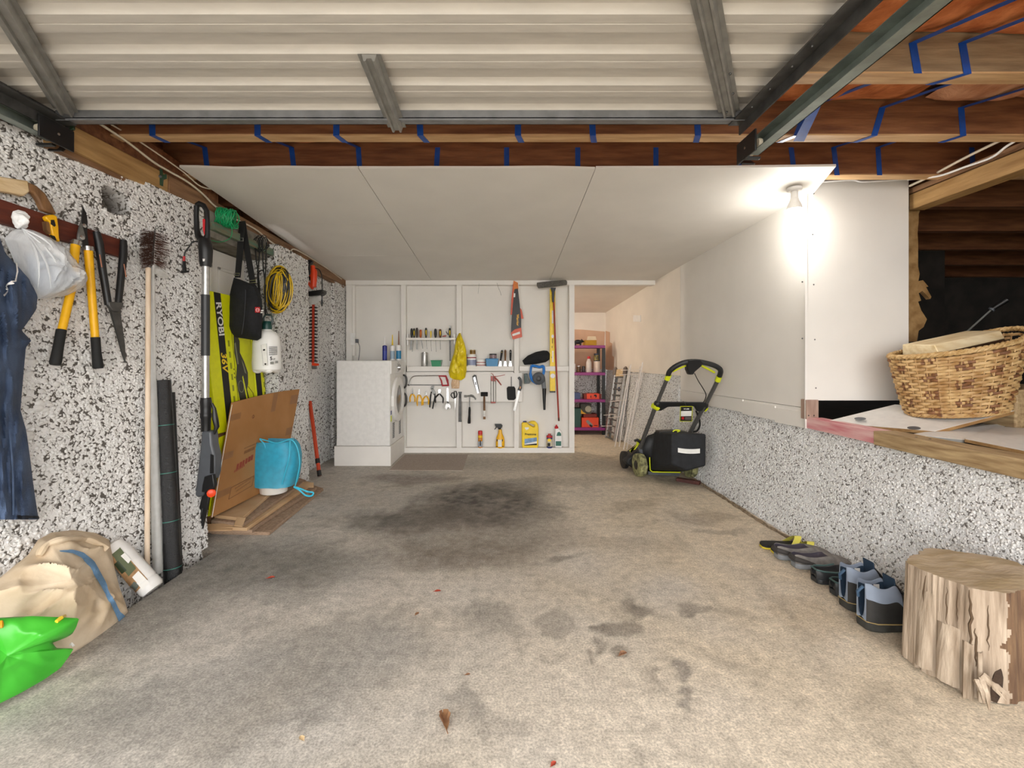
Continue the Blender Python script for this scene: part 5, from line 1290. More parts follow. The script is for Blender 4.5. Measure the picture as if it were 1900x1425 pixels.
# ---- niche edge, brackets and cables on the wall plate
def onplate(u, v, k=.012):      # on the wall plate face
    q = (u - 110) / (642 - 110); d0 = 1.95 + 0; 
    # intersect the pixel ray with the vertical plane through the plate face
    a, c = A0, B0; nrm = Vector((c.y - a.y, -(c.x - a.x), 0)).normalized()
    dr_ = W(u, v, 1.0) - CAMP; s_ = (a - CAMP).dot(nrm) / dr_.dot(nrm)
    return CAMP + dr_ * s_ + nrm * k
def bracket(u, v, d, label):
    t = thing('wall_bracket', label, 'bracket', W(u, v + 12, d), 'green brackets on the wall plate')
    p = W(u, v, d)
    part('plate', P('bracket_green', '#24402c', .5), t, lambda b: b.prism([W(u + a, v + c, d) for a, c in ((-8, -2), (-2, -16), (2, -14), (4, -4), (10, -6), (10, 2), (4, 4), (3, 16), (-2, 15), (-6, 8))], Vector((.006, -.014, 0))), .002)
    part('bolt', m_steel_dk, t, lambda b: b.lathe(p + Vector((.004, -.014, 0)), [(.008, 0), (.008, .01), (.0005, .011)], 10, (.5, -.8, 0)))
bracket(300, 330, onplate(300, 330, .006).y, 'green metal bracket on the wall plate above the wall hole')
bracket(130, 240, onplate(130, 240, .006).y, 'green metal bracket at the near end of the wall plate')
def cable(name, label, pts, r=.006, m=None, ndx=None):
    b = MB(); b.tube(smoothpath(pts), r, 6)
    return b.build(name, m or P('cream_cable', '#d9cdb8', .5), None, label=label, cat='cable')
cable('electric_cable', 'cream cable running high along the left wall plate to the coil', [onplate(175, 226), onplate(230, 262), onplate(280, 300), onplate(310, 318), onplate(345, 338), onplate(375, 362), onplate(395, 382), onplate(430, 405)])
cable('electric_cable', 'thinner cream cable above it on the left wall plate', [onplate(190, 226, .02), onplate(240, 255, .02), onplate(300, 295, .02), onplate(335, 320, .02), onplate(365, 345, .02), onplate(392, 352, .02)], .004)
cable('electric_cable', 'cream cable sagging along the plate above the yellow cord', [onplate(430, 405), onplate(470, 425), onplate(495, 445), onplate(520, 462), onplate(535, 467), onplate(548, 464), onplate(600, 495), onplate(632, 518)], .006)
# ---- green wire coil
t = thing('wire_coil', 'coil of bright green garden wire hung on the wall plate', 'wire', W(422, 425, 2.95))
def coil(b):
    c0 = W(421, 405, 2.95); ax = Vector((1, .25, -.1)).normalized(); x, y, z = frame_of(ax)
    pts = []
    for i in range(16 * 14):
        a = i / 16 * 2 * math.pi; k = i / (16 * 14)
        pts.append(c0 + z * (-.05 + .10 * k + .01 * math.sin(i)) + (x * math.cos(a) + y * math.sin(a)) * (.058 + .004 * math.sin(i * .7)))
    b.tube(pts, .0042, 6)
part('loops', P('green_wire', '#149a5d', .4), t, coil)
part('tail', P('green_wire', '#149a5d', .4), t, lambda b: b.tube(smoothpath([W(u, v, 2.92) for u, v in ((430, 420), (430, 435), (424, 444), (408, 449), (392, 446))]), .0022, 5))
# ---- black shoulder bag
dB = 3.12
def B4(pts, d=dB): return fp(C4(pts), d)
t = thing('shoulder_bag', 'black fabric shoulder bag with red logo patch hung from the wall plate', 'bag', W(455, 632, dB))
bgp = B4([(418, 690), (470, 705), (540, 735), (600, 745), (625, 800), (650, 870), (655, 1000), (645, 1190), (610, 1212), (540, 1200), (440, 1185), (362, 1150), (358, 1050), (370, 900), (395, 780)])
part('pouch', m_blackfab, t, lambda b: b.pillow(bgp, (.25, -1, 0), .07, .06, wob=.018, wscale=12, seg=70, rings=9, power=.45))
part('strap', m_black2, t, lambda b: b.prism(B4([(462, 225), (510, 222), (500, 400), (470, 690), (425, 690), (445, 430)], dB - .01), (0, .006, 0)))
part('strap', m_black2, t, lambda b: b.prism(B4([(470, 225), (512, 222), (535, 380), (600, 745), (550, 740), (490, 400)], dB + .02), (0, .006, 0)))
for pts in ([(420, 655), (466, 655), (464, 672), (422, 672)], [(543, 715), (600, 710), (603, 730), (546, 735)], [(442, 363), (495, 363), (495, 388), (442, 388)]):
    part('buckle', m_chrome, t, lambda b: b.tube(B4(pts, dB - .016), .0028, 6, closed=True))
part('seam', P('seam_grey', '#3d3f45', .9), t, lambda b: b.tube(smoothpath(B4([(515, 790), (512, 900), (500, 1050), (482, 1160)], dB - .078)), .0022, 5))
lp_ = part('logo_patch', m_red, t, lambda b: b.prism(B4([(594, 935), (634, 935), (634, 980), (594, 980)], dB - .068), Vector((.001, -.003, 0))))
part('logo_ring', m_paper, lp_, lambda b: (b.tube(B4([(614 + 14 * math.cos(a), 958 + 14 * math.sin(a)) for a in np.linspace(0, 6.28, 13)[:-1]], dB - .072), .0014, 5, closed=True), b.tube(B4([(604, 958), (624, 958)], dB - .072), .0014, 5)))
part('lettering_patch', m_paper, t, lambda b: (b.prism(B4([(642, 958), (663, 958), (663, 968), (642, 968)], dB - .05), (0, -.002, 0)), b.prism(B4([(640, 974), (655, 974), (655, 984), (640, 984)], dB - .05), (0, -.002, 0))))
# ---- black cable bundle
dC = 3.32
t = thing('cable_bundle', 'bundle of thin black cables looped and hanging from the wall plate', 'cable', W(485, 560, dC))
def bundle(b):
    for k in range(7):
        cx = 476 + k * 2.6; ry = 14 + (k % 3) * 3
        b.tube([W(cx + 7 * math.cos(a), 452 + ry * math.sin(a) * .8, dC - .01 + .01 * math.sin(a * 2 + k)) for a in np.linspace(0, 6.28, 22)[:-1]], .0024, 5, closed=True)
part('loops', m_black2, t, bundle)
def strands(b):
    for pts in (((474, 452), (475, 480), (479, 505), (482, 540), (484, 560)), ((481, 445), (481, 480), (478, 510), (480, 545)), ((487, 445), (488, 490), (492, 530), (492, 570), (492, 588)), ((494, 450), (493, 500), (491, 540), (493, 585)), ((478, 508), (484, 502), (490, 503))):
        b.tube(smoothpath([W(u, v, dC - .02) for u, v in pts]), .0042, 6)
part('strands', m_black2, t, strands)
# ---- yellow extension cord on a chain
dY = 3.50
t = thing('extension_cord', 'yellow and black extension cord coiled on a white chain', 'cord', W(515, 580, dY))
def cordc(off, r, n0):
    def f(b):
        rr = random.Random(n0)
        for k in range(n0):
            cx = 515 + rr.uniform(-7, 7); rx = rr.uniform(3, 25); ry = rr.uniform(30, 44); ph = rr.uniform(0, 6); ti = rr.uniform(.15, .32)
            pts = []
            for a in np.linspace(0, 2 * math.pi, 34)[:-1]:
                x = rx * math.cos(a); y = ry * math.sin(a)
                pts.append(W(cx + x * math.cos(ti) - y * math.sin(ti) * .5 + off, 537 + x * .25 + y, dY - .05 + .035 * math.sin(a + ph) + rr.uniform(-.004, .004)))
            b.tube(pts, r, 6, closed=True)
    return f
part('yellow_loops', P('cord_yellow', '#d9b21d', .4), t, cordc(0, .0052, 17))
part('black_loops', m_black, t, cordc(1.5, .0046, 13))
for i, (u, v) in enumerate(((511, 463), (511.5, 470), (511.5, 478), (513, 486), (516, 493), (519, 499), (521, 506))):
    part('chain_link', m_whitep, t, lambda b: b.tube([W(u + (2.2 if i % 2 == 0 else .8) * math.cos(a), v + 5 * math.sin(a), dY - .02 + (.0 if i % 2 == 0 else .006 * math.cos(a))) for a in np.linspace(0, 6.28, 13)[:-1]], .0022, 6, closed=True))
# ---- sprayer
dS = 3.22
def S7(pts, d=dS): return fp(crop(370, 620, 7.918)(pts), d)
t = thing('pump_sprayer', 'white five litre pump sprayer bottle with dark green pump hanging by the bag', 'sprayer', W(493, 691, dS))
cS = W(495, 690, dS)
part('tank', mat('milky_plastic', '#efeeea', .35, var=.03, scale=8), t, lambda b: b.lathe(cS, [(.055, .012), (.078, .004), (.094, .018), (.097, .06), (.094, .13), (.093, .20), (.084, .25), (.062, .278), (.034, .292), (.030, .302)], 40, sx=1.0, sy=.85, xdir=(1, 0, 0)))
def feet(b):
    for k in range(4):
        a = .6 + k * 1.57; b.ball(cS + Vector((.06 * math.cos(a), .05 * math.sin(a), .012)), (.032, .03, .022), 14, 8)
part('foot', mat('milky_plastic', '#efeeea', .35), t, feet)
part('pump', m_dkgreen, t, lambda b: b.lathe(cS + Vector((-.0, 0, .298)), [(.034, 0), (.034, .035), (.030, .05), (.026, .058)], 20))
part('pump_handle', P('handle_greygreen', '#34423f'), t, lambda b: b.tube(fp([(489, 604), (489, 590), (493, 584), (503, 584), (506, 592), (504, 602), (497, 606)], dS), .0075, 8, closed=True))
yl = dS - .083
lab_ = part('label', m_paper, t, lambda b: b.prism(fp([(484.5, 640), (494.5, 637.5), (497, 678), (488.5, 679)], yl - .0), (0, -.0015, 0)))
part('label_outline', m_ink, lab_, lambda b: (b.tube(fp([(484.5, 640), (494.5, 637.5), (497, 678), (488.5, 679)], yl - .002), .0006, 4, closed=True), b.prism(fp([(488, 648), (492, 647.5), (492, 650.5), (488, 651)], yl - .002), (0, -.001, 0)), b.prism(fp([(491, 674), (494, 674), (494, 677), (491, 677)], yl - .002), (0, -.001, 0))))
part('instruction_lines', m_ink, t, lambda b: [b.prism(fp([(499, 643.5 + 2.4 * k), (514.5, 642.8 + 2.4 * k), (514.5, 643.7 + 2.4 * k), (499, 644.4 + 2.4 * k)], yl + .012), (0, -.001, 0)) for k in range(7)])
text('5', .034, W(503, 665.5, yl + .004), (1, 0, 0), (0, 0, 1), m_ink, t, weight=.001)
text('LT', .015, W(508.5, 666.5, yl + .006), (1, 0, 0), (0, 0, 1), m_ink, t, weight=.0006)
part('label_mark', P('mark_grey', '#8d8d88'), t, lambda b: (b.prism(fp([(501.5, 671), (508, 671), (508, 676), (501.5, 676)], yl + .006), (0, -.001, 0)), b.prism(fp([(511, 669.5), (516, 669.5), (516, 674), (511, 674)], yl + .018), (0, -.001, 0))))
part('cord', m_black2, t, lambda b: b.tube(smoothpath([W(491, 560, dS), W(494, 575, dS), W(497, 584, dS)]), .003, 6))
# ---- lettered tool cartons standing on a brown carton in the recess
def bf(d, z, k=0.0):       # carton faces, leaning against the door and sideways
    return Vector((-1.80 - .03 * z + k, d + (1.505 - z) * .115, z))
m_carton = P('lime_carton', '#e6ea08', .5)
fdir = (bf(3, 1.5) - bf(3, .6)).normalized(); fside = Vector((0, 1, 0)); fside = (fside - fdir * fside.dot(fdir)).normalized()
def carton(lbl, d0, d1, z0, z1, o, lettered):
    t = thing('tool_carton', lbl, 'carton', bf(d0, z0), 'lime yellow tool cartons in the wall recess')
    part('carton', m_carton, t, lambda b: b.prism([bf(d0, z0), bf(d1, z0), bf(d1, z1), bf(d0, z1)], Vector((-.085, 0, -.004))), .003)
    def fq(name, m, a, c, y0, y1, k=.0012):
        a = min(a, d1); c = min(c, d1)
        if c - a < .003: return
        return part(name, m, t, lambda b: b.prism([bf(a, y0, k), bf(c, y0, k), bf(c, y1, k), bf(a, y1, k)], Vector((-.0012, 0, 0))))
    def poly(name, m, pts, k=.0015):
        pts = [(min(a + o, d1 - .002), z) for a, z in pts]
        return part(name, m, t, lambda b: b.prism([bf(a, z, k) for a, z in pts], Vector((-.0012, 0, 0))))
    bs_ = fq('black_stripe', m_ink, .065 + o, .135 + o, z0 + .002, z1 - .002)
    if lettered:
        text('RYOBI', .078, bf(.10 + o, 1.335, .0028), -fdir, fside, m_paper, bs_, weight=.002)
        text('36V', .078, bf(.10 + o, 1.06, .0028), -fdir, fside, m_yel, bs_, shear=.25, weight=.002)
    fq('thin_line', m_ink, .215 + o, .218 + o, .62, 1.30)
    for k in range(6): fq('icon_row', P('dark_olive', '#8f960c'), .165 + o, .182 + o, 1.16 - k * .075, 1.20 - k * .075)
    for k in range(3): fq('icon_row', m_ink, .200 + o, .206 + o, 1.0 - k * .028, 1.012 - k * .028)
    poly('printed_picture', P('picture_black', '#2a2a22'), [(.235, 1.23), (.27, 1.25), (.30, 1.20), (.29, 1.12), (.33, 1.06), (.365, .98), (.355, .90), (.335, .86), (.36, .76), (.365, .70), (.29, .685), (.245, .72), (.24, .78), (.225, .86), (.22, .95), (.24, 1.03), (.225, 1.12)])
    if lettered:
        poly('picture_detail', P('picture_grey', '#85866f'), [(.235, 1.18), (.25, 1.19), (.262, 1.04), (.245, 1.04)], .0024)
        poly('picture_detail', P('picture_grey', '#85866f'), [(.30, 1.07), (.32, 1.04), (.345, .97), (.325, .98)], .0024)
        poly('picture_detail', m_carton, [(.29, .95), (.30, .96), (.335, .78), (.322, .76)], .0024)
        part('picture_ring', P('picture_grey', '#85866f'), t, lambda b: b.tube([bf(.265 + o + .032 * math.cos(a), .885 + .04 * math.sin(a), .002) for a in np.linspace(0, 6.28, 17)[:-1]], .0022, 5, closed=True))
        part('shaft_line', m_ink, t, lambda b: b.tube([bf(q + o, z, .002) for q, z in ((.35, .88), (.405, .83), (.425, .72))], .002, 4))
        part('shaft_line', m_ink, t, lambda b: b.tube([bf(q + o, z, .002) for q, z in ((.365, .74), (.43, .69))], .002, 4))
    return t
carton('lime yellow tool carton with large white lettering behind the pole saw', 2.80, 3.285, .60, 1.505, 2.845, True)
carton('second lime yellow tool carton, beside the stone pier behind the sprayer', 3.295, 3.43, .60, 1.44, 3.245, False)
b = MB(); b.box(-1.95, -1.82, 2.84, 3.52, 0, .598)
bc = b.build('brown_carton', mat('dark_cardboard', '#6d4c30', .85, var=.1), None, .003, label='dark brown carton under the lime yellow tool cartons', cat='carton')
b = MB(); b.prism([Vector((-1.812, 2.85, .30)), Vector((-1.80, 3.30, .02)), Vector((-1.80, 2.76, .02)), Vector((-1.80, 2.70, .05))][:3] + [Vector((-1.80, 2.74, .03))], (-.006, 0, 0))
b.v = []; b.f = []; b.mi = []
b.prism([Wx(388, 958, -1.80), Wx(404, 950, -1.80), Wx(419, 807, -1.81), Wx(408, 812, -1.81)], (-.008, 0, 0))
b.build('yellow_flap', m_carton, None, label='narrow lime yellow carton flap showing left of the leaning cardboard', cat='carton')
# ---- leaning cardboard sheet, cardboard pile
m_card = mat('brown_cardboard', '#b2814f', .8, scale=3, c2='#a3723f', bump=.05, bscale=60)
m_card2 = mat('pale_cardboard', '#cbab85', .85, scale=4, c2='#b8936a', bump=.08, bscale=60)
m_cardedge = mat('cardboard_edge', '#a98f78', .9, scale=60, c2='#8b725c', stretch=(1, 1, 6))
t = thing('cardboard_sheet', 'large flattened cardboard carton leaning in front of the yellow carton', 'cardboard', Vector((-1.72, 3.1, .1)))
BL = Wx(392, 960, -1.755); TL = Wx(430, 747, -1.79); TR = Wx(555, 722, -1.715); BR = Wx(524, 893, -1.755)
cn = Vector((1, 0, .05)).normalized()
def cp(s, tt, k=0.0):
    p = BL.lerp(BR, s).lerp(TL.lerp(TR, s), tt)
    return p + cn * (k + .004 * math.sin(math.pi * s)) + Vector((0, 0, .012 * math.sin(math.pi * s) * tt))
def csheet2(b):
    b.grid(lambda s, q: cp(s, q, .004), 20, 4)
    b.grid(lambda s, q: cp(1 - s, q, -.004), 20, 4)
    for q in (0, 1):
        b.grid(lambda s, w: cp(s, q, -.004 + .008 * (w if q == 1 else 1 - w)) if q == 0 else cp(1 - s, q, -.004 + .008 * w), 20, 1)
        b.grid(lambda s, w: cp(q, s, -.004 + .008 * (w if q == 0 else 1 - w)), 6, 1)
part('sheet', m_card, t, csheet2, smooth=30)
part('liner_edge', m_paper, t, lambda b: b.tube([cp(0, .02 * k * 2.45, .0045) for k in range(21)], .0022, 4))
def cq(name, m, s0, s1, t0, t1, k=.0052): return part(name, m, t, lambda b: b.grid(lambda s, q: cp(s0 + (s1 - s0) * s, t0 + (t1 - t0) * q, k), 4, 2))
m_tape = mat('brown_tape', '#96683c', .5, var=.05)
cq('packing_tape', m_tape, .55, .62, .80, .995); cq('packing_tape', m_tape, .86, .995, .84, .94); cq('packing_tape', m_tape, .88, .99, .50, .58)
cq('packing_tape', m_tape, .005, .12, .47, .53); cq('packing_tape', m_tape, .005, .17, .14, .20); cq('packing_tape', m_tape, .005, .13, .82, .88)
m_rprint = P('dull_red_print', '#9a4632', .8)
# printed carton lettering, too blurred in the photograph to read: blocks of print
def prints(b, s0, s1, t0, t1, n, fill=.7, slant=0.0):
    rr = random.Random(int(s0 * 999))
    for k in range(n):
        a = s0 + (s1 - s0) * k / n; c = a + (s1 - s0) / n * fill * rr.uniform(.7, 1)
        y = slant * k / n
        b.grid(lambda s, q: cp(a + (c - a) * s, t0 + y + (t1 - t0) * q, .0056), 1, 1)
part('red_print', m_rprint, t, lambda b: prints(b, .19, .40, .335, .385, 6, .92, .04), kind='stuff')
part('red_print', m_rprint, t, lambda b: prints(b, .17, .30, .315, .335, 9, .7, .02), kind='stuff')
part('brown_print', m_brownink, t, lambda b: prints(b, .26, .40, .455, .485, 9, .6, .01), kind='stuff')
part('brown_print', m_brownink, t, lambda b: prints(b, .25, .43, .505, .515, 16, .6, .01), kind='stuff')
part('brown_print', m_brownink, t, lambda b: (prints(b, .22, .42, .155, .168, 16, .6, .03), prints(b, .24, .42, .125, .138, 14, .6, .03)), kind='stuff')
part('print_frame', m_brownink, t, lambda b: b.tube([cp(s, q, .0056) for s, q in ((.16, .09), (.455, .115), (.455, .205), (.17, .185))], .0016, 4, closed=True))
part('brown_print', m_brownink, t, lambda b: b.tube([cp(.30 + .012 * math.cos(a), .80 + .016 * math.sin(a), .0055) for a in np.linspace(0, 6.28, 9)[:-1]], .002, 4, closed=True))
GP = 'flattened cartons stacked on the floor'
pile = [([(382, 988), (500, 990), (600, 908), (560, 895), (430, 930)], 0, 'lowest grey brown flattened carton of the floor pile', m_cardedge),
        ([(380, 986), (468, 986), (482, 974), (588, 906), (545, 893), (430, 925)], 0, 'second flattened carton up in the floor pile', m_cardedge),
        ([(378, 980), (458, 982), (580, 898), (540, 888), (425, 920)], 0, 'middle flattened carton in the floor pile', m_card2),
        ([(382, 968), (452, 974), (568, 893), (530, 884), (425, 912)], 0, 'flattened carton second from the top of the floor pile', m_cardedge),
        ([(384, 958), (449, 964), (508, 912), (550, 886), (520, 878), (425, 905)], 0, 'topmost pale flattened carton under the white pot', m_card2)]
pile = [([(u, v, .022 * k + .011) for u, v in pp], .022 * k, lb, mm_) for k, (pp, z, lb, mm_) in enumerate(pile)]
for i, (pp, z, lb, mm_) in enumerate(pile):
    b = MB()
    b.prism([Vector((max(q.x, -1.80), q.y, z)) for q in [Wz(u, v, zz) for u, v, zz in pp]], (0, 0, .0205))
    o = b.build('flattened_carton', [mm_], None, .002, label=lb, cat='cardboard', group=GP)
fl = [o for o in bpy.data.objects if o.name.startswith('flattened_carton')]
top = fl[-1]
part('flap', m_card2, top, lambda b: b.prism([Wz(434, 976, .100), Wz(450, 978, .095), Wz(456, 962, .115), Wz(440, 960, .118)], (0, 0, .004)))
part('flap', m_card2, fl[2], lambda b: b.prism([Wz(383, 986, .05), Wz(430, 985, .05), Wz(434, 972, .068), Wz(384, 974, .068)], (0, 0, .006)))
part('curled_flap', m_card2, fl[3], lambda b: b.grid(lambda s, q: Wz(548 + 34 * s, 905 - 12 * q * (1 - .2 * s), .075 + .03 * s * q), 6, 4))
# ---- pot with blue mesh
pz = .112; pc = Vector((W(508, 0, 3.31).x, 3.31, pz))
t = thing('plant_pot', 'round white ceramic pot on the flattened cartons', 'pot', pc)
part('pot', P('white_glaze', '#e6e2da', .3), t, lambda b: b.lathe(pc, [(.080, 0), (.090, .006), (.096, .06), (.098, .14), (.098, .17), (.092, .17), (.086, .06), (.0005, .03)], 36))
m_mesh = mat('blue_mesh_cloth', '#2fb0d4', .5, var=.08, scale=30, alpha=.80)
t = thing('mesh_bag', 'translucent blue mesh bag draped over the white pot', 'bag', pc + Vector((0, 0, .06)))
def meshbag(b):
    # tapered bag: sections from bottom (open mouth) to the flat closed end
    secs = [(898, 479, 547), (885, 475, 551), (865, 472, 555), (845, 471, 556), (828, 474, 553), (817, 481, 545)]
    def fn(s, q):
        k = q * (len(secs) - 1); i = min(int(k), len(secs) - 2); f = k - i
        v, a, c = [secs[i][j] + (secs[i + 1][j] - secs[i][j]) * f for j in range(3)]
        an = s * 2 * math.pi
        ce_, sn_ = math.cos(an), math.sin(an)
        rr = 1 / max(abs(ce_) ** 4 + abs(sn_) ** 4, 1e-6) ** .25 if False else 1.0
        cx = (a + c) / 2; hw = (c - a) / 2
        p = W(cx + hw * (abs(ce_) ** .6) * (1 if ce_ > 0 else -1), v, pc.y)
        return p + Vector((0, -.118 * (abs(sn_) ** .6) * (1 if sn_ > 0 else -1) * (1 - .25 * q), .008 * mnoise.noise(Vector((an * 2, q * 3, 1)))))
    b.grid(fn, 48, 16)
part('mesh', m_mesh, t, meshbag, smooth=50)
m_meshs = P('blue_seam', '#38bcdc', .5)
part('seam', m_meshs, t, lambda b: b.tube(smoothpath([W(u, v, pc.y - .115) for u, v in ((538, 818), (536, 850), (528, 880), (523, 899))]), .0045, 6))
part('seam', m_meshs, t, lambda b: b.tube(smoothpath([W(u, v, pc.y - .09) for u, v in ((482, 815), (492, 828), (490, 850), (478, 870), (479, 897), (486, 896))]), .004, 6))
part('rim', m_meshs, t, lambda b: b.tube(smoothpath([W(u, v, pc.y - .118) for u, v in ((482, 814), (500, 819), (515, 822), (540, 816), (552, 832), (556, 860), (551, 888), (547, 904))]), .004, 6))
part('handle_loop', m_meshs, t, lambda b: b.tube(smoothpath([W(u, v, pc.y - .12) for u, v in ((545, 903), (558, 907), (570, 912), (581, 914), (578, 920), (567, 919), (555, 909), (546, 904))]), [.006] * 43, 6))
# ---- hedge trimmer far left
dH = 4.30
F3 = crop(560, 480, 3.39)
def H3(pts, d=dH): return fp(F3(pts), d)
t = thing('hedge_trimmer', 'red and black hedge trimmer hung blade down beyond the stone pier', 'hedge trimmer', W(580, 683, dH))
part('rear_handle', m_black, t, lambda b: b.tube(smoothpath(H3([(62, 30), (48, 20), (38, 45), (38, 100), (45, 135)])), .022, 10))
part('body', m_orange, t, lambda b: b.tube(H3([(68, 45), (76, 80), (75, 130), (72, 180)]), [.018, .030, .030, .026], 12))
part('front_handle', m_orange, t, lambda b: b.tube(smoothpath(H3([(70, 110), (42, 112), (38, 140), (50, 165), (70, 190)])), .012, 8))
part('hand_guard', m_black, t, lambda b: (b.prism(H3([(38, 205), (130, 192), (132, 215), (110, 228), (40, 235)], dH - .06), (0, .10, 0)), b.lathe(H3([(68, 240)])[0], [(.02, 0), (.03, .03), (.03, .05)], 14)), .008)
part('clear_guard', mat('clear_guard', '#dddcd8', .2, alpha=.45), t, lambda b: b.pillow(H3([(40, 230), (120, 228), (122, 260), (95, 285), (60, 290), (40, 270)], dH - .02), (0, -1, 0), .02, .02, rings=3, seg=24))
part('blade', P('blade_red', '#b8391f'), t, lambda b: b.prism(H3([(64, 288), (80, 288), (78, 655), (60, 655)]), (0, .008, 0)))
for k in range(17):
    y = 300 + k * 21
    for x0, s_ in ((64, -1), (79, 1)):
        part('tooth', m_black, t, lambda b: b.prism(H3([(x0, y), (x0 + 20 * s_, y + 6), (x0 + 20 * s_, y + 11), (x0, y + 13)], dH - .002), (0, .006, 0)), smooth=0)
part('tip_guard', m_orange, t, lambda b: b.prism(H3([(62, 655), (104, 660), (104, 672), (85, 675), (62, 672)], dH - .01), (0, .02, 0)), .003)
part('tip_block', m_steel, t, lambda b: b.prism(H3([(60, 672), (92, 674), (92, 695), (62, 695)], dH - .008), (0, .016, 0)), .002)
part('cord', m_black, t, lambda b: b.tube(smoothpath(H3([(85, 60), (110, 70), (125, 110), (128, 180), (127, 260)], dH - .02)), .005, 6))
part('plug', m_black, t, lambda b: b.tube(H3([(127, 258), (126, 280), (126, 300)], dH - .02), [.008, .012, .006], 8))
t = thing('orange_pole', 'orange extension pole with black tip leaning behind the stone pier', 'pole', Wz(593, 883, 0))
pa = W(575, 745, 4.42); pe = Wz(593, 883, .01)
part('tube', P('pole_orange', '#c8431f', .4), t, lambda b: b.tube([pa, pe], .0175, 12))
part('collar', m_black, t, lambda b: b.tube([pe.lerp(pa, .16), pe.lerp(pa, .22)], .021, 12))
part('tip', m_black, t, lambda b: b.tube([pe, pe.lerp(pa, .07)], .020, 12))
# ================================================================ light bulb
t = thing('ceiling_lamp', 'lit white bulb in a batten holder below the ceiling corner', 'lamp', W(1474, 405, 2.90))
lc = W(1474, 342, 2.86); zc_ = cz(2.86)
part('rose', m_lampw, t, lambda b: b.lathe(Vector((lc.x, lc.y, zc_ - .022)), [(.034, 0), (.042, .006), (.042, .022)], 28))
part('holder', m_lampw, t, lambda b: b.lathe(Vector((lc.x, lc.y, zc_ - .075)), [(.020, 0), (.022, .01), (.020, .055)], 22))
zb_ = W(0, 405, 2.86).z
part('bulb_neck', m_lampw, t, lambda b: b.lathe(Vector((lc.x, lc.y, zb_ + .055)), [(.046, 0), (.040, .022), (.026, .055), (.019, .085)], 26, cap=False))
m_glow = mat('glowing_bulb', '#ffffff', .4, var=0, emit=('#fff6ea', 26.0))
part('bulb_globe', m_glow, t, lambda b: b.lathe(Vector((lc.x, lc.y, zb_)), [(.001, 0), (.022, .006), (.038, .020), (.046, .040), (.046, .055)], 26))
ld = bpy.data.lights.new('bulb_light', 'POINT'); ld.energy = BULB_W; ld.color = (1, .97, .92); ld.shadow_soft_size = .045
lo_ = bpy.data.objects.new('bulb_light', ld); lo_.location = (lc.x, lc.y, zb_ - .012); COL.objects.link(lo_)
# lamp of the alcove, out of sight behind the partition
t2 = thing('alcove_lamp', 'hidden lit bulb on the alcove ceiling behind the tool partition', 'lamp', (-.2, 6.1, 1.7))
part('rose', m_lampw, t2, lambda b: b.lathe((-.2, 6.1, 1.84), [(.04, 0), (.04, .03)], 20))
part('bulb_globe', m_glow, t2, lambda b: b.ball((-.2, 6.1, 1.79), (.035, .035, .045), 16, 10))
ld = bpy.data.lights.new('alcove_light', 'POINT'); ld.energy = ALCOVE_W; ld.color = (1, .88, .74); ld.shadow_soft_size = .04
lo_ = bpy.data.objects.new('alcove_light', ld); lo_.location = (-.2, 6.1, 1.72); COL.objects.link(lo_)
cable('electric_cable', 'white lamp cable stapled along the top of the jogged wall panel', [W(1488, 340, 2.93), W(1530, 337, 2.92), W(1580, 334, 2.92), W(1600, 337, 2.92), W(1640, 335, 2.92), W(1685, 332, 2.92)], .006, m_whitep)
cable('electric_cable', 'cream cable clipped along the upper edge of the right bearer', [W(1688, 345, 2.92), W(1730, 325, 2.75), W(1800, 288, 2.52), W(1900, 240, 2.28), W(1960, 212, 2.16)], .007)
cable('electric_cable', 'white cable drooping across the right bearer', [W(1685, 333, 2.90), W(1740, 327, 2.70), W(1790, 310, 2.54), W(1840, 292, 2.41), W(1870, 270, 2.34), W(1930, 235, 2.2)], .006, m_whitep)
b = MB(); b.fbox(1176, 585, 1189.5, 596, 5.56, 5.575)
# switch plate on the right wall
t = thing('wall_plate_cover', 'small blank white cover plate high on the right wall', 'cover plate', Wx(1182, 591, 1.70))
sd0 = 1.70 * FPX / (1176 - CU) if False else 5.92
def wallr(u, v, off=.0):
    k = (u - CU) / FPX; d = 2.255 / (k + .1) ; p = W(u, v, d); return p - Vector((1, .1, 0)).normalized() * off
part('plate', m_whitep, t, lambda b: b.prism([wallr(1176, 597, .001), wallr(1189.5, 597, .001), wallr(1189.5, 585, .001), wallr(1176, 585, .001)], Vector((-.008, 0, 0))), .002)
# ================================================================ alcove shelf unit
t = thing('shelf_unit', 'black shelving unit with purple shelves in the alcove', 'shelves', (1.0, 6.65, 0))
sx0, sx1, sy0, sy1 = .52, 1.43, 6.46, 6.86
zsh = [W(0, v, 6.46).z for v in (643, 693.5, 743.5, 796)]
for z in zsh:
    part('shelf', m_purple, t, lambda b: b.box(sx0, sx1, sy0, sy1, z - .022, z + .018), .004)
for x in (sx0 + .02, sx1 - .02):
    for y in (sy0 + .02, sy1 - .02):
        part('post', m_black, t, lambda b: b.box(x - .022, x + .022, y - .015, y + .015, 0, zsh[0] - .02), .003)
def onsh(i): return zsh[i] + .018
dq = 6.56
def sbox(name, label, cat, u0, u1, v0, i, m, lid=None, dep=.2, d=6.5, group=None):
    a, c = W(u0, 0, d), W(u1, v0, d)
    t = thing(name, label, cat, Vector(((a.x + c.x) / 2, d + dep / 2, onsh(i))), group)
    part('box', m, t, lambda b: b.box(a.x, c.x, d, d + dep, onsh(i), c.z), .003)
    if lid: part('lid', lid, t, lambda b: b.box(a.x - .003, c.x + .003, d - .003, d + dep, c.z, c.z + .035), .003)
    return t, a, c
C62 = crop(1060, 590, 6.196)
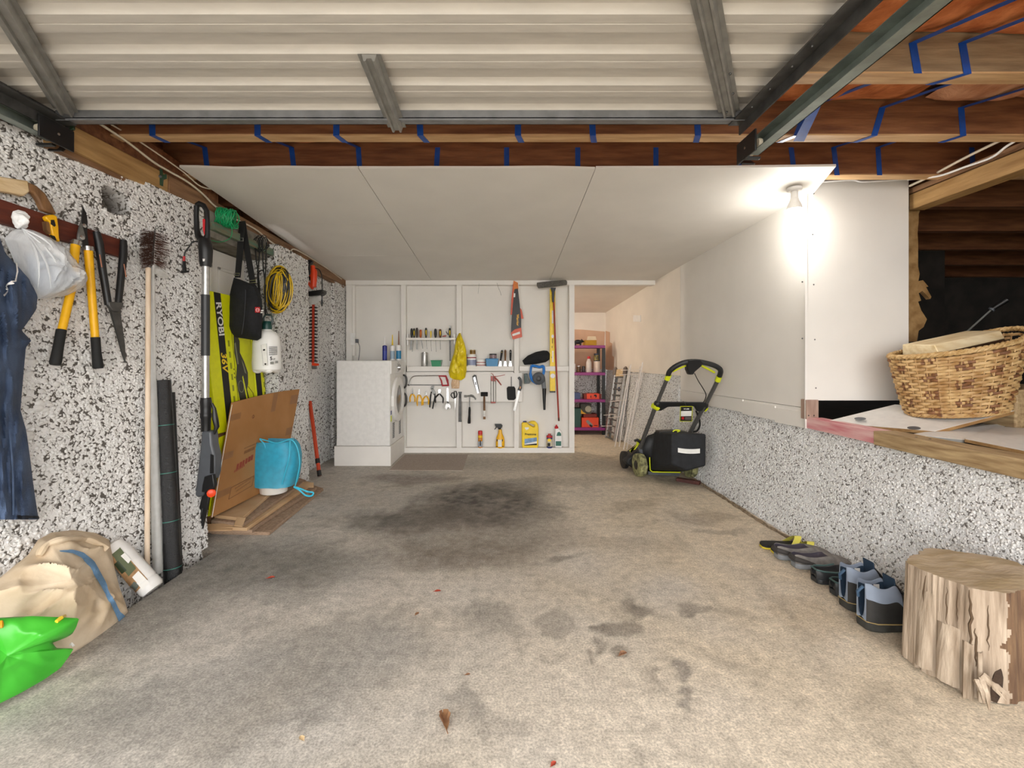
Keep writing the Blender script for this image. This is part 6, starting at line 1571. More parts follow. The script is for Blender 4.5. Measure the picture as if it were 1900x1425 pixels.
t, a, c = sbox('carton_box', 'mustard box with open cream flap on the top purple shelf', 'box', 1086, 1107, 631, 0, P('mustard_card', '#b98a1d', .7))
part('flap', P('cream_card', '#e2d0b4', .8), t, lambda b: b.prism([Vector((a.x + .02, 6.495, c.z)), Vector((c.x, 6.495, c.z)), Vector((c.x - .005, 6.54, c.z + .055)), Vector((a.x + .04, 6.54, c.z + .055))], (0, .004, 0)))
t = thing('pig_figurine', 'small black pig figurine on the top purple shelf', 'figurine', W(1073, 639, 6.5))
zp = onsh(0); px_ = W(1073, 0, 6.5).x
part('body', m_black, t, lambda b: b.ball((px_, 6.53, zp + .05), (.055, .03, .032), 16, 10))
part('head', m_black, t, lambda b: (b.ball((px_ + .055, 6.53, zp + .06), (.025, .02, .022), 12, 8), b.cyl((px_ + .07, 6.53, zp + .057), (px_ + .085, 6.53, zp + .052), .010, n=8), b.prism([Vector((px_ + .045, 6.52, zp + .078)), Vector((px_ + .06, 6.52, zp + .075)), Vector((px_ + .048, 6.515, zp + .098))], (0, .006, 0))))
for dx in (-.035, .035):
    for dy in (-.015, .015):
        part('leg', m_black, t, lambda b: b.tube([(px_ + dx, 6.53 + dy, zp + .04), (px_ + dx, 6.53 + dy, zp)], [.011, .009], 8))
def jar(name, label, cat, u0, u1, v0, i, m, cap=None, bands=(), d=6.58, group=None):
    return standing(name, label, cat, u0, u1, v0, CV - (onsh(i) - CAMH) / d * FPX, d, m, bands, group, cap)
jar('glass_jar', 'jar of brown screws with dark lid at left of the second shelf', 'jar', 1069.5, 1077.5, 680, 1, P('brown_jar', '#6d5136', .25, var=.3, scale=60), ('lid', 1.02, .012, m_chrome))
jar('glass_jar', 'darker small jar beside the first jar on the second shelf', 'jar', 1079.5, 1086, 681, 1, P('dark_jar', '#463a3a', .25, var=.3, scale=60), ('lid', 1.02, .012, m_black))
jar('white_tub', 'white tub mostly hidden behind the partition edge on the second shelf', 'tub', 1058, 1068, 675, 1, m_whitep)
t, p, r, h = jar('spirit_bottle', 'clear plastic bottle with red cap on the second shelf', 'bottle', 1087.5, 1097.5, 672, 1, P('clear_bottle', '#d9cfc8', .15), d=6.55)
part('shoulder', P('clear_bottle', '#d9cfc8', .15), t, lambda b: b.lathe(p + Vector((0, 0, h)), [(r * .97, 0), (r * .6, .035), (r * .45, .05)], 20))
part('cap', m_red, t, lambda b: b.lathe(p + Vector((0, 0, h + .048)), [(r * .55, 0), (r * .6, .02), (r * .45, .036)], 16))
t, p, r, h = jar('paint_pail', 'cream paint pail on the second shelf beside the posts', 'pail', 1101, 1113.5, 672, 1, P('cream_pail', '#e2cdbd', .45), ('lid', 1.04, .015, P('cream_pail', '#e2cdbd', .45)))
vtop = CV - (p.z + h + .015 - CAMH) / 6.58 * FPX
standing('paint_tin', 'small blue and yellow tin standing on the cream pail', 'tin', 1102, 1110.5, 656, vtop, 6.58, P('tin_navy', '#2b3552'), [('label', .1, .8, P('tin_yellowish', '#b9a55a', var=.5, scale=60))])
sbox('blue_case', 'stack of blue plastic cases at left of the third shelf', 'case', 1060, 1077, 729, 2, P('case_blue', '#3a4a78', .4))
t, a, c = sbox('drill_box', 'orange drill box with dark ends on the third shelf', 'box', 1089, 1112, 730.5, 2, m_orange, dep=.16)
part('end_panel', P('dark_red_card', '#7d2a1e', .6), t, lambda b: b.box(c.x, c.x + .03, 6.505, 6.65, onsh(2), c.z - .004), .002)
part('end_panel', P('dark_red_card', '#7d2a1e', .6), t, lambda b: b.box(a.x - .04, a.x, 6.505, 6.65, onsh(2), c.z - .004), .002)
part('printed_picture', m_ink, t, lambda b: (b.fbox(1095.5, 734, 1097, 738, 6.498, 6.5), b.prism(fp([(1102, 732.5), (1106, 732), (1107.5, 735), (1105.5, 739), (1104.5, 735), (1102, 735)], 6.499), (0, -.001, 0))))
sbox('green_case', 'dark green case at left of the lowest purple shelf', 'case', 1062, 1078, 758, 3, P('case_green', '#1f4a44', .5))
t, a, c = sbox('tool_box', 'orange tool box with printed tool on the lowest shelf', 'box', 1079.5, 1111, 775, 3, m_orange)
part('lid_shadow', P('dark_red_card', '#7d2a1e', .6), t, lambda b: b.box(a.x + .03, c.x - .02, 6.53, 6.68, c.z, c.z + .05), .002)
part('printed_picture', P('picture_silver', '#8d8a86', .4), t, lambda b: b.prism(fp([(1087, 781), (1091, 779), (1100, 788), (1099, 792), (1095, 791), (1089, 785)], 6.499), (0, -.001, 0)))
part('printed_picture', m_ink, t, lambda b: (b.prism(fp([(1094, 787), (1100, 790), (1098, 793), (1094, 791)], 6.498), (0, -.001, 0)), b.fbox(1102, 789, 1109, 790, 6.498, 6.5)))
zt_ = c.z + .05
t = thing('sander_box', 'black and yellow boxed sander on top of the orange tool box', 'box', Vector((a.x + .1, 6.6, zt_)))
ca_, cb_ = W(1078, 0, 6.52), W(1098, 750, 6.52)
part('box', P('olive_grey_box', '#4c4a40', .6, var=.2), t, lambda b: b.box(ca_.x, cb_.x, 6.54, 6.68, zt_, cb_.z), .003)
part('disc', P('pale_disc', '#b3ad97', .6), t, lambda b: b.lathe(Vector(((ca_.x + cb_.x) / 2 + .03, 6.539, (zt_ + cb_.z) / 2)), [(.045, 0), (.045, .004), (.025, .004), (.025, .002), (.0005, .002)], 20, (0, -1, 0)))
part('yellow_corner', m_yellow, t, lambda b: b.prism([Vector((ca_.x, 6.538, zt_)), Vector((ca_.x + .08, 6.538, zt_)), Vector((ca_.x + .03, 6.538, zt_ + .03)), Vector((ca_.x, 6.538, zt_ + .07))], (0, -.002, 0)))
# ================================================================ folded ladder and white rails
t = thing('ladder', 'folded aluminium ladder leaning against the right wall by the shelves', 'ladder', Wz(1130, 815, 0))
lb0, lb1 = Wz(1124, 812, .0), Wz(1139, 819, .0)
lt0, lt1 = W(1142, 683, 6.25), W(1161, 682, 6.05)
for k, (a, c, m) in enumerate(((lb0, lt0, m_alu), (lb1, lt1, m_alu), (lb1 + Vector((.05, -.02, 0)), lt1 + Vector((.03, -.03, -.02)), m_alu), (lb0 + Vector((.06, .02, 0)), lt0 + Vector((.035, .02, -.02)), m_steel))):
    part('stile', m, t, lambda b: b.beam(a, c, .022, .045, (0, 1, 0)), .002)
for k in range(11):
    f = .02 + k * .085
    part('rung', m_steel, t, lambda b: b.tube([lb0.lerp(lt0, f), lb1.lerp(lt1, f)], .011, 8))
part('foot_cap', P('cap_taupe', '#6d6058', .6), t, lambda b: b.tube([lt0.lerp(lb0, .10), lt0.lerp(lb0, .01), lt0 + Vector((0, -.01, .012))], [.028, .03, .012], 12))
part('foot_cap', P('cap_taupe', '#6d6058', .6), t, lambda b: b.tube([lt1.lerp(lb1, .10), lt1.lerp(lb1, .01), lt1 + Vector((0, -.01, .012))], [.028, .03, .012], 12))
part('top_plate', w_pale, t, lambda b: b.prism([lt0.lerp(lb0, .02), lt1.lerp(lb1, .02), lt1.lerp(lb1, .12), lt0.lerp(lb0, .12)], (0, .01, 0)))
m_airer = P('white_coated_wire', '#eae4df', .45)
t = thing('clothes_airer', 'white folding clothes airer leaning on the low right wall', 'clothes airer', Wz(1162, 833, 0))
leans = [((1141, 829), (1176, 678)), ((1149, 829), (1178, 676)), ((1157, 834), (1190, 705)), ((1163, 834), (1200, 672)), ((1158, 820), (1197, 690)), ((1166, 822), (1200, 690)), ((1146, 815), (1172, 700)), ((1178, 780), (1195, 680))]
for (a, c) in leans:
    pa_ = Wz(a[0], max(a[1], 800), 0.0) if a[1] > 800 else W(a[0], a[1], 5.75)
    pc_ = wallr(c[0], c[1], .05)
    part('leg', m_airer, t, lambda b: b.tube([pa_, pc_], .0065, 6))
for (a, c) in (((1150, 770), (1170, 768)), ((1155, 745), (1185, 742)), ((1149, 790), (1165, 790)), ((1165, 695), (1197, 694)), ((1165, 687), (1197, 686)), ((1160, 775), (1178, 773))):
    p0 = wallr(a[0], a[1], .10 + (a[1] - 690) * .0016); p1 = wallr(c[0], c[1], .06 + (c[1] - 690) * .0016)
    part('rail', m_airer, t, lambda b: b.tube([p0, p1], .0045, 6))
part('joint', P('joint_blue', '#5a647f'), t, lambda b: b.ball(Wz(1147.5, 815, .0) + Vector((0, 0, .03)), (.02, .02, .02), 10, 6))
part('joint', P('joint_blue', '#5a647f'), t, lambda b: b.ball(wallr(1159, 722, .08), (.02, .02, .03), 10, 6))
# ================================================================ lawn mower
M6 = crop(1140, 640, 5.277)
def m6(x, y, d): return W(*M6([(x, y)])[0], d)
t = thing('lawn_mower', 'black and lime electric lawn mower with grass bag by the right wall', 'lawn mower', Wz(1215, 885, 0))
m_mgrey = P('mower_tube_grey', '#4b4a48', .4); m_mblk = mat('mower_black', '#1d1e20', .5, var=.15)
def wheel(name, x, y, d, r, w, tread):
    c = m6(x, y, d); c = Vector((c.x, d, r))
    wh_ = part(name, tread, t, lambda b: b.lathe(c + Vector((-w / 2, 0, 0)), [(r * .62, 0), (r * .97, .004), (r, w * .3), (r, w * .7), (r * .97, w - .004), (r * .62, w)], 32, (1, .12, 0)))
    part('hub_cap', m_mblk, wh_, lambda b: b.lathe(c + Vector((-w / 2 - .003, 0, 0)), [(.001, 0), (r * .35, .002), (r * .66, .008), (r * .66, w - .006), (r * .3, w + .004), (.001, w + .006)], 28, (1, .12, 0)))
    for k in range(8):
        a = k * math.pi / 4
        part('spoke', m_grey, wh_, lambda b: b.beam(c + Vector((w / 2 + .004, 0, 0)) + Vector((0, math.cos(a), math.sin(a))) * r * .15, c + Vector((w / 2 + .002, 0, 0)) + Vector((0, math.cos(a), math.sin(a))) * r * .6, .008, .006, (1, 0, 0)))
m_tread = mat('grassy_tread', '#a9a774', .9, scale=30, c2='#5d5b40', bump=.8)
wheel('wheel', 248, 1200, 4.19, .105, .07, m_tread)
wheel('wheel', 740, 1250, 4.16, .10, .06, m_tread)
wheel('wheel', 100, 1090, 4.50, .085, .045, m_mblk)
part('deck', m_mblk, t, lambda b: b.prism([m6(x, y, 4.35) for x, y in ((130, 1110), (190, 1065), (300, 980), (360, 930), (620, 950), (640, 1240), (330, 1250), (190, 1215), (110, 1165))], (0, .20, 0)), .02)
part('deck_cover', m_grey, t, lambda b: b.prism([m6(x, y, 4.30) for x, y in ((230, 1000), (300, 930), (345, 960), (345, 1200), (300, 1210), (255, 1080))], (0, .06, 0)), .01)
part('lime_trim', m_lime, t, lambda b: b.prism([m6(x, y, 4.28) for x, y in ((160, 1040), (205, 1025), (235, 985), (272, 940), (262, 925), (225, 930), (222, 975), (165, 1050))], (0, .03, 0)), .004)
part('height_lever', m_mblk, t, lambda b: b.tube([m6(195, 940, 4.25), m6(225, 930, 4.25), m6(262, 960, 4.25)], [.012, .014, .014], 8))
def hl(x, y): # handle depth falls towards the camera as it rises
    d = 4.18 - (920 - y) * .00062
    return m6(x, y, d)
part('lower_tube', m_mgrey, t, lambda b: b.tube([hl(255, 1010), hl(290, 900), hl(400, 610)], .0185, 14))
part('lower_tube', m_mgrey, t, lambda b: b.tube([hl(735, 870), hl(840, 670), hl(880, 600)], .0185, 14))
part('upper_tube', m_mgrey, t, lambda b: b.tube([hl(405, 600), hl(525, 310)], .0165, 14))
part('upper_tube', m_mgrey, t, lambda b: b.tube([hl(885, 600), hl(1018, 335)], .0165, 14))
part('grip_bar', m_mblk, t, lambda b: b.tube(smoothpath([hl(x, y) for x, y in ((525, 305), (540, 260), (590, 215), (660, 180), (730, 165), (800, 163), (870, 172), (960, 195), (1020, 225), (1040, 260), (1022, 325))]), .0205, 14))
for q in ((524, 315), (1018, 330)):
    part('lime_collar', m_lime, t, lambda b: b.tube([hl(q[0] + 9, q[1] - 22), hl(q[0] - 9, q[1] + 22)], .0235, 14))
part('bail_lever', m_lime, t, lambda b: b.tube([hl(570, 262), hl(640, 228), hl(708, 200)], .007, 8))
part('bail_lever', m_lime, t, lambda b: b.tube([hl(850, 202), hl(910, 232), hl(980, 270)], .009, 8))
part('switch_box', m_mblk, t, lambda b: b.prism([hl(x, y) + Vector((0, -.03, 0)) for x, y in ((715, 150), (745, 140), (835, 142), (855, 165), (845, 205), (775, 265), (765, 290), (720, 290), (698, 240), (698, 200))], (0, .06, 0)), .01)
part('cross_bar', m_mblk, t, lambda b: b.prism([hl(x, y) + Vector((0, -.02, 0)) for x, y in ((400, 545), (450, 555), (870, 560), (915, 575), (910, 610), (880, 650), (810, 650), (780, 600), (520, 605), (450, 645), (410, 640), (385, 600))], (0, .04, 0)), .008)
part('clamp', m_lime, t, lambda b: b.tube([hl(380, 590), hl(425, 620)], .026, 12))
part('clamp', m_lime, t, lambda b: b.tube([hl(880, 640), hl(905, 612)], .018, 10))
part('clamp_knob', m_mblk, t, lambda b: b.ball(hl(420, 575), .03, 14, 8))
part('cable', m_black2, t, lambda b: b.tube(smoothpath([hl(x, y) for x, y in ((785, 280), (820, 350), (870, 430), (897, 490), (880, 550), (850, 575))]), .004, 6))
part('cable', m_black2, t, lambda b: b.tube(smoothpath([hl(x, y) for x, y in ((800, 650), (830, 720), (835, 790), (810, 840), (770, 850))]), .008, 8))
part('motor_cover', m_mblk, t, lambda b: b.pillow([m6(x, y, 4.3) for x, y in ((270, 1000), (320, 890), (400, 860), (560, 860), (640, 900), (650, 1150), (300, 1180))], (0, -1, .3), .05, .10, seg=30, rings=5))
gbx = thing('x', None, None)
bpy.data.objects.remove(gbx)
m_bagfab = mat('grass_bag_fabric', '#1e2126', .75, scale=20, c2='#141518', bump=.3, bscale=200)
def grassbag(b):
    F_ = [m6(x, y, 3.80) for x, y in ((558, 870), (900, 872), (898, 1185), (700, 1235), (558, 1165))]
    Bk = [m6(x, y, 4.12) for x, y in ((385, 848), (690, 848), (700, 1170), (640, 1245), (352, 1225))]
    n = 5
    b.add(F_ + Bk, [tuple(range(n - 1, -1, -1)), tuple(range(n, 2 * n))] + [(i, (i + 1) % n, n + (i + 1) % n, n + i) for i in range(n)])
part('grass_bag', m_bagfab, t, grassbag, .012, label='black fabric grass bag')
part('bag_lid', m_mblk, t, lambda b: b.prism([m6(x, y, 4.10) for x, y in ((395, 850), (400, 832), (560, 826), (690, 840), (695, 862), (560, 862))], (0, -.10, 0)), .006)
part('bag_handle', m_lime, t, lambda b: b.tube(smoothpath([m6(x, y, 3.98) for x, y in ((572, 850), (595, 835), (640, 838), (615, 852))]), .006, 8))
part('reflective_strip', P('reflective_white', '#e6e6e2', .4), t, lambda b: b.grid(lambda s, q: m6(622 + 216 * s, 1010 + 45 * (1 - q) + 16 * math.sin(math.pi * (s * .7 + .15)) - 10 + (8 * s), 3.795), 10, 2))
part('bag_frame', m_lime, t, lambda b: b.tube([m6(345, 1100, 4.14), m6(350, 1225, 4.13), m6(375, 1243, 4.12), m6(645, 1248, 4.1)], .0055, 6))
part('rear_flap', m_grey, t, lambda b: b.prism([m6(x, y, 4.2) for x, y in ((330, 1240), (640, 1245), (640, 1285), (330, 1272))], (0, .02, 0)), .003)
tg = part('swing_tag', m_ink, t, lambda b: b.prism([hl(x, y) + Vector((0, -.045, 0)) for x, y in ((628, 600), (742, 595), (738, 740), (622, 740))], (0, .003, 0)), label='hanging product tag')
def tagq(name, m, pts): return part(name, m, tg, lambda b: b.prism([hl(x, y) + Vector((0, -.046, 0)) for x, y in pts], (0, -.0008, 0)))
part('tag_border', m_lime, tg, lambda b: b.tube([hl(x, y) + Vector((0, -.045, 0)) for x, y in ((628, 598), (742, 596), (738, 740), (623, 740))], .0035, 5, closed=True))
tagq('tag_panel', m_paper, ((632, 642), (736, 640), (734, 690), (630, 692)))
tagq('tag_mark', m_redink, ((665, 650), (685, 650), (680, 685), (668, 685)))
tagq('tag_mark', m_redink, ((718, 650), (734, 650), (732, 670), (720, 672)))
tagq('tag_mark', m_red, ((638, 698), (662, 698), (662, 724), (638, 724)))
for k in range(4): tagq('tag_line', P('tag_grey', '#8a7d7d'), ((672, 700 + k * 7), (732, 700 + k * 7), (732, 703 + k * 7), (672, 703 + k * 7)))
text('RYOBI', .016, hl(684, 620) + Vector((0, -.0475, 0)), (1, 0, 0), (0, 0, 1), m_paper, tg, weight=.0006)
part('tag_string', m_steel, t, lambda b: b.tube([hl(684, 598) + Vector((0, -.045, 0)), hl(678, 560) + Vector((0, -.025, 0))], .001, 4))
t = thing('timber_offcut', 'short dark red timber offcut on the floor beside the mower wheel', 'timber', Wz(1275, 895, 0))
part('wood', wood('dark_red_wood', '#5a3028', '#3c1e1a', 'x'), t, lambda b: b.beam(Wz(1256, 889, .015), Wz(1299, 896, .015), .05, .03), .003)

# ================================================================ sill timbers, boards, basket
t = thing('sill_timber', 'red washed timber sill on top of the low right wall', 'timber', W(1560, 800, 2.6))
def sill(b, d0, d1, x0, w, z0, z1): b.prism([Vector((x0, d0, z0)), Vector((x0, d1, z0)), Vector((x0, d1, z1)), Vector((x0, d0, z1))], Vector((w, 0, 0)))
part('timber', w_redsill, t, lambda b: sill(b, 2.944, 2.405, 1.945, .10, .632, .700), .003)
t = thing('sill_timber', 'weathered brown timber sill on the low right wall nearest the camera', 'timber', W(1800, 840, 1.9))
part('timber', w_sill, t, lambda b: sill(b, 2.400, 1.0, 1.935, .12, .628, .702), .004)
part('nail', m_steel_dk, t, lambda b: [b.cyl((1.98 + .02 * k, 2.2 - .05 * k, .702), (1.98 + .02 * k, 2.2 - .05 * k, .7035), .005, n=8) for k in range(2)])
t = thing('post_stub', 'short pale timber stub standing at the end of the white wall', 'timber', W(1508, 778, 2.93))
part('wood', wood('pinkish_stub', '#b39a8a', '#8f7466', 'z'), t, lambda b: b.fbox(1496, 742, 1519, 778, 2.935, 2.99), .002)
part('nail_hole', m_ink, t, lambda b: [b.cyl(W(1500 + 10 * k, 771, 2.934), W(1500 + 10 * k, 771, 2.936), .005, n=8) for k in range(2)])
# torn building paper behind the panel edge
m_torn = mat('torn_fibre', '#a58355', .95, scale=14, c2='#7c5c33', bump=.6)
R4 = crop(1680, 360, 4.4545)
b = MB(); b.fprism(R4([(28, 125), (115, 122), (122, 140), (108, 165), (112, 200), (100, 320), (105, 400), (105, 600), (118, 660), (108, 720), (145, 712), (190, 765), (170, 768), (215, 850), (205, 868), (170, 830), (140, 800), (110, 820), (130, 880), (105, 890), (130, 960), (178, 1035), (150, 1100), (110, 1130), (95, 1220), (30, 1220)]), 3.02, .03)
b.build('torn_insulation_board', m_torn, None, label='torn brown fibre board edge beside the dark crawl space', cat='board')
m_mela = P('white_melamine', '#e9e6e0', .35)
def boardq(name, label, pts, th, edge, holes=()):
    t = thing(name, label, 'board', pts[0])
    n = (pts[1] - pts[0]).cross(pts[-1] - pts[0]).normalized()
    if n.z < 0: n = -n
    part('core', edge, t, lambda b: b.prism([p - n * .0015 for p in pts], -n * th), .001)
    part('white_face', m_mela, t, lambda b: b.prism([p for p in pts], -n * .0015))
    for (a, c) in holes:
        part('hinge_cup', m_grey, t, lambda b: b.lathe(a + n * .0006, [(.028, 0), (.028, .0006), (.0005, .0006)], 20, n))
    return t
pA, pB, pC, pD = W(1527, 783, 2.80), W(1735, 800, 2.42), W(1882, 762, 2.50), W(1690, 735, 2.98)
pD = pA + (pC - pB)
dn_ = (pB - pA)
boardq('melamine_board', 'white melamine board with hinge holes under the wicker basket', [pA, pB, pC, pD], .018, w_chip, [(W(1596, 777, 2.72), 0), (pA.lerp(pB, .80) + (pC - pB) * .05, 0)])
boardq('melamine_board', 'white board lying flat at the right edge behind the sill', [W(1790, 814, 2.26), W(1960, 848, 1.95), W(1980, 800, 2.4), W(1850, 791, 2.55)], .016, w_chip)
boardq('melamine_board', 'grey shaded board between the basket board and the flat one', [W(1690, 806, 2.35), W(1790, 816, 2.27), W(1890, 782, 2.7), W(1780, 790, 2.75)], .014, P('grey_core', '#8d8a84', .6))
b = MB(); b.fprism([(1886, 725), (1960, 715), (1960, 800), (1884, 795)], 2.52, .25)
b.build('timber_block', w_sill, None, .01, label='rough brown timber block at the right edge beside the basket', cat='timber')
# basket
t = thing('wicker_basket', 'oval wicker basket of firewood on the white board', 'basket', W(1770, 770, 2.62))
bcn = W(1772, 0, 2.64); bz0 = W(0, 768, 2.50).z; BH = .37
tiltx = (pC - pB).normalized()
def bask(a, h, k=0.0):       # point on the basket wall: angle, height 0..1
    ax_ = .238 + .092 * h ** .8; ay_ = .175 + .055 * h
    x = math.cos(a); y = math.sin(a)
    rim = BH * (1.0 + .10 * x + .16 * max(0, abs(x) - .35) ** 1.3 * (1 if x > 0 else .25))
    p = Vector((bcn.x + (ax_ + k) * x + .005, bcn.y + (ay_ + k) * y, bz0 + rim * h))
    p.z += (p.x - bcn.x) * .10
    return p
m_wick = mat('wicker_tan', '#d3b07a', .55, scale=14, c2='#a67c48', bump=.3)
m_wickd = mat('wicker_brown', '#8f6038', .6, scale=40, c2='#6d472c')
NS = 36; SEG = NS * 4; ROWS = 20
wk = MB()
def hole(a, h): return abs(((a + math.pi * .10) + math.pi) % (2 * math.pi) - math.pi) < .33 and .66 < h < .90
for r_ in range(ROWS):
    h = (r_ + .5) / ROWS * .95
    ring = []
    for k in range(SEG):
        a = 2 * math.pi * k / SEG
        wv = .0095 * math.cos(a * NS / 2 + (math.pi if r_ % 2 else 0))
        ring.append(bask(a, h + .004 * math.sin(k * 1.7 + r_), wv))
    rr = .0088; n = 6
    base = len(wk.v); vs = []
    for k in range(SEG):
        p = ring[k]; tn = (ring[(k + 1) % SEG] - ring[k - 1]).normalized(); ou = tn.cross(Vector((0, 0, 1))).normalized(); up = ou.cross(tn)
        for q in range(n):
            an = 2 * math.pi * q / n
            vs.append(p + ou * (rr * .8 * math.cos(an)) + up * (rr * math.sin(an)))
    for k in range(SEG):
        a = 2 * math.pi * k / SEG
        if hole(a, h): continue
        fs = [(k * n + q, ((k + 1) % SEG) * n + q, ((k + 1) % SEG) * n + (q + 1) % n, k * n + (q + 1) % n) for q in range(n)]
        dark = (((k + 2) // 6) % 4 == (0 if (r_ // 3) % 2 else 2)) and mnoise.noise(Vector((k * .9, r_ * 2.3, 0))) > -.22
        wk.m(1 if dark else 0)
        wk.f += [tuple(i + base for i in f) for f in fs]; wk.mi += [wk.cm] * len(fs)
    wk.v += [tuple(v) for v in vs]
wk.build('woven_wall', [m_wick, m_wickd], t, smooth=60)
part('stake', m_wick, t, lambda b: [b.tube([bask(2 * math.pi * k / NS, h, -.002) for h in (0, .33, .66, .95)], .004, 5) for k in range(NS) if not abs(((2 * math.pi * k / NS + .31) + math.pi) % (2 * math.pi) - math.pi) < .3], kind='stuff')
def rope(b, h, r, twist):
    pts = [bask(2 * math.pi * k / 120, h) for k in range(120)]
    for ph in range(3):
        b.tube([p + Vector((math.cos(k * twist + ph * 2.09) * r * .6 * math.cos(2 * math.pi * k / 120), math.cos(k * twist + ph * 2.09) * r * .6 * math.sin(2 * math.pi * k / 120), math.sin(k * twist + ph * 2.09) * r * .6)) for k, p in enumerate(pts)], r * .62, 6, closed=True)
part('braided_rim', mat('wicker_pale', '#d6b682', .6, scale=40, c2='#b08a52'), t, lambda b: rope(b, 1.0, .014, 2 * math.pi / 5))
part('base_rim', m_wick, t, lambda b: rope(b, .0, .010, 2 * math.pi / 5))
part('base', m_wickd, t, lambda b: b.lathe(Vector((bcn.x, bcn.y, bz0 + .012)), [(.0005, 0), (.25, 0), (.25, .004), (.0005, .004)], 30, sx=1, sy=.7, xdir=(1, 0, .1), axis=(-.1, 0, 1)))
GF = 'split firewood in the basket'
def log(label, a, c, w, h, m=w_fire):
    t = thing('firewood', label, 'firewood', (a + c) / 2, GF)
    n = (c - a).normalized(); x = n.cross(Vector((0, 0, 1))).normalized(); z = x.cross(n)
    prof = [(-w / 2, -h * .35), (-w * .2, -h * .5), (w * .3, -h * .48), (w / 2, -h * .1), (w * .42, h * .42), (-w * .45, h * .5)]
    part('split_face', m, t, lambda b: b.prism([a + x * p_ + z * q_ for p_, q_ in prof], c - a), .004)
    part('bark', w_bark, t, lambda b: b.prism([a + n * .004 + x * p_ + z * q_ for p_, q_ in ((-w / 2 - .003, -h * .37), (-w * .2, -h * .54), (w * .3, -h * .52), (w / 2 + .004, -h * .12), (w / 2 - .01, -h * .1), (w * .28, -h * .4), (-w * .2, -h * .42))], (c - a) * .985))
zr = bz0 + BH
log('large pale split log lying on top across the wicker basket', Vector((bcn.x - .25, bcn.y - .05, zr - .030)), Vector((bcn.x + .22, bcn.y + .05, zr + .055)), .19, .09)
log('second split log beneath the large pale one in the basket', Vector((bcn.x - .02, bcn.y - .13, zr - .06)), Vector((bcn.x + .27, bcn.y - .07, zr - .02)), .10, .07, w_sill)
log('darker split log at the back of the basket', Vector((bcn.x - .2, bcn.y + .10, zr - .10)), Vector((bcn.x + .2, bcn.y + .12, zr - .07)), .12, .08, w_bark)
t = thing('walking_pole', 'thin grey pole with black grip rising from behind the basket', 'pole', W(1788, 620, 3.2))
q0, q1, q2 = W(1770, 634, 3.2), W(1840, 574, 3.1), W(1868, 556, 3.06)
part('shaft', P('pole_grey', '#7d7d78', .4), t, lambda b: b.tube([W(1700, 700, 3.3), q1], .0055, 8))
part('grip', m_black, t, lambda b: b.tube([q1, q1.lerp(q2, .3), q2], [.011, .016, .020], 12))
part('collar', m_grey, t, lambda b: b.tube([q1.lerp(q0, .02), q1.lerp(q2, .06)], .018, 12))

# ================================================================ tree stump
m_stump = mat('weathered_stump', '#bba995', .85, scale=7, c2='#857360', stretch=(5, 5, .5), bump=.7, bscale=16, detail=6)
m_stumptop = mat('stump_top', '#b29f86', .85, scale=7, c2='#94805f', stretch=(1, 3, 1), bump=.4, bscale=22)
m_stumpbark = mat('stump_bark', '#7d6247', .9, scale=8, c2='#50392a', stretch=(4, 4, .6), bump=.7, bscale=20)
sc = Vector((1.645, 1.60, 0)); SH = .345
t = thing('tree_stump', 'weathered sawn tree stump with splintered side at the bottom right', 'stump', sc)
def srad(a, z):
    q = .186 + .020 * math.sin(2 * a + 1.0) + .012 * math.sin(5 * a) + .010 * mnoise.noise(Vector((math.cos(a) * 5, math.sin(a) * 5, z * 2)))
    q += .006 * mnoise.noise(Vector((math.cos(a) * 18, math.sin(a) * 18, z * 3)))
    return q * (1 - .05 * z / SH)
def stp(a, z): 
    r = srad(a, z)
    return sc + Vector((r * math.cos(a), r * math.sin(a), z + (.012 * mnoise.noise(Vector((a * 2, 3, 1))) if z < .05 else 0)))
def barkside(a):   # right of the front: darker stained bark
    a = (a + math.pi) % (2 * math.pi) - math.pi
    return -2.10 < a < .5
st = MB()
NA, NZs = 260, 40
for i in range(NZs + 1):
    for k in range(NA):
        a = 2 * math.pi * k / NA; z = SH * i / NZs
        st.v.append(tuple(stp(a, max(z, .002))))
for i in range(NZs):
    for k in range(NA):
        a = 2 * math.pi * k / NA
        st.f.append((i * NA + k, i * NA + (k + 1) % NA, (i + 1) * NA + (k + 1) % NA, (i + 1) * NA + k)); st.mi.append(1 if barkside(a - .12 + .16 * mnoise.noise(Vector((1, 2, i * .22))) + .05 * mnoise.noise(Vector((a * 30, 2, i * .5)))) else 0)
st.build('trunk', [m_stump, m_stumpbark], t, smooth=40)
tp = MB()
for r_ in range(8):
    for k in range(NA):
        a = 2 * math.pi * k / NA; p = stp(a, SH); f = r_ / 7
        q = sc.lerp(p, f); q.z = SH + .012 * mnoise.noise(q * 7) * (1 - f ** 4) - .0 
        tp.v.append((q.x, q.y, q.z))
for r_ in range(7):
    for k in range(NA): tp.f.append((r_ * NA + k, r_ * NA + (k + 1) % NA, (r_ + 1) * NA + (k + 1) % NA, (r_ + 1) * NA + k)); tp.mi.append(0)
tp.build('sawn_top', m_stumptop, t, smooth=40)
m_split = mat('split_stave', '#bcab97', .85, scale=8, c2='#8c7a66', stretch=(5, 5, .5), bump=.6, bscale=18)
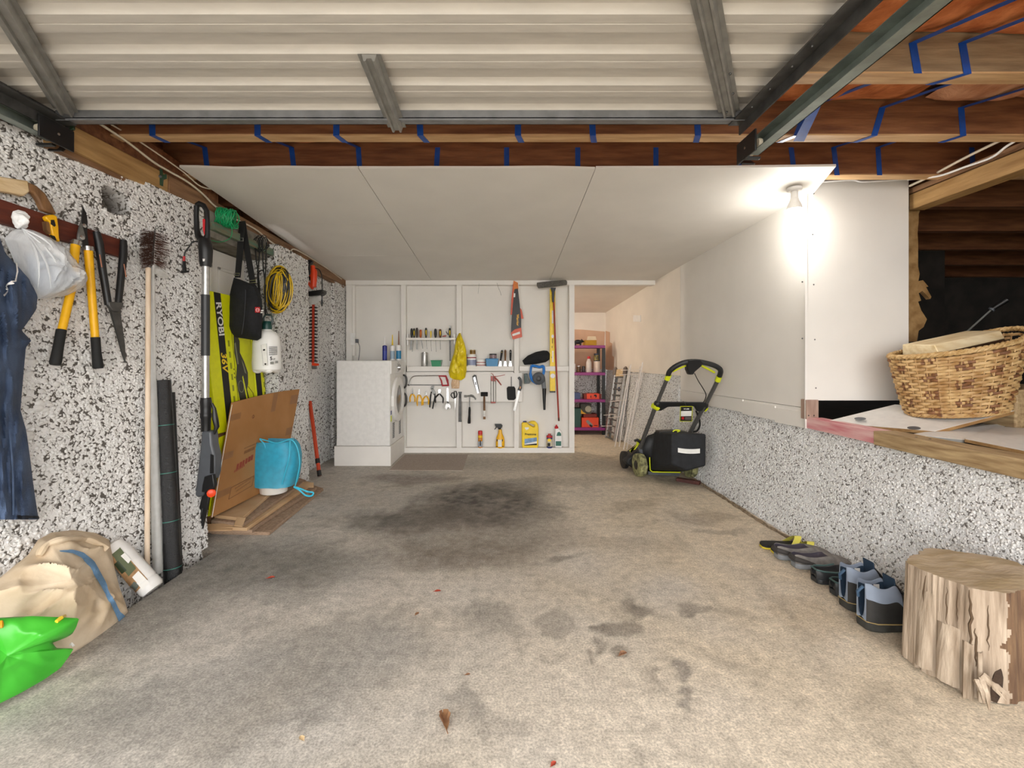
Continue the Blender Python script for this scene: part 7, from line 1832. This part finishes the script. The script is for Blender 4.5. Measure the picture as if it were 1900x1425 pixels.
def stave(a0, a1, z0, z1, k, m=m_split):
    def f(b):
        n = 5
        lo = [stp(a0 + (a1 - a0) * i / n, .0) for i in range(n + 1)]
        vs = []
        for z, kk in ((z0, k + .012), ((z0 + z1) / 2, k + .006), (z1, k * .4)):
            for i in range(n + 1):
                a = a0 + (a1 - a0) * i / n; p = stp(a, z); o = Vector((math.cos(a), math.sin(a), 0))
                vs.append(p + o * (kk * (1 if 0 < i < n else .3)) + Vector((0, 0, .01 * mnoise.noise(Vector((a * 20, z * 9, 0))))))
        fs = [(r * (n + 1) + i, r * (n + 1) + i + 1, (r + 1) * (n + 1) + i + 1, (r + 1) * (n + 1) + i) for r in range(2) for i in range(n)]
        fs.append(tuple(range(n, -1, -1)))
        b.add(vs, fs)
    part('split_stave', m, t, f)
for a0, a1, z0, z1, k in ((-2.86, -2.54, .012, .20, .008), (-2.51, -2.38, .002, .17, .016), (-2.35, -2.28, .012, .15, .014), (-3.15, -2.90, .02, .28, .005)):
    stave(a0, a1, z0, z1, k)
for (u0, v0, u1, v1, w) in ((1822, 1252, 1872, 1292, .010), (1824, 1256, 1866, 1300, .008), (1820, 1258, 1836, 1318, .010), (1812, 1262, 1826, 1305, .009), (1830, 1256, 1878, 1296, .006)):
    p0 = W(u0, v0, 1.415); p1 = W(u1, v1, 1.375)
    part('splinter', m_split, t, lambda b: b.tube([p0, p0.lerp(p1, .5) + Vector((0, -.006, 0)), p1], [w, w * .8, w * .25], 5), smooth=20)
def crack(b, a, z0, z1, w):
    pts = [stp(a + .03 * mnoise.noise(Vector((a * 9, k * .7, 0))), z0 + (z1 - z0) * k / 9) for k in range(10)]
    pts = [p + Vector((math.cos(a), math.sin(a), 0)) * .0006 for p in pts]
    b.tube(pts, [w * (.25 + math.sin(math.pi * k / 9)) for k in range(10)], 5)
for a, z0, z1, w in ((-2.42, .14, .338, .0035), (-2.36, .10, .22, .003), (-2.72, .20, .32, .0015), (-3.05, .04, .33, .0035), (-2.58, .22, .33, .0015), (-2.22, .16, .30, .002)):
    part('crack', P('crack_dark', '#54422f', .95), t, lambda b: crack(b, a, z0, z1, w))
part('rot_hollow', mat('rotten_wood', '#3a2a1d', .95, bump=.8, scale=30), t, lambda b: b.pillow([W(u, v, 1.395) for u, v in ((1846, 1246), (1858, 1240), (1862, 1258), (1860, 1285), (1850, 1305), (1838, 1300), (1838, 1275))], (0, -1, 0), .006, .01, seg=24, rings=3))
# ================================================================ shoes along the right wall
def shoe(label, name, hx, hd, L, Wd, prof, sole_h, m_sole, m_up, m_in, rot=0.0, cat='shoe', group=None, extra=None, collar=None):
    # prof: stations (t, half width factor, height, open 0/1)
    t = thing(name, label, cat, Vector((hx + L / 2, hd, 0)), group)
    fx_ = Vector((math.cos(rot), math.sin(rot), 0)); fy_ = Vector((-math.sin(rot), math.cos(rot), 0)); o = Vector((hx, hd, 0))
    def at(a, y, z): return o + fx_ * (a * L) + fy_ * y + Vector((0, 0, z))
    out = [(f, w * Wd) for f, w, h, op in prof]
    # sole
    def sole(b):
        n = len(out)
        ring = [(f, w) for f, w in out] + [(f, -w) for f, w in out[::-1]]
        lo = [at(f, w * 1.02, 0.001) for f, w in ring]; hi = [at(f, w * 1.05, sole_h) for f, w in ring]
        b.prism(lo, (0, 0, sole_h))
        b.add(hi, [tuple(range(len(hi)))])
    part('sole', m_sole, t, sole, .006)
    up = MB(); secs = []
    for f, w, h, op in prof:
        w = w * Wd; th = .006
        if op:
            s = [at(f, w, sole_h), at(f, w * 1.02, sole_h + (h - sole_h) * .62), at(f, w * .82, h), at(f, w * .72, h), at(f, w * .70, sole_h + .02), at(f, 0, sole_h + .012), at(f, -w * .70, sole_h + .02), at(f, -w * .72, h), at(f, -w * .82, h), at(f, -w * 1.02, sole_h + (h - sole_h) * .62), at(f, -w, sole_h)]
        else:
            s = [at(f, w, sole_h), at(f, w * 1.0, sole_h + (h - sole_h) * .55), at(f, w * .80, sole_h + (h - sole_h) * .85), at(f, w * .6, sole_h + (h - sole_h) * .94), at(f, w * .35, h * .99), at(f, 0, h), at(f, -w * .35, h * .99), at(f, -w * .6, sole_h + (h - sole_h) * .94), at(f, -w * .80, sole_h + (h - sole_h) * .85), at(f, -w, sole_h + (h - sole_h) * .55), at(f, -w, sole_h)]
        secs.append(s)
    n = 11; vs = [p for s in secs for p in s]; fs = []; mi = []
    for i in range(len(secs) - 1):
        for k in range(n - 1):
            fs.append((i * n + k, i * n + k + 1, (i + 1) * n + k + 1, (i + 1) * n + k))
            inner = 3 <= k <= 6 and (prof[i][3] or prof[i + 1][3])
            mi.append(1 if inner else (2 if collar and k in (1, 8, 2, 7) and prof[i][3] else 0))
    fs.append((0, 1, 2, 3, 4, 5)); mi.append(2 if collar else 0); fs.append((5, 6, 7, 8, 9, 10)); mi.append(2 if collar else 0)
    fs.append(tuple((len(secs) - 1) * n + k for k in range(n - 1, -1, -1))); mi.append(0)
    up.v = [tuple(v) for v in vs]; up.f = fs; up.mi = mi
    uo = up.build('upper', [m_up, m_in, collar or m_up], t, smooth=50)
    ss = uo.modifiers.new('sub', 'SUBSURF'); ss.levels = 1; ss.render_levels = 2
    if extra: extra(t, at)
    return t
boot = [(.0, .45, .185, 1), (.04, .72, .195, 1), (.14, .86, .172, 1), (.27, .84, .170, 1), (.38, .84, .195, 1), (.44, .86, .165, 0), (.56, .93, .118, 0), (.70, 1.0, .078, 0), (.84, .98, .068, 0), (.94, .78, .058, 0), (1.0, .40, .040, 0)]
m_bsole = mat('boot_sole', '#3b3a36', .8, scale=20, c2='#27261f'); m_bup = mat('boot_leather', '#2e2d2b', .7, scale=16, c2='#1f1f1e'); m_bin = P('boot_lining', '#22364a', .85); m_bcol = P('boot_collar', '#8792a3', .75)
def bootx(t, at):
    part('heel_tab', P('tab_blue', '#3d5873', .7), t, lambda b: b.tube([at(-.01, .012, .12), at(-.05, .0, .145), at(-.01, -.012, .170)], .006, 6))
    part('tongue', m_bin, t, lambda b: b.prism([at(.40, .03, .14), at(.40, -.03, .14), at(.37, -.028, .205), at(.37, .028, .205)], at(.02, 0, 0) - at(0, 0, 0)), .004)
    for k in range(4): part('lace', m_black, t, lambda b: b.tube(smoothpath([at(.44 + .055 * k, .036, .155 - .019 * k), at(.45 + .055 * k, 0, .172 - .019 * k), at(.46 + .055 * k, -.036, .155 - .019 * k)]), .0035, 6))
    part('welt', P('welt_tan', '#a08a5c', .7), t, lambda b: b.tube([at(f, w * .0535, .036) for f, w in ((.9, .92), (.6, 1.0), (.3, .93), (.1, .86), (.0, .5), (.0, -.5), (.1, -.86), (.3, -.93), (.6, -1.0), (.9, -.92))], .0022, 5))
    part('lining_label', m_paper, t, lambda b: b.prism([at(.26, .028, .115), at(.34, .028, .115), at(.34, .030, .155), at(.26, .030, .155)], at(0, .002, 0) - at(0, 0, 0)))
    part('side_patch', P('patch_grey', '#6c7684', .7), t, lambda b: b.prism([at(.50, -.053, .045), at(.62, -.056, .045), at(.53, -.052, .085)], at(0, -.004, 0) - at(0, 0, 0)))
GSH = 'shoes lined up along the right wall'
shoe('nearest black work boot with pale blue collar beside the stump', 'work_boot', 1.437, 1.842, .295, .053, boot, .034, m_bsole, m_bup, m_bin, .03, 'boot', GSH, bootx, m_bcol)
shoe('black work boot with pale blue collar, behind the nearest one', 'work_boot', 1.470, 1.985, .295, .053, boot, .034, m_bsole, m_bup, m_bin, .04, 'boot', GSH, bootx, m_bcol)
clog = [(.0, .45, .062, 1), (.05, .75, .066, 1), (.18, .86, .058, 1), (.36, .88, .058, 1), (.50, .92, .068, 1), (.56, .95, .074, 0), (.70, 1.0, .072, 0), (.84, .97, .062, 0), (.94, .78, .052, 0), (1.0, .40, .038, 0)]
m_cl = P('clog_black', '#26282a', .5); m_clin = P('clog_lining', '#15171a', .8)
def clogx(t, at):
    part('insole_label', m_paper, t, lambda b: b.prism([at(.16, .02, .0375), at(.30, .024, .0375), at(.30, -.016, .0375), at(.16, -.02, .0375)], (0, 0, .002)))
    part('piping', P('clog_green', '#3e5a58', .5), t, lambda b: b.tube([at(f, w * .043, z) for f, w, z in ((.48, .95, .066), (.3, .9, .060), (.1, .8, .064), (.01, .45, .066), (.01, -.45, .066), (.1, -.8, .064), (.3, -.9, .060), (.48, -.95, .066))], .004, 6))
shoe('black slip on clog with white insole label between boots and grey shoes', 'clog', 1.497, 2.215, .27, .047, clog, .026, m_cl, m_cl, m_clin, .02, 'clog', GSH, clogx)
shoe('black slip on clog tucked behind the second work boot', 'clog', 1.500, 2.092, .26, .045, clog, .026, m_cl, m_cl, m_clin, .02, 'clog', GSH, clogx)
snk = [(.0, .45, .070, 1), (.05, .72, .078, 1), (.16, .80, .066, 1), (.34, .82, .060, 1), (.50, .88, .070, 1), (.56, .92, .074, 0), (.70, 1.0, .066, 0), (.84, .98, .056, 0), (.94, .78, .048, 0), (1.0, .40, .036, 0)]
m_gs = P('sneaker_sole', '#7d7f82', .6); m_gu = mat('grey_suede', '#807b76', .9, scale=30, c2='#67635f'); m_gi = P('plum_lining', '#3d3742', .8); m_gc = P('dark_heel', '#3a3634', .85)
def snkx(t, at):
    part('heel_patch', m_gc, t, lambda b: b.tube([at(.30, -.045, .035), at(.12, -.042, .045), at(.0, -.022, .05), at(-.012, 0, .052), at(.0, .022, .05)], [.003, .012, .014, .015, .012], 8))
shoe('grey suede slip on shoe with dark heel, nearer of the pair', 'slip_on_shoe', 1.497, 2.372, .285, .046, snk, .028, m_gs, m_gu, m_gi, -.02, 'shoe', GSH, snkx)
shoe('grey suede slip on shoe with dark heel, farther of the pair', 'slip_on_shoe', 1.470, 2.478, .285, .046, snk, .028, m_gs, m_gu, m_gi, -.02, 'shoe', GSH, snkx)
def flip(label, hx, hd, rot):
    t = thing('flip_flop', label, 'sandal', Vector((hx + .13, hd, 0)), GSH)
    fx_ = Vector((math.cos(rot), math.sin(rot), 0)); fy_ = Vector((-math.sin(rot), math.cos(rot), 0)); o = Vector((hx, hd, 0)); L = .27
    def at(a, y, z): return o + fx_ * (a * L) + fy_ * y + Vector((0, 0, z))
    ol = [(0, .018), (.06, .034), (.25, .038), (.5, .038), (.72, .048), (.88, .044), (.97, .026)]
    ring = [at(f, w, .001) for f, w in ol] + [at(f, -w, .001) for f, w in ol[::-1]]
    part('sole', m_black2, t, lambda b: b.prism([p + Vector((0, 0, .010)) for p in ring], (0, 0, .016)), .003)
    part('midsole', P('flip_yellow', '#d9c63a', .5), t, lambda b: b.prism([at(.5, 0, 0).lerp(p, 1.01) for p in ring], (0, 0, .010)), .002)
    part('strap', P('strap_yellow', '#d8cf5a', .5), t, lambda b: b.grid(lambda s, q: at(.50 + .14 * q + .16 * math.sin(math.pi * s), -.046 + .092 * s, .024 + .048 * math.sin(math.pi * s)), 14, 3))
    part('toe_post', P('strap_yellow', '#d8cf5a', .5), t, lambda b: b.tube([at(.82, 0, .026), at(.76, 0, .066)], .004, 6))
flip('black and yellow flip flop, farthest shoe in the row', 1.470, 2.62, -.10)
flip('black and yellow flip flop next to the grey shoes', 1.490, 2.545, -.12)
# ================================================================ fallen leaves, floor mat
t = MB(); t.prism([Wz(722, 873, .0), Wz(858, 874, .0), Wz(868, 844, .0), Wz(752, 844, .0)], (0, 0, .006))
t.build('floor_mat', mat('taupe_mat', '#ab9d92', .95, scale=90, c2='#998b80', bump=.4, bscale=240), None, label='thin taupe floor mat in front of the dryer', cat='mat')
m_leaf = mat('dry_leaf', '#9c7450', .8, scale=30, c2='#74503a'); m_leafr = P('red_leaf', '#a5402c', .7)
def leaf(label, u, v, L, rot, m, curl=.5):
    c = Wz(u, v, .002)
    t = thing('fallen_leaf', label, 'leaf', c, 'fallen leaves on the concrete')
    ex = Vector((math.cos(rot), math.sin(rot), 0)); ey = Vector((-math.sin(rot), math.cos(rot), 0))
    def fn(s, q):
        w = math.sin(math.pi * (.04 + .94 * q)) ** .8 * .34 * L * (1 + .15 * math.sin(q * 19))
        y = (2 * s - 1)
        return c + ex * ((q - .5) * L) + ey * (y * w * (1 - .3 * curl)) + Vector((0, 0, .002 + curl * L * .45 * y * y * (.4 + .6 * math.sin(math.pi * q)) + .12 * L * q * curl))
    part('blade', m, t, lambda b: b.grid(fn, 8, 14), smooth=60)
    part('stem', m, t, lambda b: b.tube([c + ex * (-.5 * L) + Vector((0, 0, .003)), c + ex * (-.72 * L) + Vector((0, 0, .004))], L * .018 + .0004, 5))
leaf('largest curled brown leaf on the floor at bottom centre', 825, 1342, .062, 1.9, m_leaf, .9)
leaf('small brown leaf on the floor right of centre', 1156, 1216, .034, .4, m_leaf, .6)
leaf('tiny red leaf on the floor near the weed mat roll', 503, 1073, .034, .3, m_leafr, .3)
leaf('tiny red leaf at the bottom edge of the floor', 1027, 1419, .02, .8, m_leafr, .3)
leaf('small reddish leaf in the middle of the floor', 812, 1098, .03, .1, m_leafr, .3)
leaf('tiny dark leaf on the floor left of the largest leaf', 774, 1140, .024, 1.1, m_leaf, .3)
leaf('tan leaf fragment on the floor at lower left', 560, 1371, .022, 2.4, w_pale, .2)
leaf('tiny dark leaf above the largest leaf on the floor', 868, 1253, .018, .2, m_leaf, .3)
